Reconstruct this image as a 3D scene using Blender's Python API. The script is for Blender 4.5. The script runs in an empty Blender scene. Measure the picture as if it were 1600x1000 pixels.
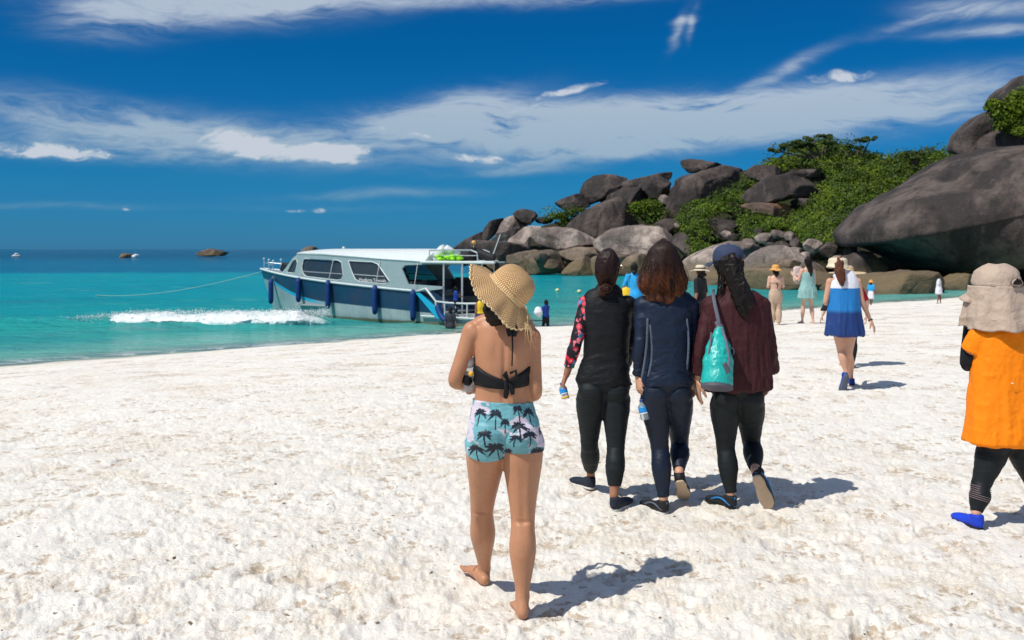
import bpy, bmesh, math, random
import numpy as np
from mathutils import Vector, Matrix, Quaternion
from math import sin, cos, pi, radians, sqrt, atan2
random.seed(7)
sc = bpy.context.scene
COL = sc.collection
F = 1556.0            # focal length in pixels of the 1600 px wide photograph (35 mm lens)
CAM = 1.65            # eye height above the upper beach
WZ = -1.50            # sea level

# ---------------------------------------------------------------- camera
cd = bpy.data.cameras.new('camera')
cam = bpy.data.objects.new('camera', cd)
COL.objects.link(cam)
cam.location = (0, 0, CAM)
cam.rotation_euler = (radians(90), 0, 0)
cd.lens = 35.01
cd.sensor_width = 36
cd.shift_y = -111 / 1600
cd.clip_start = 0.1
cd.clip_end = 60000
cd.dof.use_dof = True
cd.dof.focus_distance = 5.4
cd.dof.aperture_fstop = 5.6
sc.camera = cam

# ---------------------------------------------------------------- sun
SUN_DIR = Vector((-0.84, -0.54, 1.50)).normalized()      # towards the sun
sd = bpy.data.lights.new('sun', 'SUN')
sd.energy = 4.25
sd.angle = radians(0.53)
sd.color = (1.0, 0.955, 0.88)
sun = bpy.data.objects.new('sun', sd)
COL.objects.link(sun)
sun.rotation_euler = SUN_DIR.to_track_quat('Z', 'Y').to_euler()

# ---------------------------------------------------------------- exposure
sc.view_settings.view_transform = 'Standard'
sc.view_settings.look = 'None'
sc.view_settings.exposure = 0.0
sc.view_settings.gamma = 1.0
sc.view_settings.use_curve_mapping = False
sc.cycles.max_bounces = 6
sc.cycles.transparent_max_bounces = 12
sc.cycles.caustics_reflective = False
sc.cycles.caustics_refractive = False
try:
    sc.cycles.use_denoising = True
except Exception:
    pass


class NT:
    """small helper for node trees"""
    def __init__(self, tree):
        self.t = tree

    def n(self, kind, **kw):
        nd = self.t.nodes.new(kind)
        for k, v in kw.items():
            setattr(nd, k, v)
        return nd

    def put(self, sock, v):
        if v is None:
            return
        if isinstance(v, bpy.types.NodeSocket):
            self.t.links.new(v, sock)
        elif isinstance(v, (tuple, list)):
            if len(v) == 3 and sock.type == 'RGBA':
                v = (*v, 1)
            sock.default_value = v
        else:
            sock.default_value = v

    def m(self, op, a, b=None, c=None, clamp=False):
        nd = self.n('ShaderNodeMath', operation=op)
        nd.use_clamp = clamp
        self.put(nd.inputs[0], a)
        self.put(nd.inputs[1], b)
        self.put(nd.inputs[2], c)
        return nd.outputs[0]

    def vm(self, op, a, b=None, out=0):
        nd = self.n('ShaderNodeVectorMath', operation=op)
        self.put(nd.inputs[0], a)
        self.put(nd.inputs[1], b)
        return nd.outputs[out]

    def mix(self, f, a, b, blend='MIX'):
        nd = self.n('ShaderNodeMix', data_type='RGBA', blend_type=blend)
        self.put(nd.inputs[0], f)
        self.put(nd.inputs[6], a)
        self.put(nd.inputs[7], b)
        return nd.outputs[2]

    def ss(self, v, a, b, o0=0.0, o1=1.0):
        nd = self.n('ShaderNodeMapRange', interpolation_type='SMOOTHSTEP')
        self.put(nd.inputs[0], v)
        for i, x in ((1, a), (2, b), (3, o0), (4, o1)):
            self.put(nd.inputs[i], x)
        return nd.outputs[0]

    def noise(self, vec, scale, detail=4, rough=0.5, dist=0.0, out=0, dims='3D', w=None):
        nd = self.n('ShaderNodeTexNoise', noise_dimensions=dims)
        self.put(nd.inputs['Vector'], vec)
        nd.inputs['Scale'].default_value = scale
        nd.inputs['Detail'].default_value = detail
        nd.inputs['Roughness'].default_value = rough
        nd.inputs['Distortion'].default_value = dist
        if w is not None:
            nd.inputs['W'].default_value = w
        return nd.outputs[out]

    def vor(self, vec, scale, feature='F1', out=0, rnd=1.0):
        nd = self.n('ShaderNodeTexVoronoi', feature=feature)
        self.put(nd.inputs['Vector'], vec)
        nd.inputs['Scale'].default_value = scale
        nd.inputs['Randomness'].default_value = rnd
        return nd.outputs[out]

    def mapv(self, vec, scale=(1, 1, 1), loc=(0, 0, 0), rot=(0, 0, 0)):
        nd = self.n('ShaderNodeMapping')
        self.put(nd.inputs[0], vec)
        nd.inputs[1].default_value = loc
        nd.inputs[2].default_value = rot
        nd.inputs[3].default_value = scale
        return nd.outputs[0]

    def sep(self, vec):
        nd = self.n('ShaderNodeSeparateXYZ')
        self.put(nd.inputs[0], vec)
        return nd.outputs

    def comb(self, x, y, z=0.0):
        nd = self.n('ShaderNodeCombineXYZ')
        for i, v in enumerate((x, y, z)):
            self.put(nd.inputs[i], v)
        return nd.outputs[0]

    def ramp(self, f, stops, interp='LINEAR'):
        nd = self.n('ShaderNodeValToRGB')
        nd.color_ramp.interpolation = interp
        el = nd.color_ramp.elements
        while len(el) < len(stops):
            el.new(0.5)
        for e, (p, c) in zip(el, stops):
            e.position = p
            e.color = (*c, 1) if len(c) == 3 else c
        self.put(nd.inputs[0], f)
        return nd.outputs[0]

    def bump(self, h, strength=0.5, dist=0.01, normal=None):
        nd = self.n('ShaderNodeBump')
        nd.inputs['Strength'].default_value = strength
        nd.inputs['Distance'].default_value = dist
        self.put(nd.inputs['Height'], h)
        self.put(nd.inputs['Normal'], normal)
        return nd.outputs[0]


# ---------------------------------------------------------------- sky
world = bpy.data.worlds.new('World')
sc.world = world
world.use_nodes = True
W = NT(world.node_tree)
world.node_tree.nodes.clear()
sky = W.n('ShaderNodeTexSky', sky_type='NISHITA')
sky.sun_disc = False
sky.sun_elevation = math.asin(SUN_DIR.z)
sky.sun_rotation = atan2(SUN_DIR.x, SUN_DIR.y)
sky.air_density = 1.0
sky.dust_density = 0.2
sky.ozone_density = 3.0
tc = W.n('ShaderNodeTexCoord').outputs['Generated']
X, Y, Z = W.sep(tc)
az = W.m('ARCTAN2', X, Y)
el = W.m('ARCSINE', Z)
base = W.n('ShaderNodeMix', data_type='RGBA', blend_type='MULTIPLY')
base.inputs[0].default_value = 1.0
W.put(base.inputs[6], sky.outputs[0])
# polarised, saturated sky tint; raised overhead, out of view, to brighten shadow fill
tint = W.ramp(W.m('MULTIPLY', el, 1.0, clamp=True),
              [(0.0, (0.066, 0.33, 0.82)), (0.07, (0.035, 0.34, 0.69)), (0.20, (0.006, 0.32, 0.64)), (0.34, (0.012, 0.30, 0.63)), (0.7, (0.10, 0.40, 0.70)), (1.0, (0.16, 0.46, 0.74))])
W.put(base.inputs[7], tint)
skycol = base.outputs[2]
# clouds in angular space
nv = W.comb(az, el, 0.0)
warp = W.noise(W.mapv(nv, (5, 9, 1)), 1.0, 4, 0.6, out=1)
wv = W.vm('ADD', nv, W.vm('SCALE', W.vm('SUBTRACT', warp, (0.5, 0.5, 0.5)), None))
wv.node.inputs[1].links[0].from_node.inputs['Scale'].default_value = 0.065
fib = W.noise(W.mapv(wv, (9, 46, 1), rot=(0, 0, 0.03)), 1.0, 10, 0.66, 0.25)
puff = W.noise(W.mapv(wv, (34, 70, 1)), 1.0, 10, 0.64, 0.3)
wx, wy, _ = W.sep(W.vm('ADD', nv, W.vm('MULTIPLY', W.vm('SUBTRACT', warp, (0.5, 0.5, 0.5)), (0.07, 0.02, 0))))


def blob(px, py, rx, ry, ang, s, hard=0.0):
    a0 = math.atan((px - 800) / F)
    e0 = math.atan((389 - py) / F * cos(a0))
    rx, ry = rx / F, ry / F
    ca, sa = cos(radians(ang)), sin(radians(ang))
    dx = W.m('SUBTRACT', wx, a0)
    dy = W.m('SUBTRACT', wy, e0)
    u = W.m('MULTIPLY_ADD', dx, ca / rx, W.m('MULTIPLY', dy, sa / rx))
    v = W.m('MULTIPLY_ADD', dy, ca / ry, W.m('MULTIPLY', dx, -sa / ry))
    r2 = W.m('ADD', W.m('MULTIPLY', u, u), W.m('MULTIPLY', v, v))
    g = W.m('POWER', 2.71828, W.m('MULTIPLY', r2, -1.0))
    return W.m('MULTIPLY', g, s)


SOFT = [(340, 0, 190, 34, 4, 1.2), (190, 30, 80, 34, 10, .6), (700, -2, 330, 16, 2, .9), (190, 200, 250, 34, -6, .85), (420, 222, 190, 26, -5, .5), (120, 232, 160, 18, -2, .5),
        (860, 195, 290, 34, 3, 1.6), (1230, 182, 350, 34, 4, 1.5), (700, 178, 120, 34, 14, .7), (940, 238, 170, 16, 6, .75),
        (1210, 112, 90, 11, 24, .6), (1535, 12, 90, 15, -6, .9), (1560, 48, 90, 9, -4, .8), (1425, 34, 60, 9, 12, .55),
        (600, 303, 170, 9, 2, .42), (110, 322, 130, 6, 0, .38), (560, 325, 190, 7, 0, .22), (1058, 46, 30, 8, 58, .7), (1082, 36, 26, 6, 66, .6), (1072, 30, 22, 6, 10, .4),
        (1300, 150, 110, 16, 8, .35), (820, 268, 100, 7, 3, .4)]
HARD = [(60, 236, 95, 12, -2, 1.2), (440, 236, 130, 15, -6, 1.2), (372, 216, 48, 13, -12, .9), (530, 238, 50, 12, 4, .9),
        (745, 247, 48, 8, -2, 1.0), (895, 140, 55, 7, 14, .95), (1312, 118, 55, 10, 4, 1.0), (470, 328, 17, 3.5, 0, .9),
        (508, 327, 12, 4.5, 0, 1.0), (830, 170, 90, 9, 8, .5), (640, 210, 70, 12, -8, .6), (205, 328, 9, 3, 0, .6)]


def total(lst):
    t = None
    for b in lst:
        g = blob(*b)
        t = g if t is None else W.m('ADD', t, g)
    return t


softd = W.m('MULTIPLY', total(SOFT), W.m('MULTIPLY_ADD', W.m('SUBTRACT', fib, 0.5), 2.9, 0.75))
hardd = W.m('ADD', total(HARD), W.m('MULTIPLY', W.m('SUBTRACT', puff, 0.5), 3.4))
hardd = W.m('MULTIPLY', hardd, W.ss(total(HARD), 0.05, 0.55))
# unseen cloud outside the view, thickened to whiten the fill in shadows
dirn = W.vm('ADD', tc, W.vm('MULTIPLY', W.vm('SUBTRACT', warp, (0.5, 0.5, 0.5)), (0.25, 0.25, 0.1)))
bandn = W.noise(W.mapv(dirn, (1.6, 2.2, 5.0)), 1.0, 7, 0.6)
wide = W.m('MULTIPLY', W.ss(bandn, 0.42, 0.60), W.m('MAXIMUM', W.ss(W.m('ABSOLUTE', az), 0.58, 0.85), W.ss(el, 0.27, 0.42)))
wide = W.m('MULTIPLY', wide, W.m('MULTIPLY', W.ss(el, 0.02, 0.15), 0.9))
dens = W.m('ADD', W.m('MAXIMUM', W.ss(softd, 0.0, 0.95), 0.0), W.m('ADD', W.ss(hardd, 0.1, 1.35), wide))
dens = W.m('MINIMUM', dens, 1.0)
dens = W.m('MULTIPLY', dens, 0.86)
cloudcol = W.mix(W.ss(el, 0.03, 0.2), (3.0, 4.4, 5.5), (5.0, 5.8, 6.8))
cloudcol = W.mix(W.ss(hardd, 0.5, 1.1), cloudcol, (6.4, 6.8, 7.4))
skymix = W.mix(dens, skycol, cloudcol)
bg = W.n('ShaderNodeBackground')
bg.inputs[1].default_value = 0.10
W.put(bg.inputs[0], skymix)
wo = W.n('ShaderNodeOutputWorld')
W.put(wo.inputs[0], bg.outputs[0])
world.cycles.sampling_method = 'MANUAL'
world.cycles.sample_map_resolution = 512


# ---------------------------------------------------------------- helpers
def tag(o, label=None, cat=None, group=None, kind=None):
    if label:
        o['label'] = label
    if cat:
        o['category'] = cat
    if group:
        o['group'] = group
    if kind:
        o['kind'] = kind
    return o


def empty(name, loc, label, cat, group=None):
    o = bpy.data.objects.new(name, None)
    o.empty_display_size = 0.2
    COL.objects.link(o)
    o.location = loc
    return tag(o, label, cat, group)


def mesh_obj(name, verts, faces, mat=None, parent=None, smooth=True, label=None):
    me = bpy.data.meshes.new(name)
    if isinstance(verts, np.ndarray) and isinstance(faces, np.ndarray):
        nv_, nf, k = len(verts), len(faces), faces.shape[1]
        me.vertices.add(nv_)
        me.vertices.foreach_set('co', verts.astype(np.float32).ravel())
        me.loops.add(nf * k)
        me.loops.foreach_set('vertex_index', faces.astype(np.int32).ravel())
        me.polygons.add(nf)
        me.polygons.foreach_set('loop_start', np.arange(0, nf * k, k, dtype=np.int32))
        me.update(calc_edges=True)
        me.validate()
    else:
        me.from_pydata([tuple(v) for v in verts], [], [tuple(f) for f in faces])
        me.update()
    if smooth:
        me.polygons.foreach_set('use_smooth', [True] * len(me.polygons))
    o = bpy.data.objects.new(name, me)
    COL.objects.link(o)
    if mat:
        me.materials.append(mat)
    if parent:
        o.parent = parent
        # keep world placement: data is written in world coordinates relative to the parent's origin
        o.matrix_parent_inverse = Matrix.Translation(-parent.location)
    if label:
        o['label'] = label
    return o


def P(px, py, d):
    """a point of the place, seen from the eye at pixel (px, py), d metres away"""
    return Vector(((px - 800) * d / F, d, CAM - (py - 389) * d / F))


def ground_z(x, y):
    s = -0.654 * x + 0.757 * y
    t = np.maximum(s - 6.0, 0) / 23.5
    return WZ * t ** 1.6


def ground_hit(px, py):
    d = 1.5
    while d < 120:
        p = P(px, py, d)
        if p.z <= ground_z(p.x, p.y):
            return d
        d += 0.01
    return d


# numpy noise
def _h(ix, iy, iz, seed):
    n = (ix * 374761393 + iy * 668265263 + iz * 1440662683 + seed * 362437) & 0xFFFFFFFF
    n = ((n ^ (n >> 13)) * 1274126177) & 0xFFFFFFFF
    n = n ^ (n >> 16)
    return (n & 0xFFFF) / 65535.0 * 2 - 1


def vnoise(p, seed=0):
    p = np.asarray(p, dtype=np.float64)
    i = np.floor(p).astype(np.int64)
    f = p - i
    f = f * f * f * (f * (f * 6 - 15) + 10)
    out = 0
    for dx in (0, 1):
        wx_ = f[:, 0] if dx else 1 - f[:, 0]
        for dy in (0, 1):
            wy_ = f[:, 1] if dy else 1 - f[:, 1]
            for dz in (0, 1):
                wz_ = f[:, 2] if dz else 1 - f[:, 2]
                out = out + wx_ * wy_ * wz_ * _h(i[:, 0] + dx, i[:, 1] + dy, i[:, 2] + dz, seed)
    return out


def fbm(p, oct=4, seed=0, gain=0.5, ridge=False):
    a, s, out = 1.0, 1.0, 0.0
    for k in range(oct):
        v = vnoise(p * s, seed + k * 17)
        if ridge:
            v = 1 - 2 * np.abs(v)
        out = out + a * v
        a *= gain
        s *= 2.03
    return out


# materials
MATS = {}


def mat(name, color=(0.5, 0.5, 0.5), rough=0.6, metal=0.0, spec=0.5, build=None, **kw):
    if name in MATS:
        return MATS[name]
    m = bpy.data.materials.new(name)
    m.use_nodes = True
    n = NT(m.node_tree)
    b = m.node_tree.nodes['Principled BSDF']
    b.inputs['Base Color'].default_value = (*color, 1)
    b.inputs['Roughness'].default_value = rough
    b.inputs['Metallic'].default_value = metal
    b.inputs['Specular IOR Level'].default_value = spec
    for k, v in kw.items():
        b.inputs[k.replace('_', ' ')].default_value = v
    if build:
        build(n, b)
    MATS[name] = m
    return m


def obj_co(n):
    return n.n('ShaderNodeTexCoord').outputs['Object']


def world_co(n):
    return n.n('ShaderNodeNewGeometry').outputs['Position']


def cloth_mat(name, color, rough=0.75, var=0.25, wr=0.35, scale=14, weave=True, sheen=0.0, spec=0.3, stretch=(1, 1, 1)):
    def b_(n, b):
        co = obj_co(n)
        f = n.noise(co, 5, 4, 0.6)
        c = n.mix(f, tuple(x * (1 - var) for x in color), tuple(min(1, x * (1 + var)) for x in color))
        n.put(b.inputs['Base Color'], c)
        w = n.noise(n.mapv(co, stretch), scale, 4, 0.55, 0.9)
        nm = n.bump(w, wr, 0.02)
        if weave:
            k = n.noise(co, 900, 1, 0.5)
            nm = n.bump(k, 0.25, 0.001, nm)
        n.put(b.inputs['Normal'], nm)
        b.inputs['Sheen Weight'].default_value = sheen
    return mat(name, color, rough, spec=spec, build=b_)
# ================================================================ beach sand
def sand_build(n, b):
    co = world_co(n)
    x, y, z = n.sep(co)
    big = n.noise(co, 0.6, 4, 0.6)
    mid = n.noise(co, 4.5, 5, 0.62, 0.5)
    fine = n.noise(co, 34, 5, 0.7)
    grain = n.noise(co, 420, 2, 0.6)
    c = n.mix(n.ss(big, 0.35, 0.65), (0.815, 0.775, 0.69), (0.85, 0.82, 0.755))
    # damp crusty tan crumbs; in the hollows darker, painting the shade of small dents too
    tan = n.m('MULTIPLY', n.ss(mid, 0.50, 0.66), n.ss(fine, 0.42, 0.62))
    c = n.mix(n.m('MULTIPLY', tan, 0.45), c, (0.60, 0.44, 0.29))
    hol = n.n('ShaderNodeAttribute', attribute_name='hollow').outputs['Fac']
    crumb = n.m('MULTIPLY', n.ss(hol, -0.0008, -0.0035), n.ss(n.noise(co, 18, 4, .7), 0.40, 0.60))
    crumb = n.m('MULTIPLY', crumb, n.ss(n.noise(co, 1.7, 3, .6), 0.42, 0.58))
    c = n.mix(n.m('MULTIPLY', crumb, 0.8), c, (0.40, 0.29, 0.18))  # brown crumbs, darkened to paint in the shade of the dents
    cru = n.n('ShaderNodeAttribute', attribute_name='crumbs').outputs['Fac']
    k2 = n.m('MULTIPLY', n.ss(cru, .1, .8), n.ss(n.noise(co, 60, 4, .7), .36, .62))
    c = n.mix(n.m('MULTIPLY', k2, 0.5), c, (0.60, 0.48, 0.33))
    grey = n.m('MULTIPLY', n.ss(n.noise(co, 2.3, 4, 0.6, 0.4), 0.54, 0.70), 0.30)
    c = n.mix(grey, c, (0.66, 0.65, 0.65))
    speck = n.ss(n.vor(co, 42), 0.17, 0.08)
    speck = n.m('MULTIPLY', speck, n.ss(n.noise(co, 7, 3, 0.6), 0.50, 0.62))
    c = n.mix(n.m('MULTIPLY', speck, 0.85), c, (0.22, 0.16, 0.11))
    c = n.mix(n.ss(grain, 0.35, 0.75, 0, 0.25), c, (0.62, 0.52, 0.42))
    s = n.m('ADD', n.m('MULTIPLY', x, -0.654), n.m('MULTIPLY', y, 0.757))
    sw = n.m('ADD', s, n.m('MULTIPLY', n.m('SUBTRACT', n.noise(co, 0.35, 3, 0.5), 0.5), 1.2))
    wet = n.ss(sw, 27.6, 28.5)
    c = n.mix(wet, c, (0.66, 0.61, 0.52))
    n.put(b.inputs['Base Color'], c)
    n.put(b.inputs['Roughness'], n.ss(wet, 0, 1, 0.95, 0.55))
    h = n.m('ADD', n.m('MULTIPLY', fine, 0.6), n.m('MULTIPLY', mid, 1.0))
    far = n.ss(y, 9, 30, 0.0, 1.0)
    h = n.m('ADD', h, n.m('MULTIPLY', far, n.m('MULTIPLY', n.noise(co, 3.0, 4, 0.7), 4.0)))
    nm = n.bump(h, 0.9, 0.026)
    nm = n.bump(grain, 0.5, 0.0025, nm)
    n.put(b.inputs['Normal'], nm)


SAND = mat('sand', (0.7, 0.65, 0.57), 0.95, spec=0.2, build=sand_build)
rng = np.random.default_rng(5)


def fan(r0, r1, nr, fine_n, coarse_n, half=0.66):
    r = r0 * (r1 / r0) ** np.linspace(0, 1, nr)
    a1 = np.linspace(-half, half, fine_n)
    a2 = np.linspace(half, 2 * pi - half, coarse_n + 2)[1:-1]
    a = np.concatenate([a1, a2])
    return r, a


def fan_faces(nr, na):
    i = np.arange(nr - 1)[:, None]
    j = np.arange(na)[None, :]
    j2 = (j + 1) % na
    f = np.stack([i * na + j, i * na + j2, (i + 1) * na + j2, (i + 1) * na + j], -1).reshape(-1, 4)
    return f[:, ::-1]


r, a = fan(1.2, 140.0, 760, 1000, 90)
R_, A_ = np.meshgrid(r, a, indexing='ij')
GX = R_ * np.sin(A_)
GY = R_ * np.cos(A_)
GZ = ground_z(GX, GY).astype(np.float64)
p3 = np.stack([GX.ravel(), GY.ravel(), np.zeros(GX.size)], 1)
S_ = -0.654 * GX + 0.757 * GY
fade = np.clip((28.6 - S_) / 2.0, 0, 1)
detail = np.clip((34 - R_) / 12.0, 0.15, 1)
hh = 0.028 * fbm(p3 * 0.55, 2, 3).reshape(GX.shape)
lump = fbm(p3 * 2.6, 3, 11, 0.55).reshape(GX.shape)
hh += 0.0036 * lump
hh += 0.0030 * fbm(p3 * 9.0, 3, 31, 0.6, ridge=True).reshape(GX.shape) * detail
hh += 0.0020 * fbm(p3 * 33.0, 2, 53, 0.6).reshape(GX.shape) * np.clip((16 - R_) / 8.0, 0, 1)
# footprints: dents with a pushed-up rim, thousands of them, of all ages
na, nr = len(a), len(r)
NFP = 15000
fr = np.exp(rng.uniform(np.log(2.4), np.log(34), NFP))
fr[4200:] = np.exp(rng.uniform(np.log(2.4), np.log(16), NFP - 4200))
fa = rng.uniform(-0.62, 0.62, NFP)
fx, fy = fr * np.sin(fa), fr * np.cos(fa)
lr0, dlr = np.log(r[0]), np.log(r[1] / r[0])
for k in range(NFP):
    small = k > 4200
    L = rng.uniform(0.018, 0.055) if small else rng.uniform(0.07, 0.15)
    Wd = L * rng.uniform(0.35, 0.75)
    th = rng.normal(0.5, 0.7)
    dep = rng.uniform(0.003, 0.012) if small else rng.uniform(0.003, 0.012)
    ext = 2.2 * L
    i0 = int((np.log(max(fr[k] - ext, 1.25)) - lr0) / dlr)
    i1 = int((np.log(fr[k] + ext) - lr0) / dlr) + 2
    da = ext / fr[k]
    j0 = int(np.searchsorted(a[:1000], fa[k] - da))
    j1 = int(np.searchsorted(a[:1000], fa[k] + da))
    if i1 <= i0 + 1 or j1 <= j0 + 1:
        continue
    sl = (slice(i0, i1), slice(j0, j1))
    dx, dy = GX[sl] - fx[k], GY[sl] - fy[k]
    u = (dx * cos(th) + dy * sin(th)) / L
    v = (-dx * sin(th) + dy * cos(th)) / Wd
    q = np.sqrt(u * u + v * v) + 0.22 * lump[sl]
    hh[sl] += dep * (-np.exp(-(np.maximum(q, 0) / 0.85) ** 8.0) + 0.30 * np.exp(-((q - 1.4) / 0.35) ** 2))
from_lump = fbm(p3 * np.array([8.5, 13.0, 1]) + 0.6 * fbm(p3 * 4.0, 2, 91)[:, None], 4, 61, 0.62, ridge=True).reshape(GX.shape)
hh += 0.0034 * np.tanh(from_lump * 1.6) * detail
crumbs = np.clip((fbm(p3 * np.array([1.3, 1.9, 1]) + 7, 3, 71, 0.6).reshape(GX.shape) - 0.10) * 3.2, 0, 1)
crumbs *= np.clip((fbm(p3 * 7.0, 2, 73, 0.6).reshape(GX.shape) + 0.15) * 2.0, 0, 1)
hh += 0.0055 * crumbs * fbm(p3 * 38.0, 2, 75, 0.6, ridge=True).reshape(GX.shape) * np.clip((20 - R_) / 8.0, 0, 1)
GZ += hh * fade
GZ += 0.06 * fbm(p3 * np.array([.28, .28, 1]) + 3, 3, 81, 0.55).reshape(GX.shape) * np.exp(-((S_ - 29) / 3.0) ** 2)
GRID = (lr0, dlr, a[:1000].copy(), GZ)


def sand_z(x, y):
    """height of the churned sand at a point in view"""
    rr, aa = sqrt(x * x + y * y), atan2(x, y)
    i = int(round((np.log(rr) - lr0) / dlr))
    j = int(np.searchsorted(GRID[2], aa))
    return float(GZ[i, min(j, 999)])


verts = np.stack([GX.ravel(), GY.ravel(), GZ.ravel()], 1)
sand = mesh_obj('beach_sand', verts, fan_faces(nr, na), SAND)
tag(sand, kind='structure')
hl_ = hh - 0.25 * (np.roll(hh, 6, 0) + np.roll(hh, -6, 0) + np.roll(hh, 9, 1) + np.roll(hh, -9, 1))
at_ = sand.data.attributes.new('hollow', 'FLOAT', 'POINT')
at_.data.foreach_set('value', hl_.astype(np.float32).ravel())
at_ = sand.data.attributes.new('crumbs', 'FLOAT', 'POINT')
at_.data.foreach_set('value', crumbs.astype(np.float32).ravel())
cap_i = [(1.2 * sin(t), 1.2 * cos(t), 0.0) for t in np.linspace(0, 2 * pi, 24, endpoint=False)]
cap = mesh_obj('sand_underfoot', [(0, 0, -0.02)] + [(x * 1.03, y * 1.03, -0.02) for x, y, z in cap_i],
               [(0, (k + 1) % 24 + 1, k + 1)[::-1] for k in range(24)], SAND)
tag(cap, kind='structure')

# ================================================================ sea
def sea_build(n, b):
    co = world_co(n)
    x, y, z = n.sep(co)
    s = n.m('ADD', n.m('MULTIPLY', x, -0.654), n.m('MULTIPLY', y, 0.757))
    wob = n.noise(n.mapv(co, (0.02, 0.06, 0.05)), 1.0, 4, 0.6)
    wob2 = n.noise(n.mapv(co, (0.12, 0.35, 0.3)), 1.0, 4, 0.6)
    ss_ = n.m('ADD', s, n.m('MULTIPLY', n.m('SUBTRACT', wob2, 0.5), 6))
    # shallow to mid: the seabed's own colour through ever deeper water
    c = n.ramp(n.m('DIVIDE', n.m('SUBTRACT', ss_, 29.0), 40.0, clamp=True),
               [(0.0, (0.34, 0.52, 0.43)), (0.08, (0.17, 0.44, 0.37)), (0.2, (0.045, 0.36, 0.33)), (0.5, (0.008, 0.315, 0.325)), (1.0, (0.001, 0.295, 0.345))])
    yy = n.m('ADD', y, n.m('MULTIPLY', n.m('SUBTRACT', wob, 0.5), 34))
    deep = n.ss(yy, 118, 142)
    deep2 = n.ss(yy, 150, 420)
    c = n.mix(deep, c, (0.003, 0.115, 0.24))
    c = n.mix(deep2, c, (0.003, 0.042, 0.12))
    patch = n.ss(n.noise(n.mapv(co, (0.05, 0.16, 0.1)), 1.0, 5, 0.65, 0.5), 0.5, 0.7)
    c = n.mix(n.m('MULTIPLY', patch, 0.5), c, (0.004, 0.17, 0.23))
    rip = n.noise(n.mapv(co, (0.9, 3.2, 1), rot=(0, 0, 0.2)), 1.0, 5, 0.65, 0.5)
    c = n.mix(n.ss(rip, 0.50, 0.66, 0, 0.45), c, (0.004, 0.20, 0.24))
    streak = n.noise(n.mapv(co, (0.35, 1.7, 1), rot=(0, 0, 0.25)), 1.0, 5, 0.6, 0.4)
    c = n.mix(n.ss(streak, 0.5, 0.75, 0, 0.30), c, (0.05, 0.50, 0.50))
    foam = n.m('MULTIPLY', n.ss(n.noise(co, 1.1, 6, 0.7, 0.6), 0.44, 0.56), n.m('MULTIPLY', n.ss(s, 29.2, 29.6), n.ss(s, 30.9, 29.9)))
    edge = n.m('MULTIPLY', n.ss(n.noise(co, 0.9, 4, 0.6, 0.4), 0.40, 0.52), n.m('MULTIPLY', n.ss(s, 27.9, 28.6), n.ss(s, 29.5, 28.9)))
    fo = n.m('MAXIMUM', n.m('MULTIPLY', foam, 0.7), n.m('MULTIPLY', edge, 0.6))
    c = n.mix(fo, c, (0.8, 0.84, 0.82))
    n.put(b.inputs['Base Color'], c)
    w1 = n.noise(n.mapv(co, (0.55, 1.5, 1), rot=(0, 0, 0.35)), 1.0, 4, 0.6, 0.3)
    w2 = n.noise(n.mapv(co, (2.4, 5.0, 1), rot=(0, 0, -0.2)), 1.0, 5, 0.65, 0.2)
    h = n.m('ADD', n.m('MULTIPLY', w1, 1.0), n.m('MULTIPLY', w2, 0.35))
    n.put(b.inputs['Normal'], n.bump(h, 1.0, 0.55))
    b.inputs['IOR'].default_value = 1.33
    n.put(b.inputs['Alpha'], n.m('MAXIMUM', n.ss(ss_, 27.0, 33.0, 0.10, 1.0), fo))


SEA = mat('sea_water', (0.02, 0.3, 0.35), 0.12, spec=0.012, build=sea_build)
r, a = fan(22.0, 30000.0, 420, 420, 60, 0.75)
R_, A_ = np.meshgrid(r, a, indexing='ij')
X_, Y_ = R_ * np.sin(A_), R_ * np.cos(A_)
S_ = -0.654 * X_ + 0.757 * Y_
T_ = 0.757 * X_ + 0.654 * Y_
amp = np.clip((S_ - 28) / 10, 0, 1) * np.clip((400 - R_) / 300, 0, 1)
q3 = np.stack([S_.ravel() * 0.30, T_.ravel() * 0.07, np.zeros(S_.size)], 1)
ZZ = WZ + amp * 0.10 * fbm(q3, 3, 77).reshape(S_.shape)
# one swell rising just behind the breaker
swell = np.exp(-((Y_ - 42.3 - 0.10 * (X_ + 13) + 0.2 * np.sin(X_ * .6)) / 1.3) ** 2) * np.clip((X_ + 34) / 9, 0, 1) * np.clip((-8.5 - X_) / 2.0, 0, 1)
ZZ = ZZ + 0.36 * swell
keep = S_ > 26.0
f = fan_faces(len(r), len(a))
f = f[keep.ravel()[f].any(1)]
sea = mesh_obj('sea', np.stack([X_.ravel(), Y_.ravel(), ZZ.ravel()], 1), f, SEA)
tag(sea, kind='structure')

# breaking wave: rolled crest of foam lumps on the swell
def foam_build(n, b):
    co = world_co(n)
    x, y, z = n.sep(co)
    c = n.mix(n.ss(n.noise(co, 3.2, 5, 0.65), 0.45, 0.7), (0.84, 0.87, 0.86), (0.66, 0.78, 0.77))
    c = n.mix(n.m('MULTIPLY', n.ss(z, WZ + .22, WZ + .02), n.ss(n.noise(co, 2.5, 4, .6), .35, .6)), c, (.12, .48, .44))
    n.put(b.inputs['Base Color'], c)
    n.put(b.inputs['Normal'], n.bump(n.noise(co, 9, 5, 0.7), 0.8, 0.08))


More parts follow.
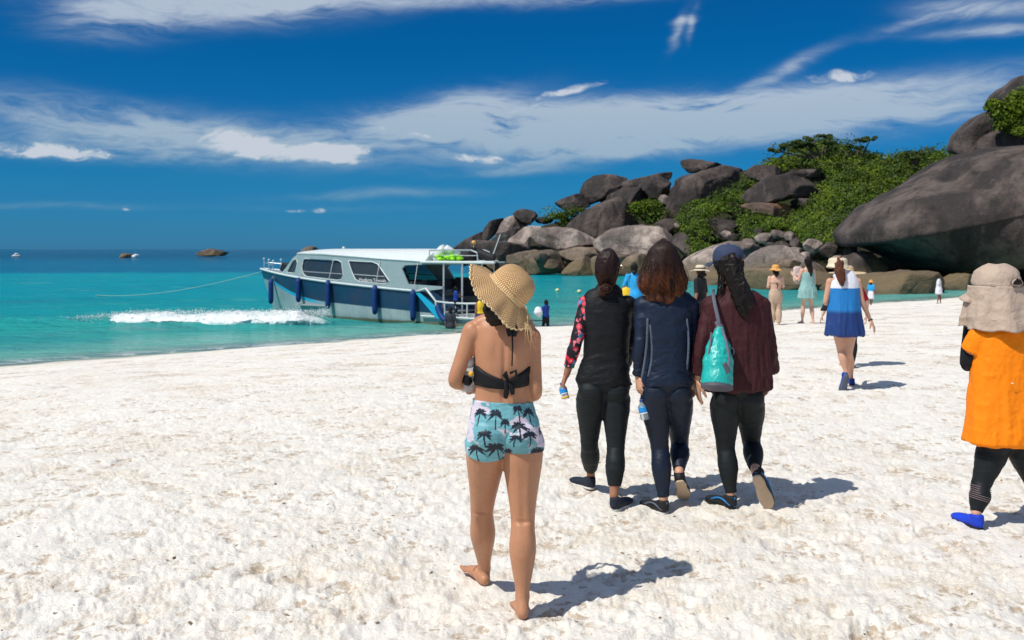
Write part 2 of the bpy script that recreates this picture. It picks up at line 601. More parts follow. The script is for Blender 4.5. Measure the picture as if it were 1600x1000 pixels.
FOAM = mat('foam', (0.85, 0.88, 0.88), 0.7, spec=0.2, build=foam_build)
vs, fs = [], []
nu, nvv = 420, 34
for i in range(nu):
    t = i / (nu - 1)
    x0 = -18.6 + 10.9 * t
    y0 = 42.2 + 0.10 * (x0 + 13)
    wdt = min(1, t * 3.2 + 0.12) * min(1, (1 - t) * 8 + 0.03)
    for j in range(nvv):
        a_ = j / (nvv - 1) * pi
        vs.append((x0, y0 - cos(a_) * 1.15 * wdt - 0.3, WZ - 0.04 + sin(a_) ** 0.8 * 0.46 * wdt))
vs = np.array(vs)
nn = fbm(vs * np.array([1.3, 2.0, 2.0]), 3, 9, 0.5)
nn2 = fbm(vs * 5.0, 2, 19, 0.5)
vs[:, 2] += (nn * 0.10 + nn2 * 0.03) * np.clip((vs[:, 2] - WZ) * 3.5, 0.1, 1)
vs[:, 1] += nn * 0.18 + nn2 * 0.06
i = np.arange(nu - 1)[:, None]
j = np.arange(nvv - 1)[None, :]
ff = np.stack([i * nvv + j, (i + 1) * nvv + j, (i + 1) * nvv + j + 1, i * nvv + j + 1], -1).reshape(-1, 4)
wv_ = mesh_obj('breaking_wave', vs, ff, FOAM)
tag(wv_, 'white foaming breaker rolling in beside the boat bow', 'wave', kind='stuff')
# spray lumps along its crest and foot
vs, fs = [], []
for k in range(5200):
    t = random.random() ** 0.8
    x0 = -19.2 + 11.4 * t
    wdt = min(1, t * 3.0 + 0.15)
    yy = 42.0 + 0.10 * (x0 + 13) + random.gauss(0, 0.65) * wdt
    zz = WZ + max(0.02, 0.46 * wdt * math.exp(-((yy - 41.9 - .1 * (x0 + 13)) / .8) ** 2) + random.gauss(0.05, 0.06))
    r_ = random.uniform(0.008, 0.028)
    b0 = len(vs)
    for d in ((1, 0, 0), (-1, 0, 0), (0, 1, 0), (0, -1, 0), (0, 0, 1), (0, 0, -1)):
        vs.append((x0 + d[0] * r_ * random.uniform(.7, 1.4), yy + d[1] * r_, zz + d[2] * r_ * .8))
    for q in ((0, 2, 4), (2, 1, 4), (1, 3, 4), (3, 0, 4), (2, 0, 5), (1, 2, 5), (3, 1, 5), (0, 3, 5)):
        fs.append(tuple(b0 + w for w in q))
sp = mesh_obj('wave_spray', np.array(vs), np.array(fs), FOAM)
tag(sp, 'spray lumps thrown up along the white breaker', 'sea foam', kind='stuff')

# ================================================================ headland terrain
def rock_build(dark, light, tanlow, streak=1.0, hi=9.0):
    def f_(n, b):
        co = world_co(n)
        x, y, z = n.sep(co)
        big = n.noise(co, 0.16, 5, 0.6, 0.4)
        mid = n.noise(co, 0.7, 6, 0.65, 0.3)
        c = n.mix(n.ss(n.m('ADD', n.m('MULTIPLY', big, .6), n.m('MULTIPLY', n.noise(n.mapv(co, (.35, .35, .16)), 1, 5, .65, .5), .4)), 0.44, 0.57), dark, light)
        c = n.mix(n.ss(mid, 0.35, 0.75, 0, 0.65), c, tuple(v * 0.55 for v in dark))
        # vertical water stains
        st = n.noise(n.mapv(co, (0.9, 0.9, 0.10)), 1.0, 5, 0.6, 0.3)
        c = n.mix(n.ss(st, 0.54, 0.68, 0, 0.65 * streak), c, tuple(v * 0.30 for v in dark))
        c = n.mix(n.ss(st, 0.40, 0.28, 0, 0.45 * streak), c, tuple(min(1, v * 1.25) for v in light))
        # scoured brown zone near the tide line
        zz = n.m('ADD', z, n.m('MULTIPLY', n.m('SUBTRACT', n.noise(co, 0.4, 4, 0.6), 0.5), 2.0))
        c = n.mix(n.ss(zz, WZ + 2.3, WZ + 1.2, 0, 0.85), c, tanlow)
        c = n.mix(n.ss(zz, WZ + 0.75, WZ + 0.1, 0, 0.7), c, (0.09, 0.075, 0.045))
        spk = n.noise(co, 6.0, 4, 0.7)
        c = n.mix(n.ss(spk, 0.5, 0.8, 0, 0.28), c, tuple(min(1, v * 1.5) for v in light))
        n.put(b.inputs['Base Color'], c)
        crack = n.vor(n.mapv(co, (1, 1, 1.6)), 0.35, 'DISTANCE_TO_EDGE')
        h = n.m('ADD', n.m('MULTIPLY', mid, 0.8), n.m('MULTIPLY', spk, 0.12))
        h = n.m('ADD', h, n.m('MULTIPLY', n.ss(crack, 0.0, 0.03), 0.03))
        n.put(b.inputs['Normal'], n.bump(h, 0.75, 0.5))
    return f_


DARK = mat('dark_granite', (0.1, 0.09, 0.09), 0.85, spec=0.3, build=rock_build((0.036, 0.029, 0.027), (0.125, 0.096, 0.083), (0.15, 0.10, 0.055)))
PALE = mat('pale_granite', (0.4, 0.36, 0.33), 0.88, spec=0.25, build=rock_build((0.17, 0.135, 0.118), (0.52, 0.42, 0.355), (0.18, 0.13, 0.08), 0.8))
BASE = mat('tide_granite', (0.2, 0.16, 0.11), 0.8, spec=0.3, build=rock_build((0.11, 0.085, 0.062), (0.27, 0.20, 0.145), (0.16, 0.115, 0.06), 1.0))
RUST = mat('rusty_granite', (0.4, 0.2, 0.1), 0.85, spec=0.25, build=rock_build((0.13, 0.09, 0.075), (0.50, 0.23, 0.09), (0.2, 0.15, 0.1), 0.6))


def soil_build(n, b):
    co = world_co(n)
    c = n.mix(n.ss(n.noise(co, 0.5, 4, 0.6), 0.4, 0.6), (0.03, 0.04, 0.012), (0.05, 0.042, 0.03))
    n.put(b.inputs['Base Color'], c)
    n.put(b.inputs['Normal'], n.bump(n.noise(co, 2.0, 5, 0.7), 1.0, 0.5))


SOIL = mat('hill_ground', (0.06, 0.05, 0.03), 0.95, spec=0.1, build=soil_build)


def hill_d(px, py):
    """distance of the hillside seen at a pixel"""
    return 92 + (405 - py) * 0.20 + max(0, 1310 - px) * 0.085 + max(0, 1400 - px) * 0.0


SKY_L = [(745, 420), (775, 392), (850, 352), (900, 340), (1000, 312), (1060, 290), (1160, 268), (1220, 246), (1300, 232), (1400, 252),
         (1480, 246), (1540, 218), (1600, 160), (1700, 110), (1900, 60), (2150, 40)]


def skyline(px):
    return float(np.interp(px, [q[0] for q in SKY_L], [q[1] for q in SKY_L]))


vs, nrow = [], 26
cols = np.linspace(745, 2150, 120)
for px in cols:
    top = skyline(px)
    for k in range(nrow):
        if k < 18:
            t = k / 17
            py = 432 + (top - 432) * t
            v = P(px, py, hill_d(px, py) + 3)
            if k == 0:
                v.z = WZ - 3
        else:
            t = (k - 17) / (nrow - 18)
            v = P(px, top, hill_d(px, top) + 3)
            v = Vector((v.x * (1 + t * .35), v.y + 60 * t, v.z * (1 - t * t) + (WZ - 3) * t * t))
        vs.append(v)
vs = np.array([tuple(v) for v in vs])
vs[:, 1] += fbm(vs * 0.15, 4, 5) * 1.5
i = np.arange(len(cols) - 1)[:, None]
j = np.arange(nrow - 1)[None, :]
ff = np.stack([i * nrow + j, (i + 1) * nrow + j, (i + 1) * nrow + j + 1, i * nrow + j + 1], -1).reshape(-1, 4)
tag(mesh_obj('headland_hill', vs, ff, SOIL), kind='structure')


# ================================================================ boulders
def smooth_poly(pts, m):
    pts = [Vector(p) for p in pts]
    n_ = len(pts)
    out = []
    for k in range(n_):
        p0, p1, p2, p3_ = pts[k - 1], pts[k], pts[(k + 1) % n_], pts[(k + 2) % n_]
        sub = 8
        for s in range(sub):
            t = s / sub
            # tension keeps the corners fairly crisp
            m1 = (p2 - p0) * 0.26
            m2 = (p3_ - p1) * 0.26
            h1, h2, h3, h4 = 2 * t**3 - 3 * t**2 + 1, t**3 - 2 * t**2 + t, -2 * t**3 + 3 * t**2, t**3 - t**2
            out.append(p1 * h1 + m1 * h2 + p2 * h3 + m2 * h4)
    d = [0]
    for k in range(len(out)):
        d.append(d[-1] + (out[(k + 1) % len(out)] - out[k]).length)
    xs = [p.x for p in out] + [out[0].x]
    ys = [p.y for p in out] + [out[0].y]
    tt = np.linspace(0, d[-1], m, endpoint=False)
    return np.stack([np.interp(tt, d, xs), np.interp(tt, d, ys)], 1)


def boulder(poly, d, thick, material, label, seed=0, lean=0.25, power=2.5, group=None, rough=1.0, M=72, N=30, name='boulder', cat='boulder'):
    wp = [P(px, py, d) for px, py in poly]
    prof = smooth_poly([(p.x, p.z) for p in wp], M)
    c = prof.mean(0)
    c[1] = prof[:, 1].min() * 0.45 + prof[:, 1].max() * 0.55
    size = max(prof[:, 0].max() - prof[:, 0].min(), 0.1)
    hgt = prof[:, 1].max() - prof[:, 1].min()
    vs = []
    ts = np.sin(np.linspace(-pi / 2, pi / 2, N))
    for t in ts:
        s = max(1 - abs(t) ** power, 0) ** (1 / power)
        q = c + (prof - c) * s
        y = d + t * thick + (q[:, 1] - c[1]) * lean
        vs.append(np.stack([q[:, 0], y, q[:, 1]], 1))
    vs = np.concatenate(vs)
    i = np.arange(N - 1)[:, None]
    j = np.arange(M)[None, :]
    j2 = (j + 1) % M
    ff = np.stack([i * M + j, i * M + j2, (i + 1) * M + j2, (i + 1) * M + j], -1).reshape(-1, 4)
    ctr = np.array([c[0], d, c[1]])
    nrm = vs - ctr
    nrm[:, 1] *= (0.5 * size / max(thick, .01)) ** 2 * 0.6
    nrm /= np.linalg.norm(nrm, axis=1)[:, None] + 1e-6
    sc_ = 2.2 / max(size, 1.0)
    q = (vs - ctr) * sc_ + seed * 3.7
    dsp = fbm(q, 4, seed, 0.5) * 0.030 * size + fbm(q * 1.5, 3, seed + 5, 0.5, ridge=True) * 0.016 * size
    # bedding grooves
    g = np.abs(((vs[:, 2] + 0.25 * vs[:, 0] + fbm(q * .8, 2, seed + 9) * size * .12) / (hgt * 0.45 + .01)) % 1.0 - 0.5)
    dsp -= 0.022 * size * np.exp(-(g / 0.05) ** 2)
    vs = vs + nrm * (dsp * rough)[:, None]
    # flat joint faces: planes that shear pieces off the side and top
    rp = random.Random(seed * 7 + 1)
    for _ in range(0 if N > 80 else int(14 * min(1, rough))):
        nn3 = np.array([rp.uniform(-1, 1), rp.uniform(-1.3, -0.35), rp.uniform(-0.45, 0.9)])
        nn3 /= np.linalg.norm(nn3)
        h_ = (vs - ctr) @ nn3
        cut = h_.max() * rp.uniform(0.60, 0.86)
        vs = vs - np.outer(np.maximum(h_ - cut, 0) * 0.88, nn3)
    vs = vs + nrm * (fbm(q * 4.0, 3, seed + 3, 0.5) * 0.007 * size * rough)[:, None]
    o = mesh_obj(name, vs, ff, material)
    return tag(o, label, cat, group)


G1, G2 = 'boulders of the headland', 'boulders of the headland'
BL = [
 ([(1063,250),(1074,248),(1126,256),(1131,262),(1102,266),(1080,270),(1068,262)], 140, 2.5, DARK, 'thin pointed slab balanced on the headland skyline, farthest up of the bare rocks'),
 ([(1034,345),(1054,293),(1062,279),(1102,264),(1149,257),(1190,255),(1192,264),(1166,285),(1117,312),(1074,335),(1048,352)], 132, 7, DARK, 'huge dark sloping slab directly under the thin pointed slab'),
 ([(907,302),(911,287),(927,275),(950,274),(984,275),(979,287),(970,291),(959,304),(939,314),(921,320),(910,313)], 140, 3.5, DARK, 'flat topped dark block standing highest at the left end of the headland'),
 ([(868,316),(884,309),(909,302),(918,313),(922,323),(901,329),(887,331),(875,323)], 139, 3, DARK, 'dark wedge pointing left against the foot of the flat topped block'),
 ([(933,316),(953,303),(973,295),(1005,291),(1015,302),(1012,318),(987,327),(959,327)], 137, 3, DARK, 'low dark slab right of the flat topped block'),
 ([(993,292),(1010,282),(1033,275),(1050,287),(1042,302),(1030,312),(1013,309),(1003,298)], 136, 3, DARK, 'rounded dark boulder wedged left of the huge sloping slab'),
 ([(955,290),(975,283),(1000,278),(1040,268),(1060,266),(1050,280),(1010,287),(975,298)], 139, 2.5, DARK, 'narrow dark ridge of rock behind the rounded boulder'),
 ([(879,358),(907,336),(939,319),(967,308),(987,328),(1000,345),(1008,358),(976,362),(947,374),(918,370),(898,364)], 131, 6, DARK, 'large dark pyramid shaped boulder in the middle of the headland'),
 ([(825,368),(844,356),(872,356),(907,362),(929,374),(929,382),(901,387),(867,388),(838,382)], 125, 4, PALE, 'long pale oval boulder below the dark pyramid'),
 ([(933,374),(959,359),(999,351),(1031,356),(1056,370),(1084,402),(1070,416),(1031,406),(987,400),(944,396),(931,385)], 119, 6, PALE, 'broad pale humped boulder in the centre, behind the long haired walker'),
 ([(773,370),(784,347),(795,336),(818,338),(826,350),(808,363),(797,373),(783,382),(763,379)], 135, 3.5, PALE, 'upright pale boulder near the left tip of the headland'),
 ([(801,334),(815,326),(835,331),(840,338),(828,351),(813,347)], 134, 2.5, DARK, 'dark cap rock perched above the upright pale boulder'),
 ([(756,358),(766,345),(786,341),(786,352),(773,367),(759,379),(753,374)], 136, 2.5, DARK, 'dark leaning rock left of the upright pale boulder'),
 ([(796,373),(821,355),(846,353),(843,361),(828,370),(828,387),(815,389),(795,383)], 130, 3, PALE, 'pale boulder between the upright boulder and the long oval boulder'),
 ([(734,376),(757,376),(789,378),(823,387),(807,402),(799,410),(757,404),(735,392)], 127, 4, DARK, 'dark rounded rock behind the boat stern roof'),
 ([(705,390),(729,374),(755,362),(762,374),(745,388),(730,398),(708,398)], 137, 3, DARK, 'lowest dark rock at the seaward tip of the headland'),
 ([(790,400),(803,396),(832,391),(842,394),(852,424),(812,426),(792,420)], 123, 3, BASE, 'brown tide washed boulder right above the straw hat'),
 ([(812,418),(829,397),(861,391),(876,402),(880,424),(844,428),(815,428)], 121, 3.5, BASE, 'brown rounded boulder at the waterline left of the cleft'),
 ([(873,402),(898,402),(904,420),(880,428),(872,420)], 122, 2.5, BASE, 'small brown boulder in the cleft at the waterline'),
 ([(876,426),(893,410),(916,402),(930,412),(936,430),(887,432)], 119, 3, BASE, 'low brown boulder at the waterline left of the woman in black'),
 ([(868,396),(901,387),(945,387),(945,401),(901,406),(880,403)], 121, 2.5, BASE, 'flat dark ledge under the long oval boulder'),
 ([(925,405),(945,396),(975,398),(985,410),(980,432),(930,434)], 116, 3, BASE, 'brown boulder behind the head of the woman in black'),
 ([(970,405),(1002,396),(1015,402),(1018,430),(972,432)], 115, 3, BASE, 'brown boulder at the waterline beside the blue patterned shirt'),
 ([(1010,408),(1040,400),(1078,412),(1095,432),(1050,440),(1010,436)], 108, 3.5, BASE, 'brown boulder behind the long haired walker at the waterline'),
 ([(1018,358),(1033,344),(1056,342),(1070,348),(1058,364),(1039,366)], 125, 2.5, DARK, 'grey boulder above the right end of the pale humped boulder'),
 ([(1102,356),(1117,341),(1149,345),(1162,359),(1156,373),(1125,375),(1103,364)], 116, 3, DARK, 'round dark boulder surrounded by bushes above the navy cap'),
 ([(1050,376),(1065,362),(1087,385),(1090,404),(1075,404)], 114, 2.5, DARK, 'dark leaning boulder right of the pale humped boulder'),
 ([(1058,425),(1075,403),(1110,385),(1140,377),(1170,379),(1196,388),(1190,408),(1150,425),(1120,435),(1060,438)], 100, 5, PALE, 'smooth pale whaleback rock behind the navy cap'),
 ([(1160,416),(1180,397),(1200,388),(1226,386),(1262,402),(1295,418),(1298,432),(1230,436),(1175,436)], 88, 4, PALE, 'smooth pale rock with dark flank behind the mint dress'),
 ([(1140,440),(1165,423),(1220,418),(1270,424),(1318,432),(1325,462),(1230,466),(1150,462)], 80, 4, BASE, 'long brown tide rock behind the two women on the shore'),
 ([(1090,436),(1120,424),(1150,428),(1170,446),(1160,462),(1100,458)], 90, 3.5, BASE, 'brown tide rock right of the straw hatted man'),
 ([(1158,307),(1198,278),(1223,275),(1270,278),(1286,294),(1273,306),(1230,313),(1176,319)], 113, 4, DARK, 'large dark overhanging boulder among the hillside scrub'),
 ([(1221,273),(1248,266),(1282,267),(1287,277),(1226,279)], 115, 3, DARK, 'flat slab lying on top of the dark overhanging boulder'),
 ([(1237,317),(1244,311),(1268,311),(1271,319),(1252,324)], 111.5, 1.8, DARK, 'small grey stone under the right end of the overhanging boulder'),
 ([(1160,322),(1176,316),(1230,320),(1243,331),(1236,343),(1187,334)], 111.5, 3, RUST, 'rust stained rock under the dark overhanging boulder'),
 ([(1318,402),(1342,394),(1363,397),(1390,417),(1376,428),(1334,428),(1308,414)], 84, 3.5, DARK, 'grey boulder under the left lip of the giant rock'),
 ([(1330,440),(1345,431),(1392,426),(1439,423),(1466,426),(1487,442),(1488,461),(1410,464),(1330,466)], 71, 3.5, BASE, 'low flat brown rock at the water edge behind the child in blue'),
 ([(1476,442),(1500,429),(1520,431),(1534,447),(1530,456),(1478,456)], 76, 2.5, BASE, 'small brown rock on the sand right of the woman in white'),
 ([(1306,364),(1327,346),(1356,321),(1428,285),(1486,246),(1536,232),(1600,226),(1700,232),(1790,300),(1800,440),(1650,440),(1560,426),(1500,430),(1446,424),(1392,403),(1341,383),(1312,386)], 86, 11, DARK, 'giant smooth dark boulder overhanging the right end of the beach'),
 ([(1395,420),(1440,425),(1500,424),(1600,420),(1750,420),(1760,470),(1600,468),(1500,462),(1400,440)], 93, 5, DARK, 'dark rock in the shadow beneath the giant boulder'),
 ([(1489,228),(1500,208),(1536,176),(1565,170),(1576,190),(1560,225),(1520,240),(1492,240)], 94, 4, DARK, 'dark wedge of rock above the shoulder of the giant boulder'),
 ([(1528,234),(1540,212),(1572,198),(1620,200),(1660,235),(1640,250),(1560,242)], 91, 4, DARK, 'dark rounded rock directly on top of the giant boulder'),
 ([(1560,152),(1572,136),(1600,118),(1670,112),(1740,160),(1700,215),(1610,212),(1572,190)], 98, 6, DARK, 'topmost dark rock at the right edge of the picture'),
 ([(1165,270),(1180,258),(1215,262),(1222,276),(1190,286)], 121, 2.5, DARK, 'dark rock poking from the scrub above the overhanging boulder'),
 ([(1130,330),(1140,318),(1160,316),(1166,330),(1150,338)], 119, 2, DARK, 'dark rock left of the rust stained rock'),
]
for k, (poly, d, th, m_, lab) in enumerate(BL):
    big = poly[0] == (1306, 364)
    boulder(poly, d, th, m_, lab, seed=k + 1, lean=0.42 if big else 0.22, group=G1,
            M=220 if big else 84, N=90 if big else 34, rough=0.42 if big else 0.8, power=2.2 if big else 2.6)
# smaller rubble, traced as ovals
RB = [(1195,373,15,10,97,PALE),(1170,380,12,8,101,PALE),(1215,367,11,9,100,PALE),(1233,369,10,8,99,PALE),(1247,380,12,10,96,DARK),
      (1222,386,13,8,94,DARK),(1270,384,16,12,92,PALE),(1243,393,13,8,90,PALE),(1297,391,15,14,90,DARK),(1258,401,13,7,88,PALE),
      (1205,384,9,6,96,DARK),(1186,364,10,7,104,DARK),(1285,372,9,8,96,PALE),(1146,372,12,7,108,DARK),(1090,372,12,9,116,DARK),
      (1100,385,10,6,112,PALE),(1000,303,12,9,138.5,DARK),(1038,312,10,8,134,PALE),(886,352,14,5,135,DARK),(850,345,16,6,136,DARK),
      (1310,405,10,6,86,PALE),(1135,366,9,6,111,PALE),(1205,352,9,7,107,DARK),(1222,349,9,6,106,DARK),(845,402,14,7,119,BASE),
      (1066,432,16,9,102,BASE),(962,430,15,6,114,BASE),(1236,412,18,6,82,BASE),(1300,452,20,12,77,BASE),(776,412,18,12,126,DARK),
      (748,404,20,10,128,DARK),(1460,452,20,8,79,BASE),(1140,300,9,6,124,DARK),(1062,352,9,6,123,PALE),(1020,330,12,9,133,DARK),
      (1180,412,14,7,92,DARK),(1330,392,12,8,89,DARK),(760,392,16,9,130,DARK),(860,412,16,8,119,DARK),(1105,412,18,8,99,DARK)]
ANCH = [('the thin pointed slab', 1095, 258), ('the flat topped block', 945, 290), ('the dark pyramid boulder', 945, 345), ('the long oval boulder', 878, 370),
        ('the pale humped boulder', 1005, 385), ('the upright pale boulder', 795, 360), ('the boat stern awning', 765, 400), ('the overhanging boulder', 1222, 292),
        ('the rust stained rock', 1200, 328), ('the whaleback rock', 1130, 405), ('the lip of the giant boulder', 1330, 380), ('the dark flanked rock', 1235, 415),
        ('the low flat tide rock', 1410, 445), ('the huge sloping slab', 1110, 295), ('the cleft at the waterline', 885, 415), ('the round bush ringed boulder', 1132, 358)]
used = set()
for k, (px, py, rx, ry, d, m_) in enumerate(RB):
    rr = random.Random(k)
    nn_ = 7
    poly = [(px + rx * cos(q * 2 * pi / nn_ + .3) * rr.uniform(.8, 1.15), py - ry * sin(q * 2 * pi / nn_ + .3) * rr.uniform(.8, 1.15)) for q in range(nn_)]
    tone = 'pale' if m_ is PALE else ('brown' if m_ is BASE else 'dark')
    for an_ in sorted(ANCH, key=lambda q: (q[1] - px) ** 2 + (q[2] - py) ** 2):
        dx_, dy_ = px - an_[1], py - an_[2]
        where = 'right of' if dx_ > abs(dy_) * 2 else 'left of' if -dx_ > abs(dy_) * 2 else ('below and ' if dy_ > 0 else 'above and ') + ('right of' if dx_ > 0 else 'left of') if abs(dx_) > abs(dy_) * .5 else ('below' if dy_ > 0 else 'above')
        size_ = 'tiny' if rx < 9.5 else 'small' if rx < 13 else 'medium'
        lab = '%s %s loose boulder %s %s' % (size_, tone, where, an_[0])
        if lab not in used:
            break
    used.add(lab)
    boulder(poly, d, rx * d / F * rr.uniform(.7, 1.1), m_, lab, seed=100 + k, M=36, N=16, group=G1, rough=0.9)

# rocks awash far out
for (poly, d, lab) in [([(302,396),(316,392),(332,390),(348,392),(360,396),(348,400),(312,400)], 390, 'brown rock islet awash in the dark blue sea, left of the boat bow'),
                       ([(182,398),(190,396),(202,396),(208,400),(200,403),(186,403)], 350, 'small dark rock awash at the left, with white water beside it'),
                       ([(470,389),(480,385),(494,386),(498,392),(484,396),(470,394)], 300, 'low brown rock showing over the front of the boat roof')]:
    boulder(poly, d, 2.5, BASE, lab, seed=int(d), name='sea_rock', cat='rock', lean=.1, M=48, N=18)
o = boulder([(204,399),(212,397),(218,399),(216,402),(206,402)], 348, 1.2, FOAM, 'white water breaking beside the small dark rock far out', name='surf', cat='surf', lean=0, M=24, N=10)
o['kind'] = 'stuff'

# ================================================================ vegetation
def leaf_build(c1, c2, c3):
    def f_(n, b):
        co = world_co(n)
        f1 = n.noise(co, 0.45, 3, 0.6)
        f2 = n.noise(co, 3.5, 2, 0.5)
        c = n.mix(n.ss(f1, 0.4, 0.6), c1, c2)
        c = n.mix(n.ss(f2, 0.45, 0.7, 0, 0.7), c, c3)
        n.put(b.inputs['Base Color'], c)
        tr = n.n('ShaderNodeBsdfTranslucent')
        n.put(tr.inputs[0], n.mix(0.5, c, (0.14, 0.20, 0.01)))
        mx = n.n('ShaderNodeMixShader')
        mx.inputs[0].default_value = 0.28
        out = [q for q in n.t.nodes if q.type == 'OUTPUT_MATERIAL'][0]
        n.t.links.new(b.outputs[0], mx.inputs[1])
        n.t.links.new(tr.outputs[0], mx.inputs[2])
        n.t.links.new(mx.outputs[0], out.inputs[0])
    return f_


LEAF = mat('scrub_leaves', (0.06, 0.1, 0.02), 0.6, spec=0.25, build=leaf_build((0.045, 0.10, 0.008), (0.13, 0.20, 0.012), (0.22, 0.28, 0.02)))
LEAFD = mat('tree_leaves', (0.04, 0.07, 0.02), 0.6, spec=0.25, build=leaf_build((0.030, 0.060, 0.013), (0.055, 0.095, 0.018), (0.10, 0.13, 0.03)))
BARK = cloth_mat('bark', (0.12, 0.09, 0.065), 0.9, wr=0.8, weave=False)


def leaves(centres, radii, per, size, seed, flat=0.75):
    g = np.random.default_rng(seed)
    C = np.repeat(np.array(centres), per, 0)
    Rr = np.repeat(np.array(radii), per)
    n_ = len(C)
    d = g.normal(size=(n_, 3))
    d /= np.linalg.norm(d, axis=1)[:, None]
    d[:, 2] = np.where(d[:, 2] < -0.3, -d[:, 2], d[:, 2])
    rad = Rr * g.uniform(0.45, 1.08, n_) ** 0.5
    lumps = 1 + 0.25 * vnoise(C * 0.3 + d * 2.2, seed)
    pos = C + d * (rad * lumps)[:, None] * np.array([1, 1, flat])
    u = g.normal(size=(n_, 3))
    nrm = d + g.normal(size=(n_, 3)) * 0.55 + np.array([0, 0, .3])
    nrm /= np.linalg.norm(nrm, axis=1)[:, None]
    u -= nrm * (u * nrm).sum(1)[:, None]
    u /= np.linalg.norm(u, axis=1)[:, None]
    v = np.cross(nrm, u)
    s = size * g.uniform(0.6, 1.4, n_)[:, None]
    a_ = pos + u * s
    b_ = pos + v * s * 0.45 - nrm * s * .12
    c_ = pos - u * s
    e_ = pos - v * s * 0.45 - nrm * s * .12
    vs = np.stack([a_, b_, c_, e_], 1).reshape(-1, 3)
    k = np.arange(n_)[:, None] * 4
    return vs, np.concatenate([k, k + 1, k + 2, k + 3], 1)


GREEN = [
 [(1188,262),(1215,240),(1255,226),(1300,222),(1340,238),(1400,252),(1440,240),(1486,240),(1480,254),(1430,290),(1356,326),(1326,350),(1308,380),(1285,372),(1262,358),(1232,352),(1245,335),(1278,312),(1290,295),(1286,270),(1240,262),(1200,272)],
 [(1060,340),(1080,322),(1120,312),(1160,290),(1195,268),(1200,276),(1160,304),(1158,318),(1130,340),(1100,345),(1100,372),(1075,368)],
 [(990,320),(1005,314),(1030,320),(1040,332),(1022,352),(1000,350)],
 [(850,345),(868,334),(900,333),(915,327),(905,340),(880,354)],
 [(1164,330),(1190,334),(1225,345),(1235,356),(1200,362),(1180,382),(1165,372)],
 [(1235,350),(1290,360),(1305,378),(1290,388),(1250,372)],
 [(1075,378),(1105,378),(1110,396),(1085,402)],
]


def inside(poly, x, y):
    c = False
    for k in range(len(poly)):
        x1, y1 = poly[k]
        x2, y2 = poly[k - 1]
        if (y1 > y) != (y2 > y) and x < (x2 - x1) * (y - y1) / (y2 - y1) + x1:
            c = not c
    return c


rr = random.Random(3)
cs, rs = [], []
for poly in GREEN:
    xs = [q[0] for q in poly]
    ys = [q[1] for q in poly]
    area = (max(xs) - min(xs)) * (max(ys) - min(ys))
    for k in range(int(area / 34)):
        x, y = rr.uniform(min(xs), max(xs)), rr.uniform(min(ys), max(ys))
        if inside(poly, x, y):
            d = hill_d(x, y) - 2.0 - (3 if poly is not GREEN[0] else 0)
            if poly is GREEN[3]:
                d = 135
            if poly is GREEN[2]:
                d = 128
            cs.append(tuple(P(x, y, d)))
            rs.append(rr.uniform(0.3, 1.1) if rr.random() < .75 else rr.uniform(1.2, 2.2))
dk = [q for q in range(len(cs)) if rr.random() < .34]
sk_ = set(dk)
v1, f1 = leaves([cs[q] for q in dk], [rs[q] * 1.05 for q in dk], 95, 0.17, 14)
tag(mesh_obj('dark_scrub', v1, f1, LEAFD, smooth=False), 'darker bushes mixed through the green hillside scrub', 'scrub', kind='stuff')
cs, rs = [c for q, c in enumerate(cs) if q not in sk_], [c for q, c in enumerate(rs) if q not in sk_]
v1, f1 = leaves(cs, rs, 95, 0.17, 4)
o = mesh_obj('hillside_scrub', v1, f1, LEAF, smooth=False)
tag(o, 'dense green wind-clipped scrub covering the headland hillside', 'scrub', kind='stuff')
# scrub on the top right rocks
cs, rs = [], []
for poly, d in (([(1558,200),(1566,170),(1585,150),(1600,140),(1640,150),(1640,205),(1590,210)], 93), ([(1535,180),(1545,166),(1560,160),(1560,178)], 93), ([(1605,122),(1700,90),(1800,120),(1800,170),(1650,140)], 97), ([(1590,205),(1640,195),(1640,225),(1600,222)], 90)):
    xs = [q[0] for q in poly]
    ys = [q[1] for q in poly]
    for k in range(int((max(xs) - min(xs)) * (max(ys) - min(ys)) / 26)):
        x, y = rr.uniform(min(xs), max(xs)), rr.uniform(min(ys), max(ys))
        if inside(poly, x, y):
            cs.append(tuple(P(x, y, d - 4.5)))
            rs.append(rr.uniform(0.3, 0.8))
v1, f1 = leaves(cs, rs, 90, 0.17, 8)
tag(mesh_obj('rock_top_scrub', v1, f1, LEAF, smooth=False), 'green scrub between the topmost rocks at the right edge', 'scrub', kind='stuff')


def tube(pts, radii, n_=8, cap_=True):
    """tapered tube through points -> verts, faces"""
    vs, fs = [], []
    pts = [Vector(p) for p in pts]
    ref = None
    for k, p in enumerate(pts):
        t = (pts[min(k + 1, len(pts) - 1)] - pts[max(k - 1, 0)])
        t = t.normalized() if t.length > 1e-9 else Vector((0, 0, 1))
        if ref is None:
            ref = Vector((0, 1, 0)) if abs(t.y) < 0.9 else Vector((1, 0, 0))
        a_ = (ref - t * ref.dot(t)).normalized()
        ref = a_
        b_ = t.cross(a_)
        r_ = radii[k] if hasattr(radii, '__len__') else radii
        for q in range(n_):
            an = 2 * pi * q / n_
            vs.append(p + a_ * cos(an) * r_ + b_ * sin(an) * r_)
    for k in range(len(pts) - 1):
        for q in range(n_):
            q2 = (q + 1) % n_
            fs.append((k * n_ + q, k * n_ + q2, (k + 1) * n_ + q2, (k + 1) * n_ + q))
    if cap_:
        fs.append(tuple(range(n_))[::-1])
        fs.append(tuple((len(pts) - 1) * n_ + q for q in range(n_)))
    return vs, fs


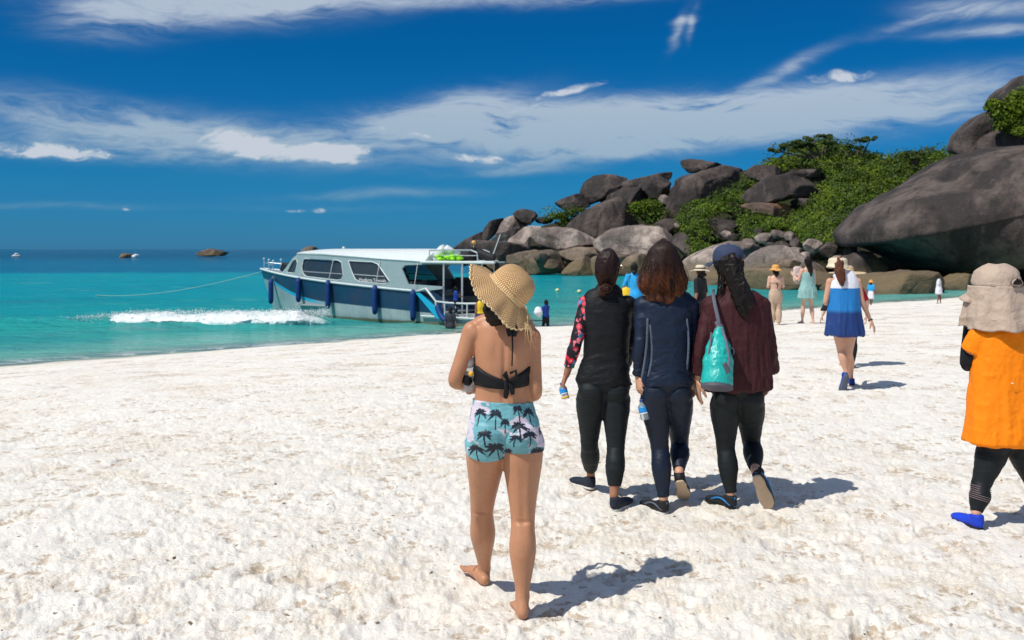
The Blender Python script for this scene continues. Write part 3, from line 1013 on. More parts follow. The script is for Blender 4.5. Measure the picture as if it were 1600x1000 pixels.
class MB:
    """collects pieces into one mesh"""
    def __init__(self):
        self.v, self.f = [], []

    def add(self, vf):
        b0 = len(self.v)
        self.v += [tuple(q) for q in vf[0]]
        self.f += [tuple(b0 + i_ for i_ in q) for q in vf[1]]
        return self

    def tube(self, pts, r_, n_=8):
        return self.add(tube(pts, r_, n_))

    def box(self, c, sx, sy, sz, ax=(1, 0, 0), ay=(0, 1, 0), az_=(0, 0, 1)):
        c, ax, ay, az_ = Vector(c), Vector(ax), Vector(ay), Vector(az_)
        v = [c + ax * sx * i_ / 2 + ay * sy * j_ / 2 + az_ * sz * k_ / 2 for i_ in (-1, 1) for j_ in (-1, 1) for k_ in (-1, 1)]
        return self.add((v, [(0, 1, 3, 2), (4, 6, 7, 5), (0, 4, 5, 1), (2, 3, 7, 6), (0, 2, 6, 4), (1, 5, 7, 3)]))

    def ball(self, c, r_, n_=10, sq=(1, 1, 1)):
        v, f = [], []
        c = Vector(c)
        for i_ in range(n_ + 1):
            ph = pi * i_ / n_
            for j_ in range(n_ * 2):
                th_ = pi * j_ / n_
                v.append(c + Vector((sin(ph) * cos(th_) * sq[0], sin(ph) * sin(th_) * sq[1], cos(ph) * sq[2])) * r_)
        for i_ in range(n_):
            for j_ in range(n_ * 2):
                j2_ = (j_ + 1) % (n_ * 2)
                f.append((i_ * n_ * 2 + j_, (i_ + 1) * n_ * 2 + j_, (i_ + 1) * n_ * 2 + j2_, i_ * n_ * 2 + j2_))
        return self.add((v, f))

    def build(self, name, m_, parent=None, smooth=True, label=None):
        return mesh_obj(name, self.v, self.f, m_, parent, smooth, label)


def tree(px, py, d, crowns, label, mt):
    b0 = P(px, py, d)
    root = empty('wind_bent_tree', b0, label, 'tree')
    tb = MB()
    for (cx, cy, r_) in crowns:
        top = P(cx, cy, d)
        mid_ = b0.lerp(top, 0.5) + Vector((0, .3, -0.4))
        tb.tube([b0 + Vector((0, 0, -1)), mid_, top], [0.22, 0.13, 0.04], 6)
    tb.build('trunk', BARK, root)
    cc, r2 = [], []
    for (cx, cy, r_) in crowns:
        for q in range(5):
            cc.append(tuple(P(cx + rr.uniform(-.8, .8) * r_, cy + rr.uniform(-.22, .25) * r_, d + rr.uniform(-1, 1))))
            r2.append(r_ * 0.42 * d / F)
    v1, f1 = leaves(cc, r2, 120, 0.17, 12, 0.5)
    mesh_obj('crown', v1, f1, mt, root, smooth=False)


tree(1285, 240, 122, [(1215,236,13),(1232,229,13),(1250,222,13),(1270,216,13),(1290,214,12),(1262,228,14),(1296,224,9)], 'flat topped wind swept tree on the hill skyline, left of the lone tree', LEAFD)
tree(1342, 248, 120, [(1328,228,10),(1344,219,11),(1360,217,9),(1340,232,9),(1320,236,8)], 'lone leaning tree on the hill skyline with a thin flat crown', LEAFD)
tree(1430, 252, 116, [(1422,240,10),(1436,239,11),(1428,246,12)], 'low dark rounded tree on the skyline nearest the giant boulder', LEAFD)

# bits of shell, coral and dry leaf strewn over the sand
mb = MB()
g = random.Random(21)
for q in range(900):
    d_ = math.exp(g.uniform(math.log(3.0), math.log(15)))
    a_ = g.uniform(-.52, .52)
    x_, y_ = d_ * sin(a_), d_ * cos(a_)
    z_ = sand_z(x_, y_)
    L_ = g.uniform(.003, .011) * (1.6 if g.random() < .08 else 1)
    th_ = g.uniform(0, pi)
    ax_ = V3 = Vector((cos(th_), sin(th_), g.uniform(-.3, .3))).normalized()
    ay_ = Vector((-sin(th_), cos(th_), g.uniform(-.3, .3))).normalized()
    mb.box((x_, y_, z_ + .001), L_ * 2, L_ * g.uniform(.4, 1.2), L_ * .35, ax_, ay_, ax_.cross(ay_))


def debris_build(n, b):
    r_ = n.n('ShaderNodeNewGeometry').outputs['Random Per Island']
    n.put(b.inputs['Base Color'], n.ramp(r_, [(0, (.10, .07, .04)), (.35, (.35, .25, .16)), (.7, (.62, .50, .38)), (1, (.75, .68, .58))]))


tag(mb.build('beach_debris', mat('shell_and_leaf_bits', (.4, .3, .2), .8, build=debris_build), smooth=False), 'bits of broken shell, coral and dry leaf strewn over the sand', 'debris', kind='stuff')
# ================================================================ figure tools
def V(*a):
    return Vector(a)


def loft(secs, n=20, sub=4, power=2.0, round_ends=(True, True)):
    """secs: (centre, rx, ry[, a[, pw]]) -> closed smooth surface; rx along a (default: picture-right side), ry across"""
    K = len(secs)
    C = [Vector(s[0]) for s in secs]

    def cr(p0, p1, p2, p3_, t):
        return 0.5 * ((2 * p1) + (p2 - p0) * t + (2 * p0 - 5 * p1 + 4 * p2 - p3_) * t * t + (3 * p1 - p0 - 3 * p2 + p3_) * t * t * t)
    rows = []
    for k in range(K - 1):
        i0, i1, i2, i3 = max(k - 1, 0), k, k + 1, min(k + 2, K - 1)
        for s in range(sub):
            t = s / sub
            c = cr(C[i0], C[i1], C[i2], C[i3], t)
            rx = cr(secs[i0][1], secs[i1][1], secs[i2][1], secs[i3][1], t)
            ry = cr(secs[i0][2], secs[i1][2], secs[i2][2], secs[i3][2], t)
            a1 = secs[i1][3] if len(secs[i1]) > 3 else None
            a2 = secs[i2][3] if len(secs[i2]) > 3 else a1
            a_ = None if a1 is None else Vector(a1).lerp(Vector(a2), t)
            rows.append((c, max(rx, .001), max(ry, .001), a_))
    rows.append((C[-1], secs[-1][1], secs[-1][2], Vector(secs[-1][3]) if len(secs[-1]) > 3 and secs[-1][3] is not None else None))
    tang = []
    for k in range(len(rows)):
        t = rows[min(k + 1, len(rows) - 1)][0] - rows[max(k - 1, 0)][0]
        tang.append(t.normalized() if t.length > 1e-9 else Vector((0, 0, 1)))
    full = []
    if round_ends[0]:
        c, rx, ry, a_ = rows[0]
        m_ = min(rx, ry)
        for q in (1.0, 0.85, 0.5):
            sc_ = sqrt(1 - q * q)
            full.append((c - tang[0] * m_ * q, max(rx * sc_, .0008), max(ry * sc_, .0008), a_, tang[0]))
    for r_, t in zip(rows, tang):
        full.append((*r_, t))
    if round_ends[1]:
        c, rx, ry, a_ = rows[-1]
        m_ = min(rx, ry)
        for q in (0.5, 0.85, 1.0):
            sc_ = sqrt(1 - q * q)
            full.append((c + tang[-1] * m_ * q, max(rx * sc_, .0008), max(ry * sc_, .0008), a_, tang[-1]))
    vs = []
    for c, rx, ry, a_, t in full:
        if a_ is None:
            yv = Vector((0, 1, 0))
            a_ = yv.cross(t)
            if a_.length < 0.25:
                a_ = Vector((1, 0, 0))
            if a_.x < 0:
                a_ = -a_
        a_ = (a_ - t * a_.dot(t)).normalized()
        b_ = t.cross(a_)
        if b_.y < 0:
            b_ = -b_
        for q in range(n):
            an = 2 * pi * q / n
            cx, cy = cos(an), sin(an)
            if power != 2.0:
                cx = math.copysign(abs(cx) ** (2 / power), cx)
                cy = math.copysign(abs(cy) ** (2 / power), cy)
            vs.append(c + a_ * cx * rx + b_ * cy * ry)
    fs = []
    for k in range(len(full) - 1):
        for q in range(n):
            q2 = (q + 1) % n
            fs.append((k * n + q, k * n + q2, (k + 1) * n + q2, (k + 1) * n + q))
    fs.append(tuple(range(n))[::-1])
    fs.append(tuple((len(full) - 1) * n + q for q in range(n)))
    return vs, fs


def ell(c, rx, ry, rz, rot=None, n=12):
    v, f = [], []
    c = Vector(c)
    for i_ in range(n + 1):
        ph = pi * i_ / n
        for j_ in range(n * 2):
            th_ = pi * j_ / n
            p = Vector((sin(ph) * cos(th_) * rx, sin(ph) * sin(th_) * ry, cos(ph) * rz))
            if rot is not None:
                p = rot @ p
            v.append(c + p)
    for i_ in range(n):
        for j_ in range(n * 2):
            j2_ = (j_ + 1) % (n * 2)
            f.append((i_ * n * 2 + j_, (i_ + 1) * n * 2 + j_, (i_ + 1) * n * 2 + j2_, i_ * n * 2 + j2_))
    return v, f


def fuse(parts, voxel, smooth=4, factor=0.5):
    """voxel-union closed shapes into one continuous surface; returns numpy verts, faces"""
    mb = MB()
    for p in parts:
        mb.add(p)
    me = bpy.data.meshes.new('tmp')
    me.from_pydata(mb.v, [], mb.f)
    bm_ = bmesh.new()
    bm_.from_mesh(me)
    bmesh.ops.recalc_face_normals(bm_, faces=bm_.faces)
    bm_.to_mesh(me)
    bm_.free()
    o = bpy.data.objects.new('tmp', me)
    COL.objects.link(o)
    m1 = o.modifiers.new('r', 'REMESH')
    m1.mode = 'VOXEL'
    m1.voxel_size = voxel
    m2 = o.modifiers.new('s', 'SMOOTH')
    m2.factor = factor
    m2.iterations = smooth
    dg = bpy.context.evaluated_depsgraph_get()
    ev = o.evaluated_get(dg)
    em = ev.to_mesh()
    nv_ = len(em.vertices)
    co = np.empty(nv_ * 3, np.float32)
    em.vertices.foreach_get('co', co)
    npoly = len(em.polygons)
    li = np.empty(len(em.loops), np.int32)
    em.loops.foreach_get('vertex_index', li)
    f = li.reshape(npoly, 4) if len(li) == npoly * 4 else None
    ev.to_mesh_clear()
    bpy.data.objects.remove(o)
    bpy.data.meshes.remove(me)
    return co.reshape(-1, 3).astype(np.float64), f.copy()


def join_np(a_, b_):
    return np.concatenate([a_[0], b_[0]]), np.concatenate([a_[1], b_[1] + len(a_[0])])


def normals(v, f):
    nr_ = np.zeros_like(v)
    fn = np.cross(v[f[:, 2]] - v[f[:, 0]], v[f[:, 3]] - v[f[:, 1]])
    for k in range(4):
        np.add.at(nr_, f[:, k], fn)
    return nr_ / (np.linalg.norm(nr_, axis=1)[:, None] + 1e-12)


def wrinkle(vf, amp, freq=(9, 9, 5), seed=0, oct=3, mask=None, ridge=True):
    v, f = vf
    n_ = normals(v, f)
    d = fbm(v * np.array(freq) + seed * 5.3, oct, seed, 0.5, ridge=ridge) * amp
    if mask is not None:
        d = d * mask(v)
    return v + n_ * d[:, None], f


def dent(vf, pts):
    """push the surface in or out around points: (centre, (sx, sy, sz), depth)"""
    v, f = vf
    n_ = normals(v, f)
    for c, s, a_ in pts:
        q = (v - np.array(c)) / np.array(s)
        v = v - n_ * (a_ * np.exp(-(q ** 2).sum(1)))[:, None]
    return v, f


def cut_below(vf, z):
    return vf


LEG_T = [(0, .086), (.22, .083), (.5, .069), (.8, .055), (1.0, .0495)]
SHIN_T = [(.12, .049), (.36, .0550), (.62, .044), (.85, .031), (1.0, .030)]


def leg_secs(hip, knee, ankle, k=1.0, off=0.0, t0=0.0, t1=2.0):
    """t 0..1 thigh, 1..2 shin"""
    hip, knee, ankle = Vector(hip), Vector(knee), Vector(ankle)
    out = []
    allt = [(t, r_) for t, r_ in LEG_T] + [(1 + t, r_) for t, r_ in SHIN_T]

    def at(t):
        if t <= 1:
            c = hip.lerp(knee, t)
        else:
            c = knee.lerp(ankle, t - 1)
            c = c + Vector((0, -0.012, 0)) * sin(pi * min(1, (t - 1) * 1.5)) * k
        r_ = float(np.interp(t, [q[0] for q in allt], [q[1] for q in allt])) * k
        return (c, r_ + off, r_ * 1.03 + off)
    ts = [t for t, _ in allt if t0 < t < t1]
    for t in [t0] + ts + [t1]:
        out.append(at(t))
    return out


def arm_secs(sh, el_, wr, k=1.0, off=0.0, t0=0.0, t1=2.0, rad=None):
    sh, el_, wr = Vector(sh), Vector(el_), Vector(wr)
    tab = rad or [(0, .050), (.25, .044), (.6, .039), (1.0, .034), (1.25, .036), (1.6, .029), (2.0, .0225)]

    def at(t):
        c = sh.lerp(el_, t) if t <= 1 else el_.lerp(wr, t - 1)
        r_ = float(np.interp(t, [q[0] for q in tab], [q[1] for q in tab])) * k
        return (c, r_ + off, r_ + off)
    ts = [t for t, _ in tab if t0 < t < t1]
    return [at(t) for t in [t0] + ts + [t1]]


def hand(w, f, s, pn, k=1.0, curl=0.6, thumb_in=0.3, voxel=0.0028, spread=1.0):
    w, f = Vector(w), Vector(f).normalized()
    s = Vector(s)
    s = (s - f * s.dot(f)).normalized()
    pn = Vector(pn)
    pn = (pn - f * pn.dot(f) - s * pn.dot(s)).normalized()
    parts = [loft([(w - f * .03 * k, .022 * k, .019 * k, s), (w, .024 * k, .018 * k, s), (w + f * .03 * k, .033 * k, .016 * k, s), (w + f * .06 * k, .039 * k, .0145 * k, s), (w + f * .084 * k, .037 * k, .012 * k, s)], 16, 3)]
    for off, L, base in ((.029, .070, .082), (.010, .080, .087), (-.010, .074, .085), (-.029, .058, .078)):
        p = w + f * base * k + s * off * k
        pts, rr_ = [p - f * .02 * k, p], [.0095 * k, .0095 * k]
        for seg, (frac, cc) in enumerate(((.45, .45), (.3, 1.0), (.25, 1.45))):
            a_ = curl * cc
            d = (f * cos(a_) + pn * sin(a_) + s * off * 2.2 * spread).normalized()
            p = p + d * L * frac * k
            pts.append(p)
            rr_.append((.0086, .0076, .0062)[seg] * k)
        parts.append(loft([(q, r_, r_, s) for q, r_ in zip(pts, rr_)], 10, 2))
    p = w + f * .022 * k + s * .022 * k
    t1_ = (f * .75 + s * (.62 - thumb_in * .4) + pn * .25).normalized()
    t2_ = (f * .85 + s * (.25 - thumb_in) + pn * (.3 + thumb_in)).normalized()
    q1 = p + t1_ * .042 * k
    q2 = q1 + t2_ * .030 * k
    q3 = q2 + t2_ * .024 * k
    parts.append(loft([(p, .0145 * k, .014 * k), (q1, .0108 * k, .0108 * k), (q2, .0098 * k, .0092 * k), (q3, .0072 * k, .0066 * k)], 10, 3))
    return fuse(parts, voxel * k, 3, 0.4)


def foot_frame(dirv, up):
    t = Vector(dirv).normalized()
    up = Vector(up)
    up = (up - t * up.dot(t)).normalized()
    side = t.cross(up)
    return t, up, side


def foot_parts(heel, dirv, up=(0, 0, 1), k=1.0, off=0.0, side_sign=1, toes=True):
    """heel = centre of the heel's underside"""
    h = Vector(heel)
    t, up, side = foot_frame(dirv, up)
    S = lambda a_, z_, rx, ry: (h + t * a_ * k + up * z_ * k, (rx * k + off), (ry * k + off), side)
    parts = [loft([S(.0, .030, .024, .026), S(.03, .034, .031, .034), S(.07, .036, .031, .035), S(.11, .029, .034, .028), S(.15, .021, .040, .020), S(.178, .015, .040, .0145)], 16, 3)]
    if toes:
        for q in range(5):
            u = (q - 2) * .0165 * side_sign
            L = (.046, .043, .038, .032, .026)[q]
            r_ = (.0115, .0085, .008, .0078, .0075)[q] * k
            b0 = h + t * .170 * k + up * .0125 * k + side * u * k
            parts.append(loft([(b0, r_, r_), (b0 + t * L * .6 * k + up * .003, r_, r_), (b0 + t * L * k - up * .002, r_ * .85, r_ * .8)], 10, 2))
    return parts


def shoe(fig, heel, dirv, up=(0, 0, 1), k=1.0, upper=None, sole=None, trim=None, side_sign=1, voxel=.005):
    h = Vector(heel)
    t, up_, side = foot_frame(dirv, up)
    S = lambda a_, z_, rx, ry: (h + t * a_ * k + up_ * z_ * k, rx * k, ry * k, side)
    v, f = fuse([loft([S(-.008, .036, .024, .026), S(.02, .040, .034, .038), S(.06, .040, .036, .038), S(.10, .033, .040, .030), S(.15, .030, .046, .027), S(.20, .026, .044, .023), S(.230, .022, .032, .018)], 18, 4),
                 loft([(h + t * .012 * k + up_ * .04 * k, .036 * k, .042 * k, side), (h + t * .012 * k + up_ * .085 * k, .035 * k, .040 * k, side)], 16, 3, round_ends=(True, False))],
                voxel, 3)
    o = mesh_obj('shoe', v, f, upper, fig)
    vs = fuse([loft([S(-.010, .008, .026, .010), S(.03, .007, .037, .010), S(.08, .007, .036, .010), S(.14, .007, .046, .010), S(.20, .007, .043, .010), S(.235, .008, .024, .009)], 20, 4, power=2.6)], voxel * .8, 2)
    mesh_obj('sole', vs[0], vs[1], sole, o)
    if trim:
        mb = MB()
        for sg in (-1, 1):
            pts = []
            for q in range(9):
                u = q / 8
                a_ = -.012 + .17 * u
                pts.append(h + t * a_ * k + up_ * (.030 + .03 * sin(u * 3)) * k + side * sg * (.027 + .014 * u ** .5) * k)
            mb.tube(pts, .0055 * k, 6)
        mb.tube([h - t * .020 * k + up_ * z_ * k for z_ in (.02, .05, .082)], [.009 * k] * 3, 6)
        mb.build('shoe_trim', trim, o)
    return o


def head_parts(c, k=1.0, yaw=0.0, tilt=0.0):
    """yaw 0 looks away from the camera (+y); positive turns to the right"""
    R = Matrix.Rotation(-yaw, 3, 'Z') @ Matrix.Rotation(tilt, 3, 'Y')
    c = Vector(c)
    T = lambda p: c + R @ (Vector(p) * k)
    parts = [ell(T((0, -.012, .018)), .074 * k, .092 * k, .098 * k, R),
             ell(T((0, .022, -.048)), .056 * k, .064 * k, .066 * k, R),
             ell(T((0, .065, -.088)), .026 * k, .022 * k, .020 * k, R),
             loft([(T((0, .082, .012)), .008 * k, .008 * k), (T((0, .098, -.012)), .011 * k, .010 * k), (T((0, .103, -.026)), .016 * k, .012 * k)], 10, 2),
             ell(T((0, .086, -.055)), .024 * k, .010 * k, .009 * k, R)]
    for s in (-1, 1):
        parts.append(ell(T((s * .076, -.004, -.012)), .010 * k, .020 * k, .031 * k, R))
        parts.append(ell(T((s * .030, .074, .018)), .020 * k, .012 * k, .011 * k, R))
    return parts, T, R


def make_eyes(fig, T, R, k=1.0):
    for s in (-1, 1):
        mb = MB()
        mb.ball(T((s * .031, .079, .010)), .0115 * k, 8)
        e = mb.build('eye', EYEW, fig)
        mi = MB()
        mi.ball(T((s * .031, .0865, .010)), .0058 * k, 6)
        mi.build('iris', EYED, e)
    mb = MB()
    mb.tube([T((-.022, .094, -.056)), T((0, .099, -.054)), T((.022, .094, -.056))], [.003 * k, .0065 * k, .003 * k], 8)
    mb.build('lips', LIPS, fig)
    for s in (-1, 1):
        mb = MB()
        mb.tube([T((s * .014, .087, .030)), T((s * .030, .088, .036)), T((s * .048, .074, .031))], [.0028 * k, .0035 * k, .0015 * k], 6)
        mb.build('eyebrow', HAIRB, fig)


# ---------------------------------------------------------------- materials for people
def skin_mat(name, c, rough=0.42):
    def b_(n, b):
        co = obj_co(n)
        f = n.noise(co, 9, 4, 0.6)
        f2 = n.noise(co, 55, 3, 0.6)
        k = n.mix(f, tuple(x * .86 for x in c), tuple(min(1, x * 1.12) for x in c))
        k = n.mix(n.ss(f2, .45, .75, 0, .35), k, (c[0] * .95, c[1] * .72, c[2] * .66))
        n.put(b.inputs['Base Color'], k)
        n.put(b.inputs['Roughness'], n.ss(f2, .3, .7, rough - .06, rough + .12))
        n.put(b.inputs['Normal'], n.bump(n.noise(co, 160, 4, .65), .25, .0025))
        b.inputs['Subsurface Weight'].default_value = 0.12
        b.inputs['Subsurface Radius'].default_value = (0.02, 0.007, 0.004)
        b.inputs['Subsurface Scale'].default_value = 0.4
    return mat(name, c, rough, spec=0.4, build=b_)


SKIN_A = skin_mat('skin_tan', (0.47, 0.225, 0.120))
SKIN_B = skin_mat('skin_brown', (0.34, 0.155, 0.085))
SKIN_C = skin_mat('skin_light', (0.60, 0.33, 0.215))
SKIN_D = skin_mat('skin_pink', (0.66, 0.41, 0.30))
SKIN_K = skin_mat('skin_dark', (0.18, 0.085, 0.05))
EYEW = mat('eye_white', (0.8, 0.78, 0.74), 0.2)
EYED = mat('eye_dark', (0.03, 0.018, 0.01), 0.15)
LIPS = mat('lips', (0.42, 0.13, 0.11), 0.4)


def hair_mat(name, c1, c2, z0=None, z1=None, rough=.5):
    def b_(n, b):
        co = world_co(n)
        x, y, z = n.sep(co)
        f = n.noise(n.mapv(co, (90, 90, 5)), 1.0, 3, .6)
        c = n.mix(f, tuple(v * .6 for v in c1), tuple(v * 1.4 for v in c1))
        if z0 is not None:
            g = n.ss(n.m('ADD', z, n.m('MULTIPLY', n.m('SUBTRACT', n.noise(co, 20, 3), .5), .08)), z1, z0)
            g = n.m('MULTIPLY', g, n.ss(n.noise(n.mapv(co, (26, 26, 8)), 1, 3, .6), .30, .62))
            c = n.mix(g, c, n.mix(f, tuple(v * .5 for v in c2), tuple(v * 1.6 for v in c2)))
        n.put(b.inputs['Base Color'], c)
        n.put(b.inputs['Normal'], n.bump(f, .5, .004))
        b.inputs['Anisotropic'].default_value = 0.6
    return mat(name, c1, rough, spec=.2, build=b_)


HAIRB = hair_mat('black_hair', (0.012, 0.009, 0.008), (0.02, 0.012, 0.01))
HAIRD = hair_mat('dark_brown_hair', (0.035, 0.014, 0.008), (0.05, 0.02, 0.01))
HAIRF = hair_mat('auburn_ponytail', (0.10, 0.035, 0.018), (0.1, 0.04, 0.02))
HAIR_C = hair_mat('brown_hair_copper_ends', (0.020, 0.009, 0.006), (0.125, 0.040, 0.016), 1.38, 1.57)
BLACK = cloth_mat('black_swim_fabric', (0.007, 0.0075, 0.009), 0.6, wr=.25, spec=.25)
LEG_B = cloth_mat('charcoal_leggings', (0.010, 0.0135, 0.015), 0.6, wr=.22, spec=.22)
NAVY = cloth_mat('navy_rash_fabric', (0.005, 0.014, 0.036), 0.55, wr=.35, spec=.3)
NAVYL = cloth_mat('navy_leggings', (0.006, 0.012, 0.028), 0.5, wr=.25, spec=.3)
MAROON = cloth_mat('maroon_blouse', (0.050, 0.013, 0.016), 0.65, wr=.5, spec=.2, stretch=(1, 1, .3))
CAPM = cloth_mat('slate_blue_cap', (0.035, 0.050, 0.105), 0.8, wr=.3)
ORANGE = cloth_mat('orange_jersey', (0.95, 0.24, 0.004), 0.7, wr=.3, var=.08, spec=.2)
KHAKI = cloth_mat('khaki_nylon', (0.47, 0.36, 0.28), 0.7, wr=.55, var=.08, scale=22, spec=.3)
GREYL = cloth_mat('light_grey_trim', (0.10, 0.12, 0.16), 0.7, var=.7, scale=40)
WHITE_RUBBER = mat('white_rubber', (0.6, 0.58, 0.55), 0.6)
SOLE_T = cloth_mat('tan_rubber_sole', (0.48, 0.36, 0.25), 0.75, wr=.4, weave=False)
SHOEN = cloth_mat('navy_shoe_fabric', (0.015, 0.020, 0.035), 0.7)
SHOEK = cloth_mat('black_shoe_fabric', (0.014, 0.014, 0.016), 0.65)
TRIMB = mat('bright_blue_trim', (0.01, 0.20, 0.50), 0.5)
BLUESH = cloth_mat('bright_blue_shoe', (0.01, 0.05, 0.55), 0.6)


def torso_from(d0, rows, off=0.0, dd=0.0, k=1.0):
    return [(P(px, py, d0 + (r_[0] if r_ else 0) + dd), hw * d0 / F + off, dep + off, V(1, 0, 0)) for px, py, hw, dep, *r_ in rows]


def strands(parent, secs, mat_, n=160, seed=0, th=(pi, 2 * pi), wave=0.006, wf=3.0, r0=.0022, t0=0.0, t1=1.0, out=1.01, name='hair_strands', jit=.1, wgrow=1.5):
    """thin locks running down the outside of a lofted hair mass"""
    g = random.Random(seed)
    mb = MB()
    cs_ = [Vector(s[0]) for s in secs]
    ks = np.linspace(0, 1, len(secs))
    for k in range(n):
        a0 = g.uniform(*th)
        ph = g.uniform(0, 2 * pi)
        e0, e1 = t0 + g.uniform(0, jit), t1 - g.uniform(0, jit)
        pts = []
        rad = r0 * g.uniform(.6, 1.5)
        wv__ = wave * g.uniform(.5, 1.5)
        N_ = 16
        for q in range(N_):
            t = e0 + (e1 - e0) * q / (N_ - 1)
            c = Vector([float(np.interp(t, ks, [v_[i_] for v_ in cs_])) for i_ in range(3)])
            rx = float(np.interp(t, ks, [s[1] for s in secs]))
            ry = float(np.interp(t, ks, [s[2] for s in secs]))
            gw = (t ** wgrow)
            an = a0 + wv__ * gw * sin(t * wf * 2 * pi + ph) / max(rx, .02)
            o_ = out + gw * wv__ * 6 * (0.3 + 0.7 * cos(t * wf * 2 * pi + ph))
            pts.append(c + V(cos(an) * rx * o_, sin(an) * ry * o_, 0))
        mb.tube(pts, [rad * sin(pi * (0.12 + .83 * q / (N_ - 1))) for q in range(N_)], 4)
    return mb.build(name, mat_, parent)


def stand(d0, px, py, label, cat='person', group=None):
    p = P(px, py, d0)
    return empty('person', p, label, cat, group)
# ================================================================ woman in the straw hat (nearest)
d0 = 4.62
FA = stand(d0, 787, 935, 'barefoot woman in floppy straw hat, black bikini top and teal palm print shorts')
J = lambda px, py, dd=0.0: P(px, py, d0 + dd)
rowsA = [(792, 478, 15, .052), (790, 494, 19, .056), (789, 503, 34, .060), (788, 512, 44, .072), (787, 526, 46, .084), (786, 548, 45, .096), (786, 570, 43.5, .098),
         (785, 592, 42, .094), (785, 612, 42.5, .090), (785, 630, 45.5, .096), (786, 650, 51, .108), (787, 668, 55, .114), (788, 682, 54, .090)]
TA = torso_from(d0, rowsA)
heelL = J(757, 908, .30)
heelL.z = sand_z(heelL.x, heelL.y) - .006
heelR = P(817, 961, 4.49)
heelR.z = sand_z(heelR.x, heelR.y) - .006
hipL, kneeL, ankL = J(761, 692), J(753, 797, .14), heelL + V(-.002, .035, .075)
hipR, kneeR, ankR = J(816, 692), J(817, 811, -.02), heelR + V(-.002, .040, .085)
shL, elL, wrL = J(738, 517, .0), J(711, 594, -.02), J(738, 608, .17)
shR, elR, wrR = J(830, 527, .0), J(836, 612, -.02), J(822, 626, .18)
legL, legR = leg_secs(hipL, kneeL, ankL, 1.13), leg_secs(hipR, kneeR, ankR, 1.14)
RADA = [(0, .047), (.25, .042), (.6, .038), (1.0, .034), (1.25, .035), (1.6, .029), (2.0, .0225)]
hp, T, R = head_parts(J(790, 460, .05), .97, yaw=-.35, tilt=.25)
parts = [loft(TA, 28, 4, power=2.25), loft(legL, 20, 4), loft(legR, 20, 4),
         loft(arm_secs(shL, elL, wrL, 1.0, rad=RADA), 18, 4), loft(arm_secs(shR, elR, wrR, 1.0, rad=RADA), 18, 4),
         loft([(J(792, 500, .0), .050, .050), (J(791, 480, .01), .047, .048), (J(790, 460, .02), .05, .05)], 16, 3),
         ell(J(741, 521), .050, .052, .048), ell(J(829, 530), .048, .052, .048),
         ell(J(763, 680, -.050), .080, .072, .082), ell(J(813, 682, -.055), .082, .072, .082),
         loft([(J(750, 506, .01), .038, .045), (J(790, 494, .0), .038, .048), (J(824, 512, .01), .036, .045)], 14, 3),
         loft([(heelL + V(0, .005, .030), .028, .030), (ankL, .031, .033)], 14, 3), loft([(heelR + V(0, .005, .030), .028, .030), (ankR, .031, .033)], 14, 3)]
parts += hp
bodyA = fuse(parts, .0062, 5, .5)
bodyA = dent(bodyA, [(J(788, 560, -.095), (.010, .06, .12), .007), (J(786, 610, -.09), (.010, .06, .06), .007),
                     (J(766, 540, -.09), (.035, .05, .05), -.006), (J(808, 542, -.09), (.035, .05, .05), -.006),
                     (J(774, 548, -.09), (.012, .04, .05), .003), (J(800, 550, -.09), (.012, .04, .05), .003),
                     (kneeL + V(0, -.055, 0), (.030, .03, .008), .009), (kneeR + V(0, -.055, .0), (.030, .03, .008), .009), (kneeL + V(0, -.055, .03), (.016, .03, .05), .004), (kneeR + V(0, -.055, .03), (.016, .03, .05), .004), (hipL + V(0, -.08, -.20), (.016, .05, .14), .004), (hipR + V(0, -.08, -.20), (.016, .05, .14), .004),
                     (kneeL + V(-.028, -.05, -.03), (.012, .03, .05), -.005), (kneeR + V(.028, -.05, -.03), (.012, .03, .05), -.003),
                     (kneeL + V(0, -.05, -.11), (.010, .03, .06), .006), (kneeR + V(0, -.05, -.11), (.010, .03, .06), .006),
                     (ankR + V(.022, -.01, .02), (.008, .02, .03), .005), (ankR + V(-.022, -.01, .02), (.008, .02, .03), .005),
                     (ankL + V(.022, -.01, .02), (.008, .02, .03), .005), (ankL + V(-.022, -.01, .02), (.008, .02, .03), .005)])
fl = fuse(foot_parts(heelL, V(-.40, .90, .10), k=1.06, side_sign=1), .0034, 3, .4)
fr_ = fuse(foot_parts(heelR, V(-.12, .98, .0), side_sign=-1), .0034, 3, .4)
hL = hand(wrL, V(.5, .75, .1), V(0, -.2, 1), V(1, 0, 0), .95, .5)
hR = hand(wrR, V(-.6, .75, .1), V(0, -.2, 1), V(-1, 0, 0), .95, .5)
for extra in (fl, fr_, hL, hR):
    bodyA = join_np(bodyA, extra)
mesh_obj('body', *bodyA, SKIN_A, FA)
make_eyes(FA, T, R, .97)
# hair gathered low under the hat
hs = [(J(790, 458, .05), .060, .050), (J(787, 468, .03), .074, .072), (J(781, 482, -.035), .075, .080), (J(776, 497, -.03), .050, .050)]
hm = fuse([loft(hs, 22, 5)], .005, 2)
hm = wrinkle(hm, .004, (60, 60, 14), 3, 2)
ho = mesh_obj('hair', *hm, HAIRB, FA)
strands(ho, hs, HAIRB, 130, 4, th=(pi * .95, 2.1 * pi), wave=.004, t0=.3, out=1.02)

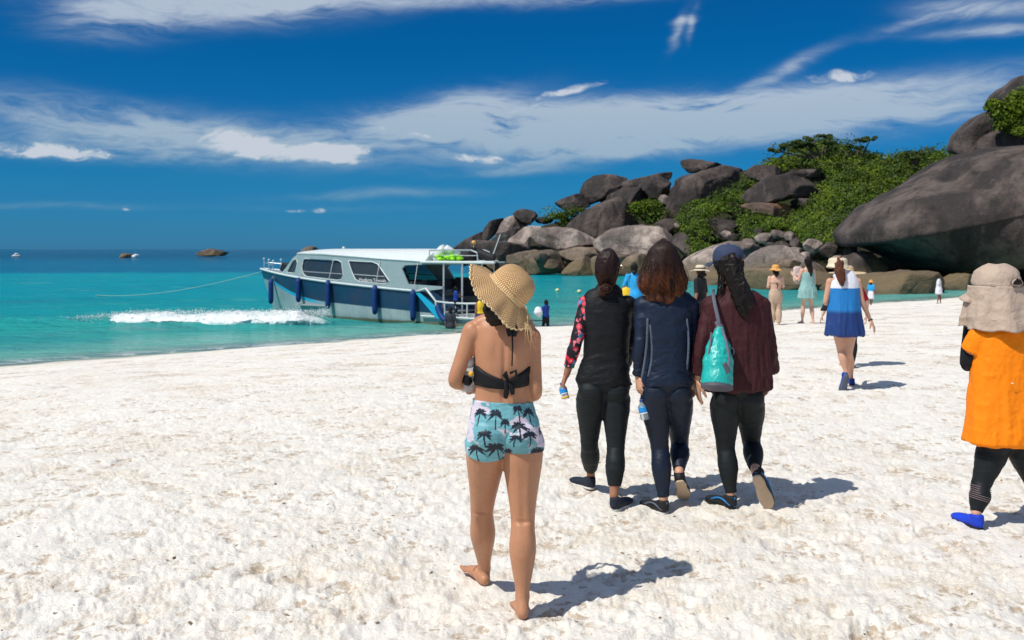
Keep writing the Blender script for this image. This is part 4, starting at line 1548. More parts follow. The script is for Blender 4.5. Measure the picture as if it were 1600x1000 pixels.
# bikini top: back band, side cups, knot and halter tails
def band(fig, rows, d_, z_off=0, th0=0, th1=2 * pi, n_=60, name='band', m_=None, wid=None, out=.0045, thick=.004):
    """closed strip wrapped around lofted torso rows; rows = list of (py_top, py_bottom) by angle function"""
    vs_, fs_ = [], []
    for q in range(n_ + 1):
        t = th0 + (th1 - th0) * q / n_
        pt, pb, fold = wid(t)
        m__ = 5
        ring = []
        for j_ in range(m__):
            py = pt + (pb - pt) * j_ / (m__ - 1)
            hw = float(np.interp(py, [r_[1] for r_ in rows], [r_[2] for r_ in rows])) * d_ / F
            dp = float(np.interp(py, [r_[1] for r_ in rows], [r_[3] for r_ in rows]))
            cx = float(np.interp(py, [r_[1] for r_ in rows], [r_[0] for r_ in rows]))
            c = P(cx, py, d_)
            o_ = out + (fold if j_ in (1, 3) else -fold * .5)
            pw = 2 / 2.25
            sx, sy = math.copysign(abs(cos(t)) ** pw, cos(t)), math.copysign(abs(sin(t)) ** pw, sin(t))
            ring.append(c + V(sx * (hw + o_), sy * (dp + o_), 0))
        for j_ in reversed(range(m__)):
            p = ring[j_]
            cc_ = P(785, 590, d_)
            inw = V(cc_.x - p.x, cc_.y - p.y, 0).normalized() * thick
            ring.append(p + inw)
        vs_ += ring
    L_ = 10
    for q in range(n_):
        for j_ in range(L_):
            j2_ = (j_ + 1) % L_
            fs_.append((q * L_ + j_, q * L_ + j2_, (q + 1) * L_ + j2_, (q + 1) * L_ + j_))
    return mesh_obj(name, vs_, fs_, m_, fig)


def widA(t):
    # t: 0 right, pi left, 3pi/2 back (towards the camera)
    b = (math.cos(t - 1.5 * pi) + 1) / 2
    return 570 + 10 * b ** 3, 598 - 0 * b, .0022
def widA2(t):
    s = abs(((t - 1.52 * pi + pi) % (2 * pi)) - pi)
    g = min(1, s / 1.1)
    top = 592 - 20 * g
    bot = 604 - 4 * g
    if sin(t) > .1:
        top, bot = 556 , 600
    return top - 2, bot, .0025 * (1 + .8 * sin(s * 9))
bk = band(FA, rowsA, d0, m_=BLACK, name='bikini_top', wid=widA2, n_=90, out=.008, thick=.007)
mb = MB()
kn = J(794, 598, -.105)
mb.add(ell(kn, .016, .012, .015))
mb.build('knot', BLACK, bk)
for (a1, a2, w_) in (((790, 604), (790, 622), .012), ((796, 602), (801, 616), .011)):
    mb = MB()
    p0_, p1_ = J(a1[0], a1[1] - 6, -.112), J(*a2, -.108)
    mb.add(loft([(p0_, .007, .004, V(1, 0, .1)), (p0_.lerp(p1_, .5) + V(.004, -.006, 0), w_ * 1.1, .005, V(1, .3, 0)), (p1_, w_ * .8, .003, V(1, -.2, .3))], 10, 4))
    mb.build('tie_end', BLACK, bk)
for s_, x_ in ((-1, -1), (1, 1)):
    mb = MB()
    pts = [J(794 + 3 * s_, 583, -.12), J(794 + 12 * s_, 579, -.13), J(794 + 13 * s_, 589, -.125), J(794 + 2 * s_, 596, -.118)] if s_ > 0 else [J(793, 594, -.118), J(787, 586, -.125), J(790, 581, -.125), J(794, 594, -.118)]
    mb.tube(pts, [.006, .0075, .0075, .006], 8)
    mb.build('bow_loop', BLACK, bk)
mb = MB()
mb.tube([J(798, 500, -.085), J(800, 515, -.098), J(801, 540, -.112), J(800, 572, -.112)], [.0038, .004, .0035, .003], 8)
mb.build('halter_tie', BLACK, bk)
for sg in (-1, 1):
    mb = MB()
    mb.add(loft([(J(799, 499, -.090), .003, .003), (J(799 + 4 * sg, 506, -.102), .010, .004), (J(800 + 5 * sg, 516, -.110), .012, .004), (J(800 + 4 * sg, 525, -.112), .008, .003)], 10, 4))
    mb.build('halter_bow', BLACK, bk)
mb = MB()
mb.tube([J(798, 500, -.082), J(778, 492, -.045), J(770, 493, .03), J(775, 520, .085), J(770, 565, .11)], .006, 8)
mb.tube([J(798, 500, -.082), J(812, 492, -.045), J(812, 495, .03), J(806, 520, .085), J(806, 565, .11)], .006, 8)
mb.build('neck_strap', BLACK, bk)

# high waisted shorts with a palm tree print (the print is carried by the surface's own colours)
rs_ = [r_ for r_ in rowsA if 612 <= r_[1]]
tops = torso_from(d0, [(785, 625, 46, .097)] + [r_ for r_ in rowsA if 628 <= r_[1]], off=.0045)
sh_parts = [loft(tops, 28, 4, power=2.25, round_ends=(False, True)),
            ell(J(763, 680, -.050), .0855, .0775, .087), ell(J(813, 682, -.055), .0875, .0775, .087),
            loft([(a_[0], a_[1] + .006, a_[2] + .006) for a_ in leg_secs(hipL, kneeL, ankL, 1.13, t0=0, t1=.10)], 20, 3, round_ends=(True, False)),
            loft([(a_[0], a_[1] + .006, a_[2] + .006) for a_ in leg_secs(hipR, kneeR, ankR, 1.14, t0=0, t1=.10)], 20, 3, round_ends=(True, False))]
sv = fuse(sh_parts, .0031, 8, .5)
sv = wrinkle(sv, .0016, (10, 10, 34), 6, 3)
ob = mesh_obj('palm_print_shorts', *sv, None, FA)
co = sv[0]
pxs = 800 + co[:, 0] * F / co[:, 1]
pys = 389 + (CAM - co[:, 2]) * F / co[:, 1]
# unwrap around the waist so that the print runs on over the sides and front
ctr_x = P(788, 670, d0).x
ang = np.arctan2(co[:, 0] - ctr_x, -(co[:, 1] - d0))
U_ = ang * 0.165 * F / d0 * 0.95
Vv = (CAM - co[:, 2]) * F / d0 + 389
cz = fbm(np.stack([U_ * .022, Vv * .022, U_ * 0], 1), 3, 4)
teal = np.array([0.16, 0.42, 0.47])
base_c = np.tile(teal, (len(co), 1)) * (0.9 + .15 * cz[:, None])
cl = fbm(np.stack([U_ * .030 - Vv * .012 + 3, Vv * .055, U_ * 0 + 2], 1), 3, 14)
wf_ = np.clip((cl - .34) * 5, 0, 1) * .9
base_c = base_c * (1 - wf_[:, None]) + np.array([0.70, 0.60, 0.70]) * wf_[:, None]
ink = np.zeros(len(co))
gp = random.Random(12)
palms = [(-48, 640, 11, -.3), (-18, 641, 13, .2), (2, 653, 9, .1), (28, 660, 12, -.2), (40, 672, 10, .3), (-33, 671, 11, .1), (-50, 695, 13, -.2), (-17, 693, 16, .15),
         (10, 700, 10, .0), (20, 676, 8, -.4), (30, 634, 10, .4), (52, 640, 12, 0), (56, 700, 11, .2), (-4, 715, 9, .1)]
for _ in range(26):
    u_ = gp.uniform(62, 175) * gp.choice((-1, 1))
    palms.append((u_, gp.uniform(635, 712), gp.uniform(8, 14), gp.uniform(-.4, .4)))
for (u0, v0, Rp, bend) in palms:
    Rp = Rp * 1.25
    dx, dy = U_ - u0, Vv - v0
    r__ = np.sqrt(dx * dx + dy * dy)
    sel = np.where(r__ < Rp * 1.7)[0]
    if len(sel) == 0:
        continue
    lx, ly = dx[sel], dy[sel]
    hit = np.zeros(len(sel), bool)
    for kf in range(9):
        ph_ = -.35 + kf * (pi + .7) / 8 + gp.uniform(-.12, .12)
        Lf = Rp * gp.uniform(.85, 1.15)
        for q in range(11):
            t_ = (q + .5) / 11
            cx_ = cos(ph_) * Lf * t_
            cy_ = -sin(ph_) * Lf * t_ * .85 + .42 * Lf * t_ * t_
            w__ = Rp * .085 * sin(pi * min(1, t_ * .9 + .12)) + .35 + gp.uniform(-.3, .3)
            hit |= (lx - cx_) ** 2 + ((ly - cy_) * .8) ** 2 < w__ ** 2
    tl = Rp * 1.5
    hit |= (np.abs(lx - bend * 5 * np.sin(np.clip(ly / tl, 0, 1) * 2.4)) < .8 + .03 * Rp) & (ly > 0) & (ly < tl)
    ink[sel] = np.maximum(ink[sel], hit)
base_c = base_c * (1 - ink[:, None]) + np.array([0.012, 0.02, 0.035]) * ink[:, None]
ca = ob.data.color_attributes.new('print', 'FLOAT_COLOR', 'POINT')
ca.data.foreach_set('color', np.concatenate([base_c, np.ones((len(co), 1))], 1).astype(np.float32).ravel())


def print_build(n, b):
    at_ = n.n('ShaderNodeAttribute', attribute_name='print')
    n.put(b.inputs['Base Color'], at_.outputs['Color'])
    n.put(b.inputs['Normal'], n.bump(n.noise(n.mapv(obj_co(n), (1, 1, 3)), 16, 3), .25, .02))


ob.data.materials.append(mat('palm_print_fabric', (.2, .4, .45), .5, spec=.35, build=print_build))

# straw hat -----------------------------------------------------------------
def straw_build(c1, c2, nu, nv__, wr=1.0):
    def f_(n, b):
        uv = n.n('ShaderNodeTexCoord').outputs['UV']
        u, v, _ = n.sep(uv)
        su = n.m('SINE', n.m('MULTIPLY', u, nu * 2 * pi))
        par = n.m('MULTIPLY', n.m('FLOOR', n.m('MULTIPLY', v, nv__)), pi)
        su2 = n.m('SINE', n.m('ADD', n.m('MULTIPLY', u, nu * 2 * pi), par))
        sv_ = n.m('ABSOLUTE', n.m('SINE', n.m('MULTIPLY', v, nv__ * pi)))
        h = n.m('MULTIPLY', n.m('MULTIPLY_ADD', su2, .5, .5), sv_)
        nz = n.noise(obj_co(n), 130, 3, .7)
        h2 = n.m('ADD', h, n.m('MULTIPLY', nz, .5))
        c = n.mix(n.ss(h2, .2, .9), c2, c1)
        c = n.mix(n.ss(nz, .55, .8, 0, .5), c, tuple(min(1, x * 1.25) for x in c1))
        n.put(b.inputs['Base Color'], c)
        n.put(b.inputs['Normal'], n.bump(h2, wr, .006))
    return f_


STRAW = mat('woven_straw', (.6, .4, .2), .7, spec=.3, build=straw_build((0.96, 0.66, 0.35), (0.46, 0.24, 0.09), 62, 46, .9))
Ub = V(.70, 0.05, -.71).normalized()
Ax = V(.66, -.09, .72)
Ax = (Ax - Ub * Ax.dot(Ub)).normalized()
Vb = Ax.cross(Ub).normalized()            # roughly towards or away from the camera
if Vb.y > 0:
    Vb = -Vb
cen = J(792, 455, .01)
NT_, prof = 180, []
hv, hf, huv = [], [], []


def hat_pt(t, s):
    """t angle (0 right-low end, pi left-high end, pi/2 camera side), s 0 crown centre .. 1 band .. 2 brim edge"""
    dr = Ub * cos(t) + Vb * sin(t)
    rb = .1040
    if s <= 1:
        a_ = s * pi / 2
        rr2 = rb * 1.0 * (sin(a_) ** .78)
        hh2 = .128 * (cos(a_) ** .62)
        w_ = 1 + .03 * sin(5 * t + 1) * (1 - s) + .02 * sin(3 * t)
        return cen + dr * rr2 * w_ + Ax * hh2
    q = s - 1
    back = max(0.0, sin(t)) ** 1.2
    front = max(0.0, -sin(t)) ** 1.2
    left = max(0.0, -cos(t)) ** 2.2
    right = max(0.0, cos(t)) ** 2.0
    rad = .060 + .035 * left + .030 * right + .03 * front + .022 * back
    drop = .076 - .036 * left - .030 * right - .06 * front + .012 * back
    wob = .006 * sin(t * 7 + 1.5) + .004 * sin(t * 13)
    o_ = dr * (rb + rad * (q ** .9) + wob * q) - Ax * (drop * q ** 1.15 - .010 * sin(t * 5) * q)
    if q > .93:
        o_ = o_ * 1.0 + (dr * .6 - Ax * .6) * .006 * abs(sin(t * 23))
    return cen + o_


NS_ = 60
for i_ in range(NS_ + 1):
    s = 2 * i_ / NS_
    for j_ in range(NT_):
        hv.append(hat_pt(2 * pi * j_ / NT_, max(s, .004)))
for i_ in range(NS_):
    for j_ in range(NT_):
        j2_ = (j_ + 1) % NT_
        hf.append((i_ * NT_ + j_, i_ * NT_ + j2_, (i_ + 1) * NT_ + j2_, (i_ + 1) * NT_ + j_))
hat = mesh_obj('straw_hat', hv, hf, STRAW, FA)
uvl = hat.data.uv_layers.new(name='UVMap')
for p_ in hat.data.polygons:
    i_, j_ = divmod(p_.index, NT_)
    q_ = [(j_, i_), (j_ + 1, i_), (j_ + 1, i_ + 1), (j_, i_ + 1)]
    for li_, (a_, b_) in zip(p_.loop_indices, q_):
        uvl.data[li_].uv = (a_ / NT_, b_ / NS_)
so = hat.modifiers.new('thickness', 'SOLIDIFY')
so.thickness = .003
STRAWP = cloth_mat('straw_cord', (0.88, 0.62, 0.34), .7, wr=.8, scale=80)
mb = MB()
for k_, s in enumerate((1.0, 1.035)):
    mb.tube([hat_pt(2 * pi * q / 90, s) + Ax * .002 + (Ub * cos(2 * pi * q / 90) + Vb * sin(2 * pi * q / 90)) * .003 for q in range(91)], .0032, 6)
mb.build('hat_band', STRAWP, hat)
mb = MB()
for q in range(46):
    t = 2 * pi * q / 46
    pts = [hat_pt(t + 2 * pi / 46 * u_, 1.985 + .02 * sin(u_ * pi)) for u_ in (0, .25, .5, .75, 1)]
    mb.tube(pts, [.003, .0042, .0046, .0042, .003], 6)
mb.build('scalloped_edge', STRAWP, hat)
mb = MB()
g = random.Random(2)
for q in range(34):
    t = g.uniform(-.15, .55)
    s0 = g.uniform(1.02, 1.3) if q % 2 else g.uniform(1.7, 1.98)
    p0_ = hat_pt(t, s0) + V(.004, -.006, .002)
    L_ = g.uniform(.05, .11)
    p1_ = p0_ + V(g.uniform(.0, .03), g.uniform(-.02, .0), -L_ * .5)
    p2_ = p1_ + V(g.uniform(-.01, .02), g.uniform(-.01, .01), -L_ * .5)
    mb.tube([p0_, p0_.lerp(p1_, .5) + V(.006, 0, .004), p1_, p2_], [.0014, .0016, .0013, .0008], 4)
mb.build('raffia_fringe', STRAWP, hat)

# clear bag of sandals held under her left arm
bg0 = J(733, 578, .02)
BAGM = mat('clear_plastic', (.72, .73, .75), .18, spec=.6, Alpha=.38)
cb = empty('clear_bag', bg0, 'clear plastic bag clutched under the left arm of the woman in palm print shorts', 'bag')
bv = fuse([loft([(J(736, 552, .04), .016, .03), (J(733, 566, .02), .030, .045), (J(731, 584, .02), .040, .050), (J(732, 600, .02), .030, .045), (J(724, 612, .02), .006, .015)], 20, 5)], .004, 2)
bv = wrinkle(bv, .006, (28, 28, 20), 8, 3)
mesh_obj('plastic_film', *bv, BAGM, cb)
mb = MB(); mb.add(ell(J(730, 592, .0), .030, .040, .036)); mb.build('dark_contents', BLACK, cb)
mb = MB(); mb.add(ell(J(736, 584, -.038), .012, .008, .012)); mb.build('yellow_contents', mat('yellow_plastic', (.85, .45, .03), .5), cb)
mb = MB(); mb.add(ell(J(734, 566, .0), .024, .034, .028)); mb.build('pale_contents', mat('pale_grey_cloth', (.5, .48, .47), .8), cb)
# ================================================================ the three walking side by side
def on_sand(px, py, dz=0.0):
    d = ground_hit(px, py)
    p = P(px, py, d)
    p.z = sand_z(p.x, p.y) + dz
    return p


def walker(label, d0, rows, hipsec, legsL, legsR, armL, armR, headc, headk, yaw, skin, voxel=.0072, kleg=1.0, karm=1.0, tilt=0.0, hands=(), feet=(), extra=(), dents=()):
    """legsX = (hip, knee, ankle); feet = list of (heel, dir, up)"""
    fig = stand(d0, rows[0][0], rows[-1][1], label)
    parts = [loft(torso_from(d0, rows), 28, 4, power=2.25)]
    for L in (legsL, legsR):
        parts.append(loft(leg_secs(*L, kleg), 20, 4))
    for A in (armL, armR):
        parts.append(loft(arm_secs(*A, karm), 18, 4))
        parts.append(ell(A[0], .050 * karm, .052 * karm, .048 * karm))
    hp_, T_, R_ = head_parts(headc, headk, yaw, tilt)
    parts += hp_
    nb = P(rows[0][0], rows[0][1], d0)
    parts.append(loft([(nb + V(0, 0, -.03), .05, .05), (nb.lerp(Vector(headc), .5), .046, .048), (Vector(headc), .045, .045)], 16, 3))
    b_ = fuse(parts + list(extra), voxel, 4, .5)
    if dents:
        b_ = dent(b_, dents)
    for h_ in hands:
        b_ = join_np(b_, hand(**h_))
    for f_ in feet:
        b_ = join_np(b_, fuse(foot_parts(f_[0], f_[1], f_[2], f_[3] if len(f_) > 3 else .95, toes=False), .005, 3, .4))
    mesh_obj('body', *b_, skin, fig)
    make_eyes(fig, T_, R_, headk)
    return fig, T_, R_


def leggings(fig, d0, rows, L, R, k, m_, t1L=1.8, t1R=1.8, off=.006, name='leggings', seed=1, top=None, dark_cuff=None):
    tors = torso_from(d0, [r_ for r_ in rows if r_[1] >= top], off=off)
    parts = [loft(tors, 28, 4, power=2.25, round_ends=(False, True)),
             loft(leg_secs(*L, k, off, 0, t1L), 20, 4, round_ends=(True, False)), loft(leg_secs(*R, k, off, 0, t1R), 20, 4, round_ends=(True, False))]
    hl, hr = Vector(L[0]), Vector(R[0])
    parts += [ell(hl + V(0.004, -.045, .050), .084 * k, .075 * k, .082 * k), ell(hr + V(-.004, -.045, .050), .084 * k, .075 * k, .082 * k)]
    b_ = fuse(parts, .0068, 4, .5)
    b_ = wrinkle(b_, .0016, (8, 8, 30), seed, 3)
    return mesh_obj(name, *b_, m_, fig)


SEAM = cloth_mat('dark_seam', (.004, .005, .008), .7)


def top_shell(fig, d0, rows, arms, m_, off=.008, name='shirt', seed=1, k=1.0, t1=(1.9, 1.9), voxel=.0068, amp=.003, freq=(8, 8, 14), arm_off=.005, power=2.3, rads=None, sub_lo=None):
    parts = [loft(torso_from(d0, rows, off=off), 30, 4, power=power, round_ends=(True, False))]
    for i_, A in enumerate(arms):
        parts.append(loft(arm_secs(*A, k, arm_off, 0, t1[i_], rad=rads), 20, 4, round_ends=(True, False)))
        parts.append(ell(A[0], (.054 + arm_off) * k, (.056 + arm_off) * k, (.052 + arm_off) * k))
    b_ = fuse(parts, voxel, 4, .5)
    b_ = wrinkle(b_, amp, freq, seed, 3)
    # folds gathering across the small of the back and pulling from the armpits
    zt_, zb_ = P(0, rows[2][1], d0).z, P(0, rows[-1][1], d0).z
    low = lambda v: np.clip(1 - (v[:, 2] - zb_) / (zt_ - zb_) * 1.5, 0.12, 1)
    q_ = b_[0].copy()
    sk = b_[0].copy()
    sk[:, 2] += 0.35 * np.abs(sk[:, 0] - P(rows[3][0], 0, d0).x)
    n_ = normals(*b_)
    dsp = fbm(sk * np.array([4.0, 4.0, 26.0]) + seed, 3, seed + 40, .5, ridge=True) * .0065 * low(b_[0])
    b_ = (b_[0] + n_ * dsp[:, None], b_[1])
    return mesh_obj(name, *b_, m_, fig)


def bottle(loc_top, loc_bot, r_, label, fill=False):
    """small drinking water bottle, cap end first"""
    a_, b_ = Vector(loc_top), Vector(loc_bot)
    ax = (b_ - a_).normalized()
    L = (b_ - a_).length
    o = empty('water_bottle', b_, label, 'bottle')
    q = lambda t: a_ + ax * L * t
    body = loft([(q(.10), r_ * .38, r_ * .38), (q(.16), r_ * .42, r_ * .42), (q(.30), r_ * .95, r_ * .95), (q(.40), r_, r_), (q(.62), r_ * .93, r_ * .93), (q(.80), r_, r_), (q(.95), r_ * .98, r_ * .98), (q(1.0), r_ * .8, r_ * .8)], 20, 4, round_ends=(False, False))
    mesh_obj('bottle_body', body[0], body[1], mat('bottle_plastic', (.75, .85, .88), .08, spec=.6, Transmission_Weight=.75, IOR=1.2), o)
    lab = loft([(q(.36), r_ * 1.03, r_ * 1.03), (q(.64), r_ * 1.03, r_ * 1.03)], 20, 4, round_ends=(False, False))
    mesh_obj('bottle_label', lab[0], lab[1], mat('bottle_label_blue', (.01, .25, .62), .35), o)
    lw = loft([(q(.645), r_ * 1.02, r_ * 1.02), (q(.70), r_ * 1.02, r_ * 1.02)], 20, 2, round_ends=(False, False))
    mesh_obj('bottle_label', lw[0], lw[1], mat('bottle_label_white', (.75, .8, .82), .4), o)
    cp = loft([(q(-.0), r_ * .44, r_ * .44), (q(.11), r_ * .44, r_ * .44)], 16, 2, round_ends=(False, False))
    mesh_obj('bottle_cap', cp[0], cp[1], mat('bottle_cap_blue', (.02, .06, .25), .4), o)
    if fill:
        lf = loft([(q(.84), r_ * 1.03, r_ * 1.03), (q(.94), r_ * 1.03, r_ * 1.03)], 20, 2, round_ends=(False, False))
        mesh_obj('bottle_band', lf[0], lf[1], mat('bottle_yellow', (.75, .42, .02), .4), o)
    return o


def on_back(d0, rows, px, py, off=.010):
    cx = float(np.interp(py, [r_[1] for r_ in rows], [r_[0] for r_ in rows]))
    hw = float(np.interp(py, [r_[1] for r_ in rows], [r_[2] for r_ in rows])) * d0 / F + off
    dp = float(np.interp(py, [r_[1] for r_ in rows], [r_[3] for r_ in rows])) + off
    c = P(cx, py, d0)
    dx = (px - cx) * d0 / F
    q = max(0.0, 1 - min(1, abs(dx) / hw) ** 2.3) ** (1 / 2.3)
    return V(c.x + dx, c.y - dp * q, c.z)


def seams(fig, d0, rows, hem, m_, off=.011, arms=((-9, -29), (9, 29)), top=458, pit=496):
    cx0 = rows[2][0]
    for a_, b_ in arms:
        mb = MB()
        mb.tube([on_back(d0, rows, cx0 + a_ + (b_ - a_) * (t ** .8), top + (pit - top) * t, off) for t in np.linspace(0, 1, 10)], .0016, 5)
        mb.build('raglan_seam', m_, fig)
    for py in hem:
        hw = float(np.interp(py, [r_[1] for r_ in rows], [r_[2] for r_ in rows]))
        cx = float(np.interp(py, [r_[1] for r_ in rows], [r_[0] for r_ in rows]))
        mb = MB()
        mb.tube([on_back(d0, rows, cx + hw * sin(t), py + 1.0 * sin(t * 2 + 1), off) for t in np.linspace(-1.35, 1.35, 24)], .0018, 5)
        mb.build('hem_seam', m_, fig)


# ---------------------------------------------------------------- B: black rash shirt, floral sleeve
dB = 6.5
J = lambda px, py, dd=0.0: P(px, py, dB + dd)
rowsB = [(952, 447, 10, .050), (951, 457, 20, .062), (949, 465, 33, .074), (948, 478, 37, .090), (948, 500, 35.5, .100), (948, 525, 33.5, .100), (947, 545, 32.5, .095),
         (946, 562, 33.5, .096), (944, 582, 38, .108), (943, 598, 41.5, .112), (942, 608, 38, .085)]
hLb = on_sand(924, 767, .012)
hRb = on_sand(960, 796, -.004)
lLb = (J(923, 622), J(921, 692, .08), hLb + V(0, .03, .085))
lRb = (J(962, 622), J(962, 700, -.05), hRb + V(0, .03, .085))
aLb = (J(917, 475), J(899, 538, -.03), J(885, 586, -.02))
aRb = (J(980, 475), J(986, 530, .08), J(978, 575, .27))
hcB = J(951, 419, .02)
FB, T, R = walker('woman in black shirt with red floral sleeve and cropped black leggings, hair in low bun', dB, rowsB, None, lLb, lRb, aLb, aRb, hcB, .97, .55, SKIN_B,
                  kleg=1.0, karm=.98, hands=[dict(w=aLb[2], f=J(877, 607) - aLb[2], s=V(-.25, -.95, 0), pn=V(1, -.2, 0), k=.95, curl=.75),
                                  dict(w=aRb[2], f=V(0, .6, -.6), s=V(-.5, .5, .4), pn=V(-1, 0, 0), k=.95, curl=.5)],
                  feet=[(hLb, V(-.5, .85, 0), (0, 0, 1)), (hRb, V(.5, .84, 0), (0, 0, 1))],
                  dents=[(J(948, 520, -.1), (.010, .06, .12), .005)])
leggings(FB, dB, rowsB, lLb, lRb, 1.05, LEG_B, 1.78, 1.80, top=560, seed=3)
top_shell(FB, dB, rowsB[1:10], [aRb], BLACK, name='rash_shirt', seed=4, amp=.0025, off=.010, k=.98)


seams(FB, dB, rowsB, (573,), SEAM, off=.012)


def floral_build(n, b):
    co = obj_co(n)
    v1 = n.n('ShaderNodeTexVoronoi', feature='F1')
    n.put(v1.inputs['Vector'], n.vm('ADD', co, n.vm('SCALE', n.noise(co, 40, 2, out=1), None)))
    v1.inputs['Scale'].default_value = 26
    sc_n = [q for q in n.t.nodes if q.type == 'VECT_MATH' and q.operation == 'SCALE'][0]
    sc_n.inputs['Scale'].default_value = .02
    cr_, _, _ = n.sep(v1.outputs['Color'])
    petal = n.m('SINE', n.m('MULTIPLY', v1.outputs['Distance'], 11))
    c = n.ramp(cr_, [(0.0, (.62, .015, .04)), (.34, (.75, .06, .10)), (.52, (.80, .20, .26)), (.66, (.02, .16, .12)), (.76, (.03, .22, .40)), (.84, (.015, .015, .02))], 'CONSTANT')
    c = n.mix(n.ss(petal, .2, .9, 0, .45), c, (.9, .45, .45))
    c = n.mix(n.ss(v1.outputs['Distance'], .50, .62), c, (.008, .008, .012))
    n.put(b.inputs['Base Color'], c)


FLORAL = mat('floral_sleeve_print', (.5, .1, .1), .6, spec=.3, build=floral_build)
sl = fuse([loft(arm_secs(*aLb, .98, .007, .02, 1.74), 20, 4, round_ends=(True, False)), ell(aLb[0] + V(-.004, 0, .002), .056, .058, .054)], .0055, 4)
mesh_obj('floral_sleeve', *wrinkle(sl, .0018, (14, 14, 22), 4, 2), FLORAL, FB)
# low bun
hs = [(J(951, 396, .02), .030, .040), (J(950, 402, .0), .068, .080), (J(949, 416, -.015), .079, .096), (J(948, 430, -.025), .074, .086), (J(948, 442, -.03), .056, .060), (J(948, 450, -.04), .040, .045)]
hb = fuse([loft(hs, 24, 5), ell(J(947, 451, -.095), .040, .034, .030), ell(J(941, 459, -.09), .024, .022, .022)], .005, 2)
ho = mesh_obj('hair', *wrinkle(hb, .003, (50, 50, 18), 3, 2), hair_mat('reddish_dark_hair', (0.020, 0.009, 0.007), (.055, .019, .010), 1.38, 1.52), FB)
strands(ho, hs, ho.data.materials[0], 150, 6, t0=.16, th=(pi * .9, 2.1 * pi), wave=.003, wf=1.5, r0=.0016, t1=.95)
mb = MB()
for q in range(26):
    a0 = q * .45
    mb.tube([J(946.5, 451, -.10) + V(cos(a0 + u_) * .036, -.020 + .01 * sin(q * 2.1), sin(a0 + u_) * .026) for u_ in (0, .5, 1, 1.5, 2)], [.0008, .0018, .0022, .0018, .0008], 5)
mb.build('bun_strands', ho.data.materials[0], ho)
mb = MB()
pts = [T((.080, .0, .0)), T((.078, .05, .004)), T((.066, .084, .008))]
mb.tube(pts, .0025, 6)
mb.add(ell(T((.045, .094, .004)), .022, .006, .017, R))
mb.build('glasses', mat('glasses_gold', (.5, .42, .3), .25, metal=.6), FB)
for (h_, d_) in ((hLb, V(-.5, .85, .0)), (hRb, V(.5, .84, 0))):
    shoe(FB, h_, d_, upper=SHOEN, sole=WHITE_RUBBER, k=.98)
bottle(J(877, 598, -.02), J(884, 624, -.05), .026, 'small water bottle with blue label and yellow base in the hand with the floral sleeve', fill=True)

# ---------------------------------------------------------------- C: navy, long wavy hair
dC = 6.36
J = lambda px, py, dd=0.0: P(px, py, dC + dd)
rowsC = [(1038, 446, 10, .050), (1040, 456, 22, .062), (1041, 465, 36, .078), (1041, 480, 40, .094), (1041, 505, 38, .102), (1041, 535, 35.5, .100), (1041, 560, 34.5, .098),
         (1041, 582, 36.5, .108), (1041, 600, 38.5, .112), (1041, 611, 35, .085)]
hLc = on_sand(1038, 798, -.004)
ankRc = J(1061, 738, -.02)
lLc = (J(1023, 626), J(1031, 700, .03), hLc + V(-.0, .03, .085))
lRc = (J(1059, 626), J(1062, 692, .20), ankRc)
aLc = (J(1006, 478), J(1001, 540, -.04), J(997, 588, .0))
aRc = (J(1077, 478), J(1086, 540, .02), J(1084, 588, .10))
FC, T, R = walker('woman in plain navy long sleeved top and leggings with long wavy brown hair', dC, rowsC, None, lLc, lRc, aLc, aRc, J(1037, 410, .03), 1.0, -.05, SKIN_C,
                  hands=[dict(w=aLc[2], f=J(1000, 612, -.02) - aLc[2], s=V(.35, -.9, 0), pn=V(1, .3, 0), k=1.0, curl=1.15, thumb_in=.5),
                         dict(w=aRc[2], f=V(.05, .15, -1), s=V(-.3, .9, 0), pn=V(-1, 0, 0), k=.95, curl=.5)],
                  feet=[(hLc, V(-.45, .88, 0), (0, 0, 1)), (ankRc + V(0, -.045, -.055), V(.25, .72, -.62), (0, .62, .72))])
leggings(FC, dC, rowsC, lLc, lRc, 1.05, NAVYL, 1.95, 1.92, top=575, seed=7)
top_shell(FC, dC, rowsC[1:9], [aLc, aRc], NAVY, name='rash_shirt', seed=8, amp=.0032, off=.012, t1=(1.96, 1.96), arm_off=.009)
seams(FC, dC, rowsC, (577,), SEAM, off=.014)
for pts in ([(1012, 498), (1011, 530), (1008, 560), (1003, 590)], [(1016, 508), (1019, 540), (1018, 565), (1013, 588)], [(1073, 498), (1076, 530), (1075, 560), (1072, 585)]):
    mb = MB()
    mb.add(loft([(J(x, y, -.092 if x < 1060 else -.088), .0075, .003) for x, y in pts], 8, 4))
    mb.build('side_stripe', GREYL, FC)
hs = [(J(1036, 380, .02), .030, .04), (J(1036, 384, .01), .062, .070), (J(1036, 393, .0), .092, .096), (J(1036, 408, -.01), .112, .108), (J(1036, 424, -.025), .130, .108), (J(1036, 439, -.04), .143, .100), (J(1035, 451, -.05), .136, .086), (J(1034, 461, -.055), .102, .060)]
hm = fuse([loft(hs, 28, 5)], .0055, 2)
hm = wrinkle(hm, .010, (30, 30, 10), 3, 3, lambda v: np.clip((J(0, 400).z - v[:, 2]) / .18, .12, 1))
ho = mesh_obj('hair', *hm, HAIR_C, FC)
strands(ho, hs, HAIR_C, 420, 9, t0=.22, th=(pi * .85, 2.15 * pi), wave=.022, wf=2.6, r0=.0032, t1=1.04, out=1.0, jit=.20, wgrow=1.5)
strands(ho, hs, HAIR_C, 60, 29, t0=.25, th=(0, 2 * pi), wave=.030, wf=1.7, r0=.0012, t1=1.06, out=1.06, jit=.2, wgrow=1.0, name='flyaway_hair')
shoe(FC, hLc, V(-.45, .88, 0), upper=SHOEK, sole=WHITE_RUBBER, trim=GREYL)
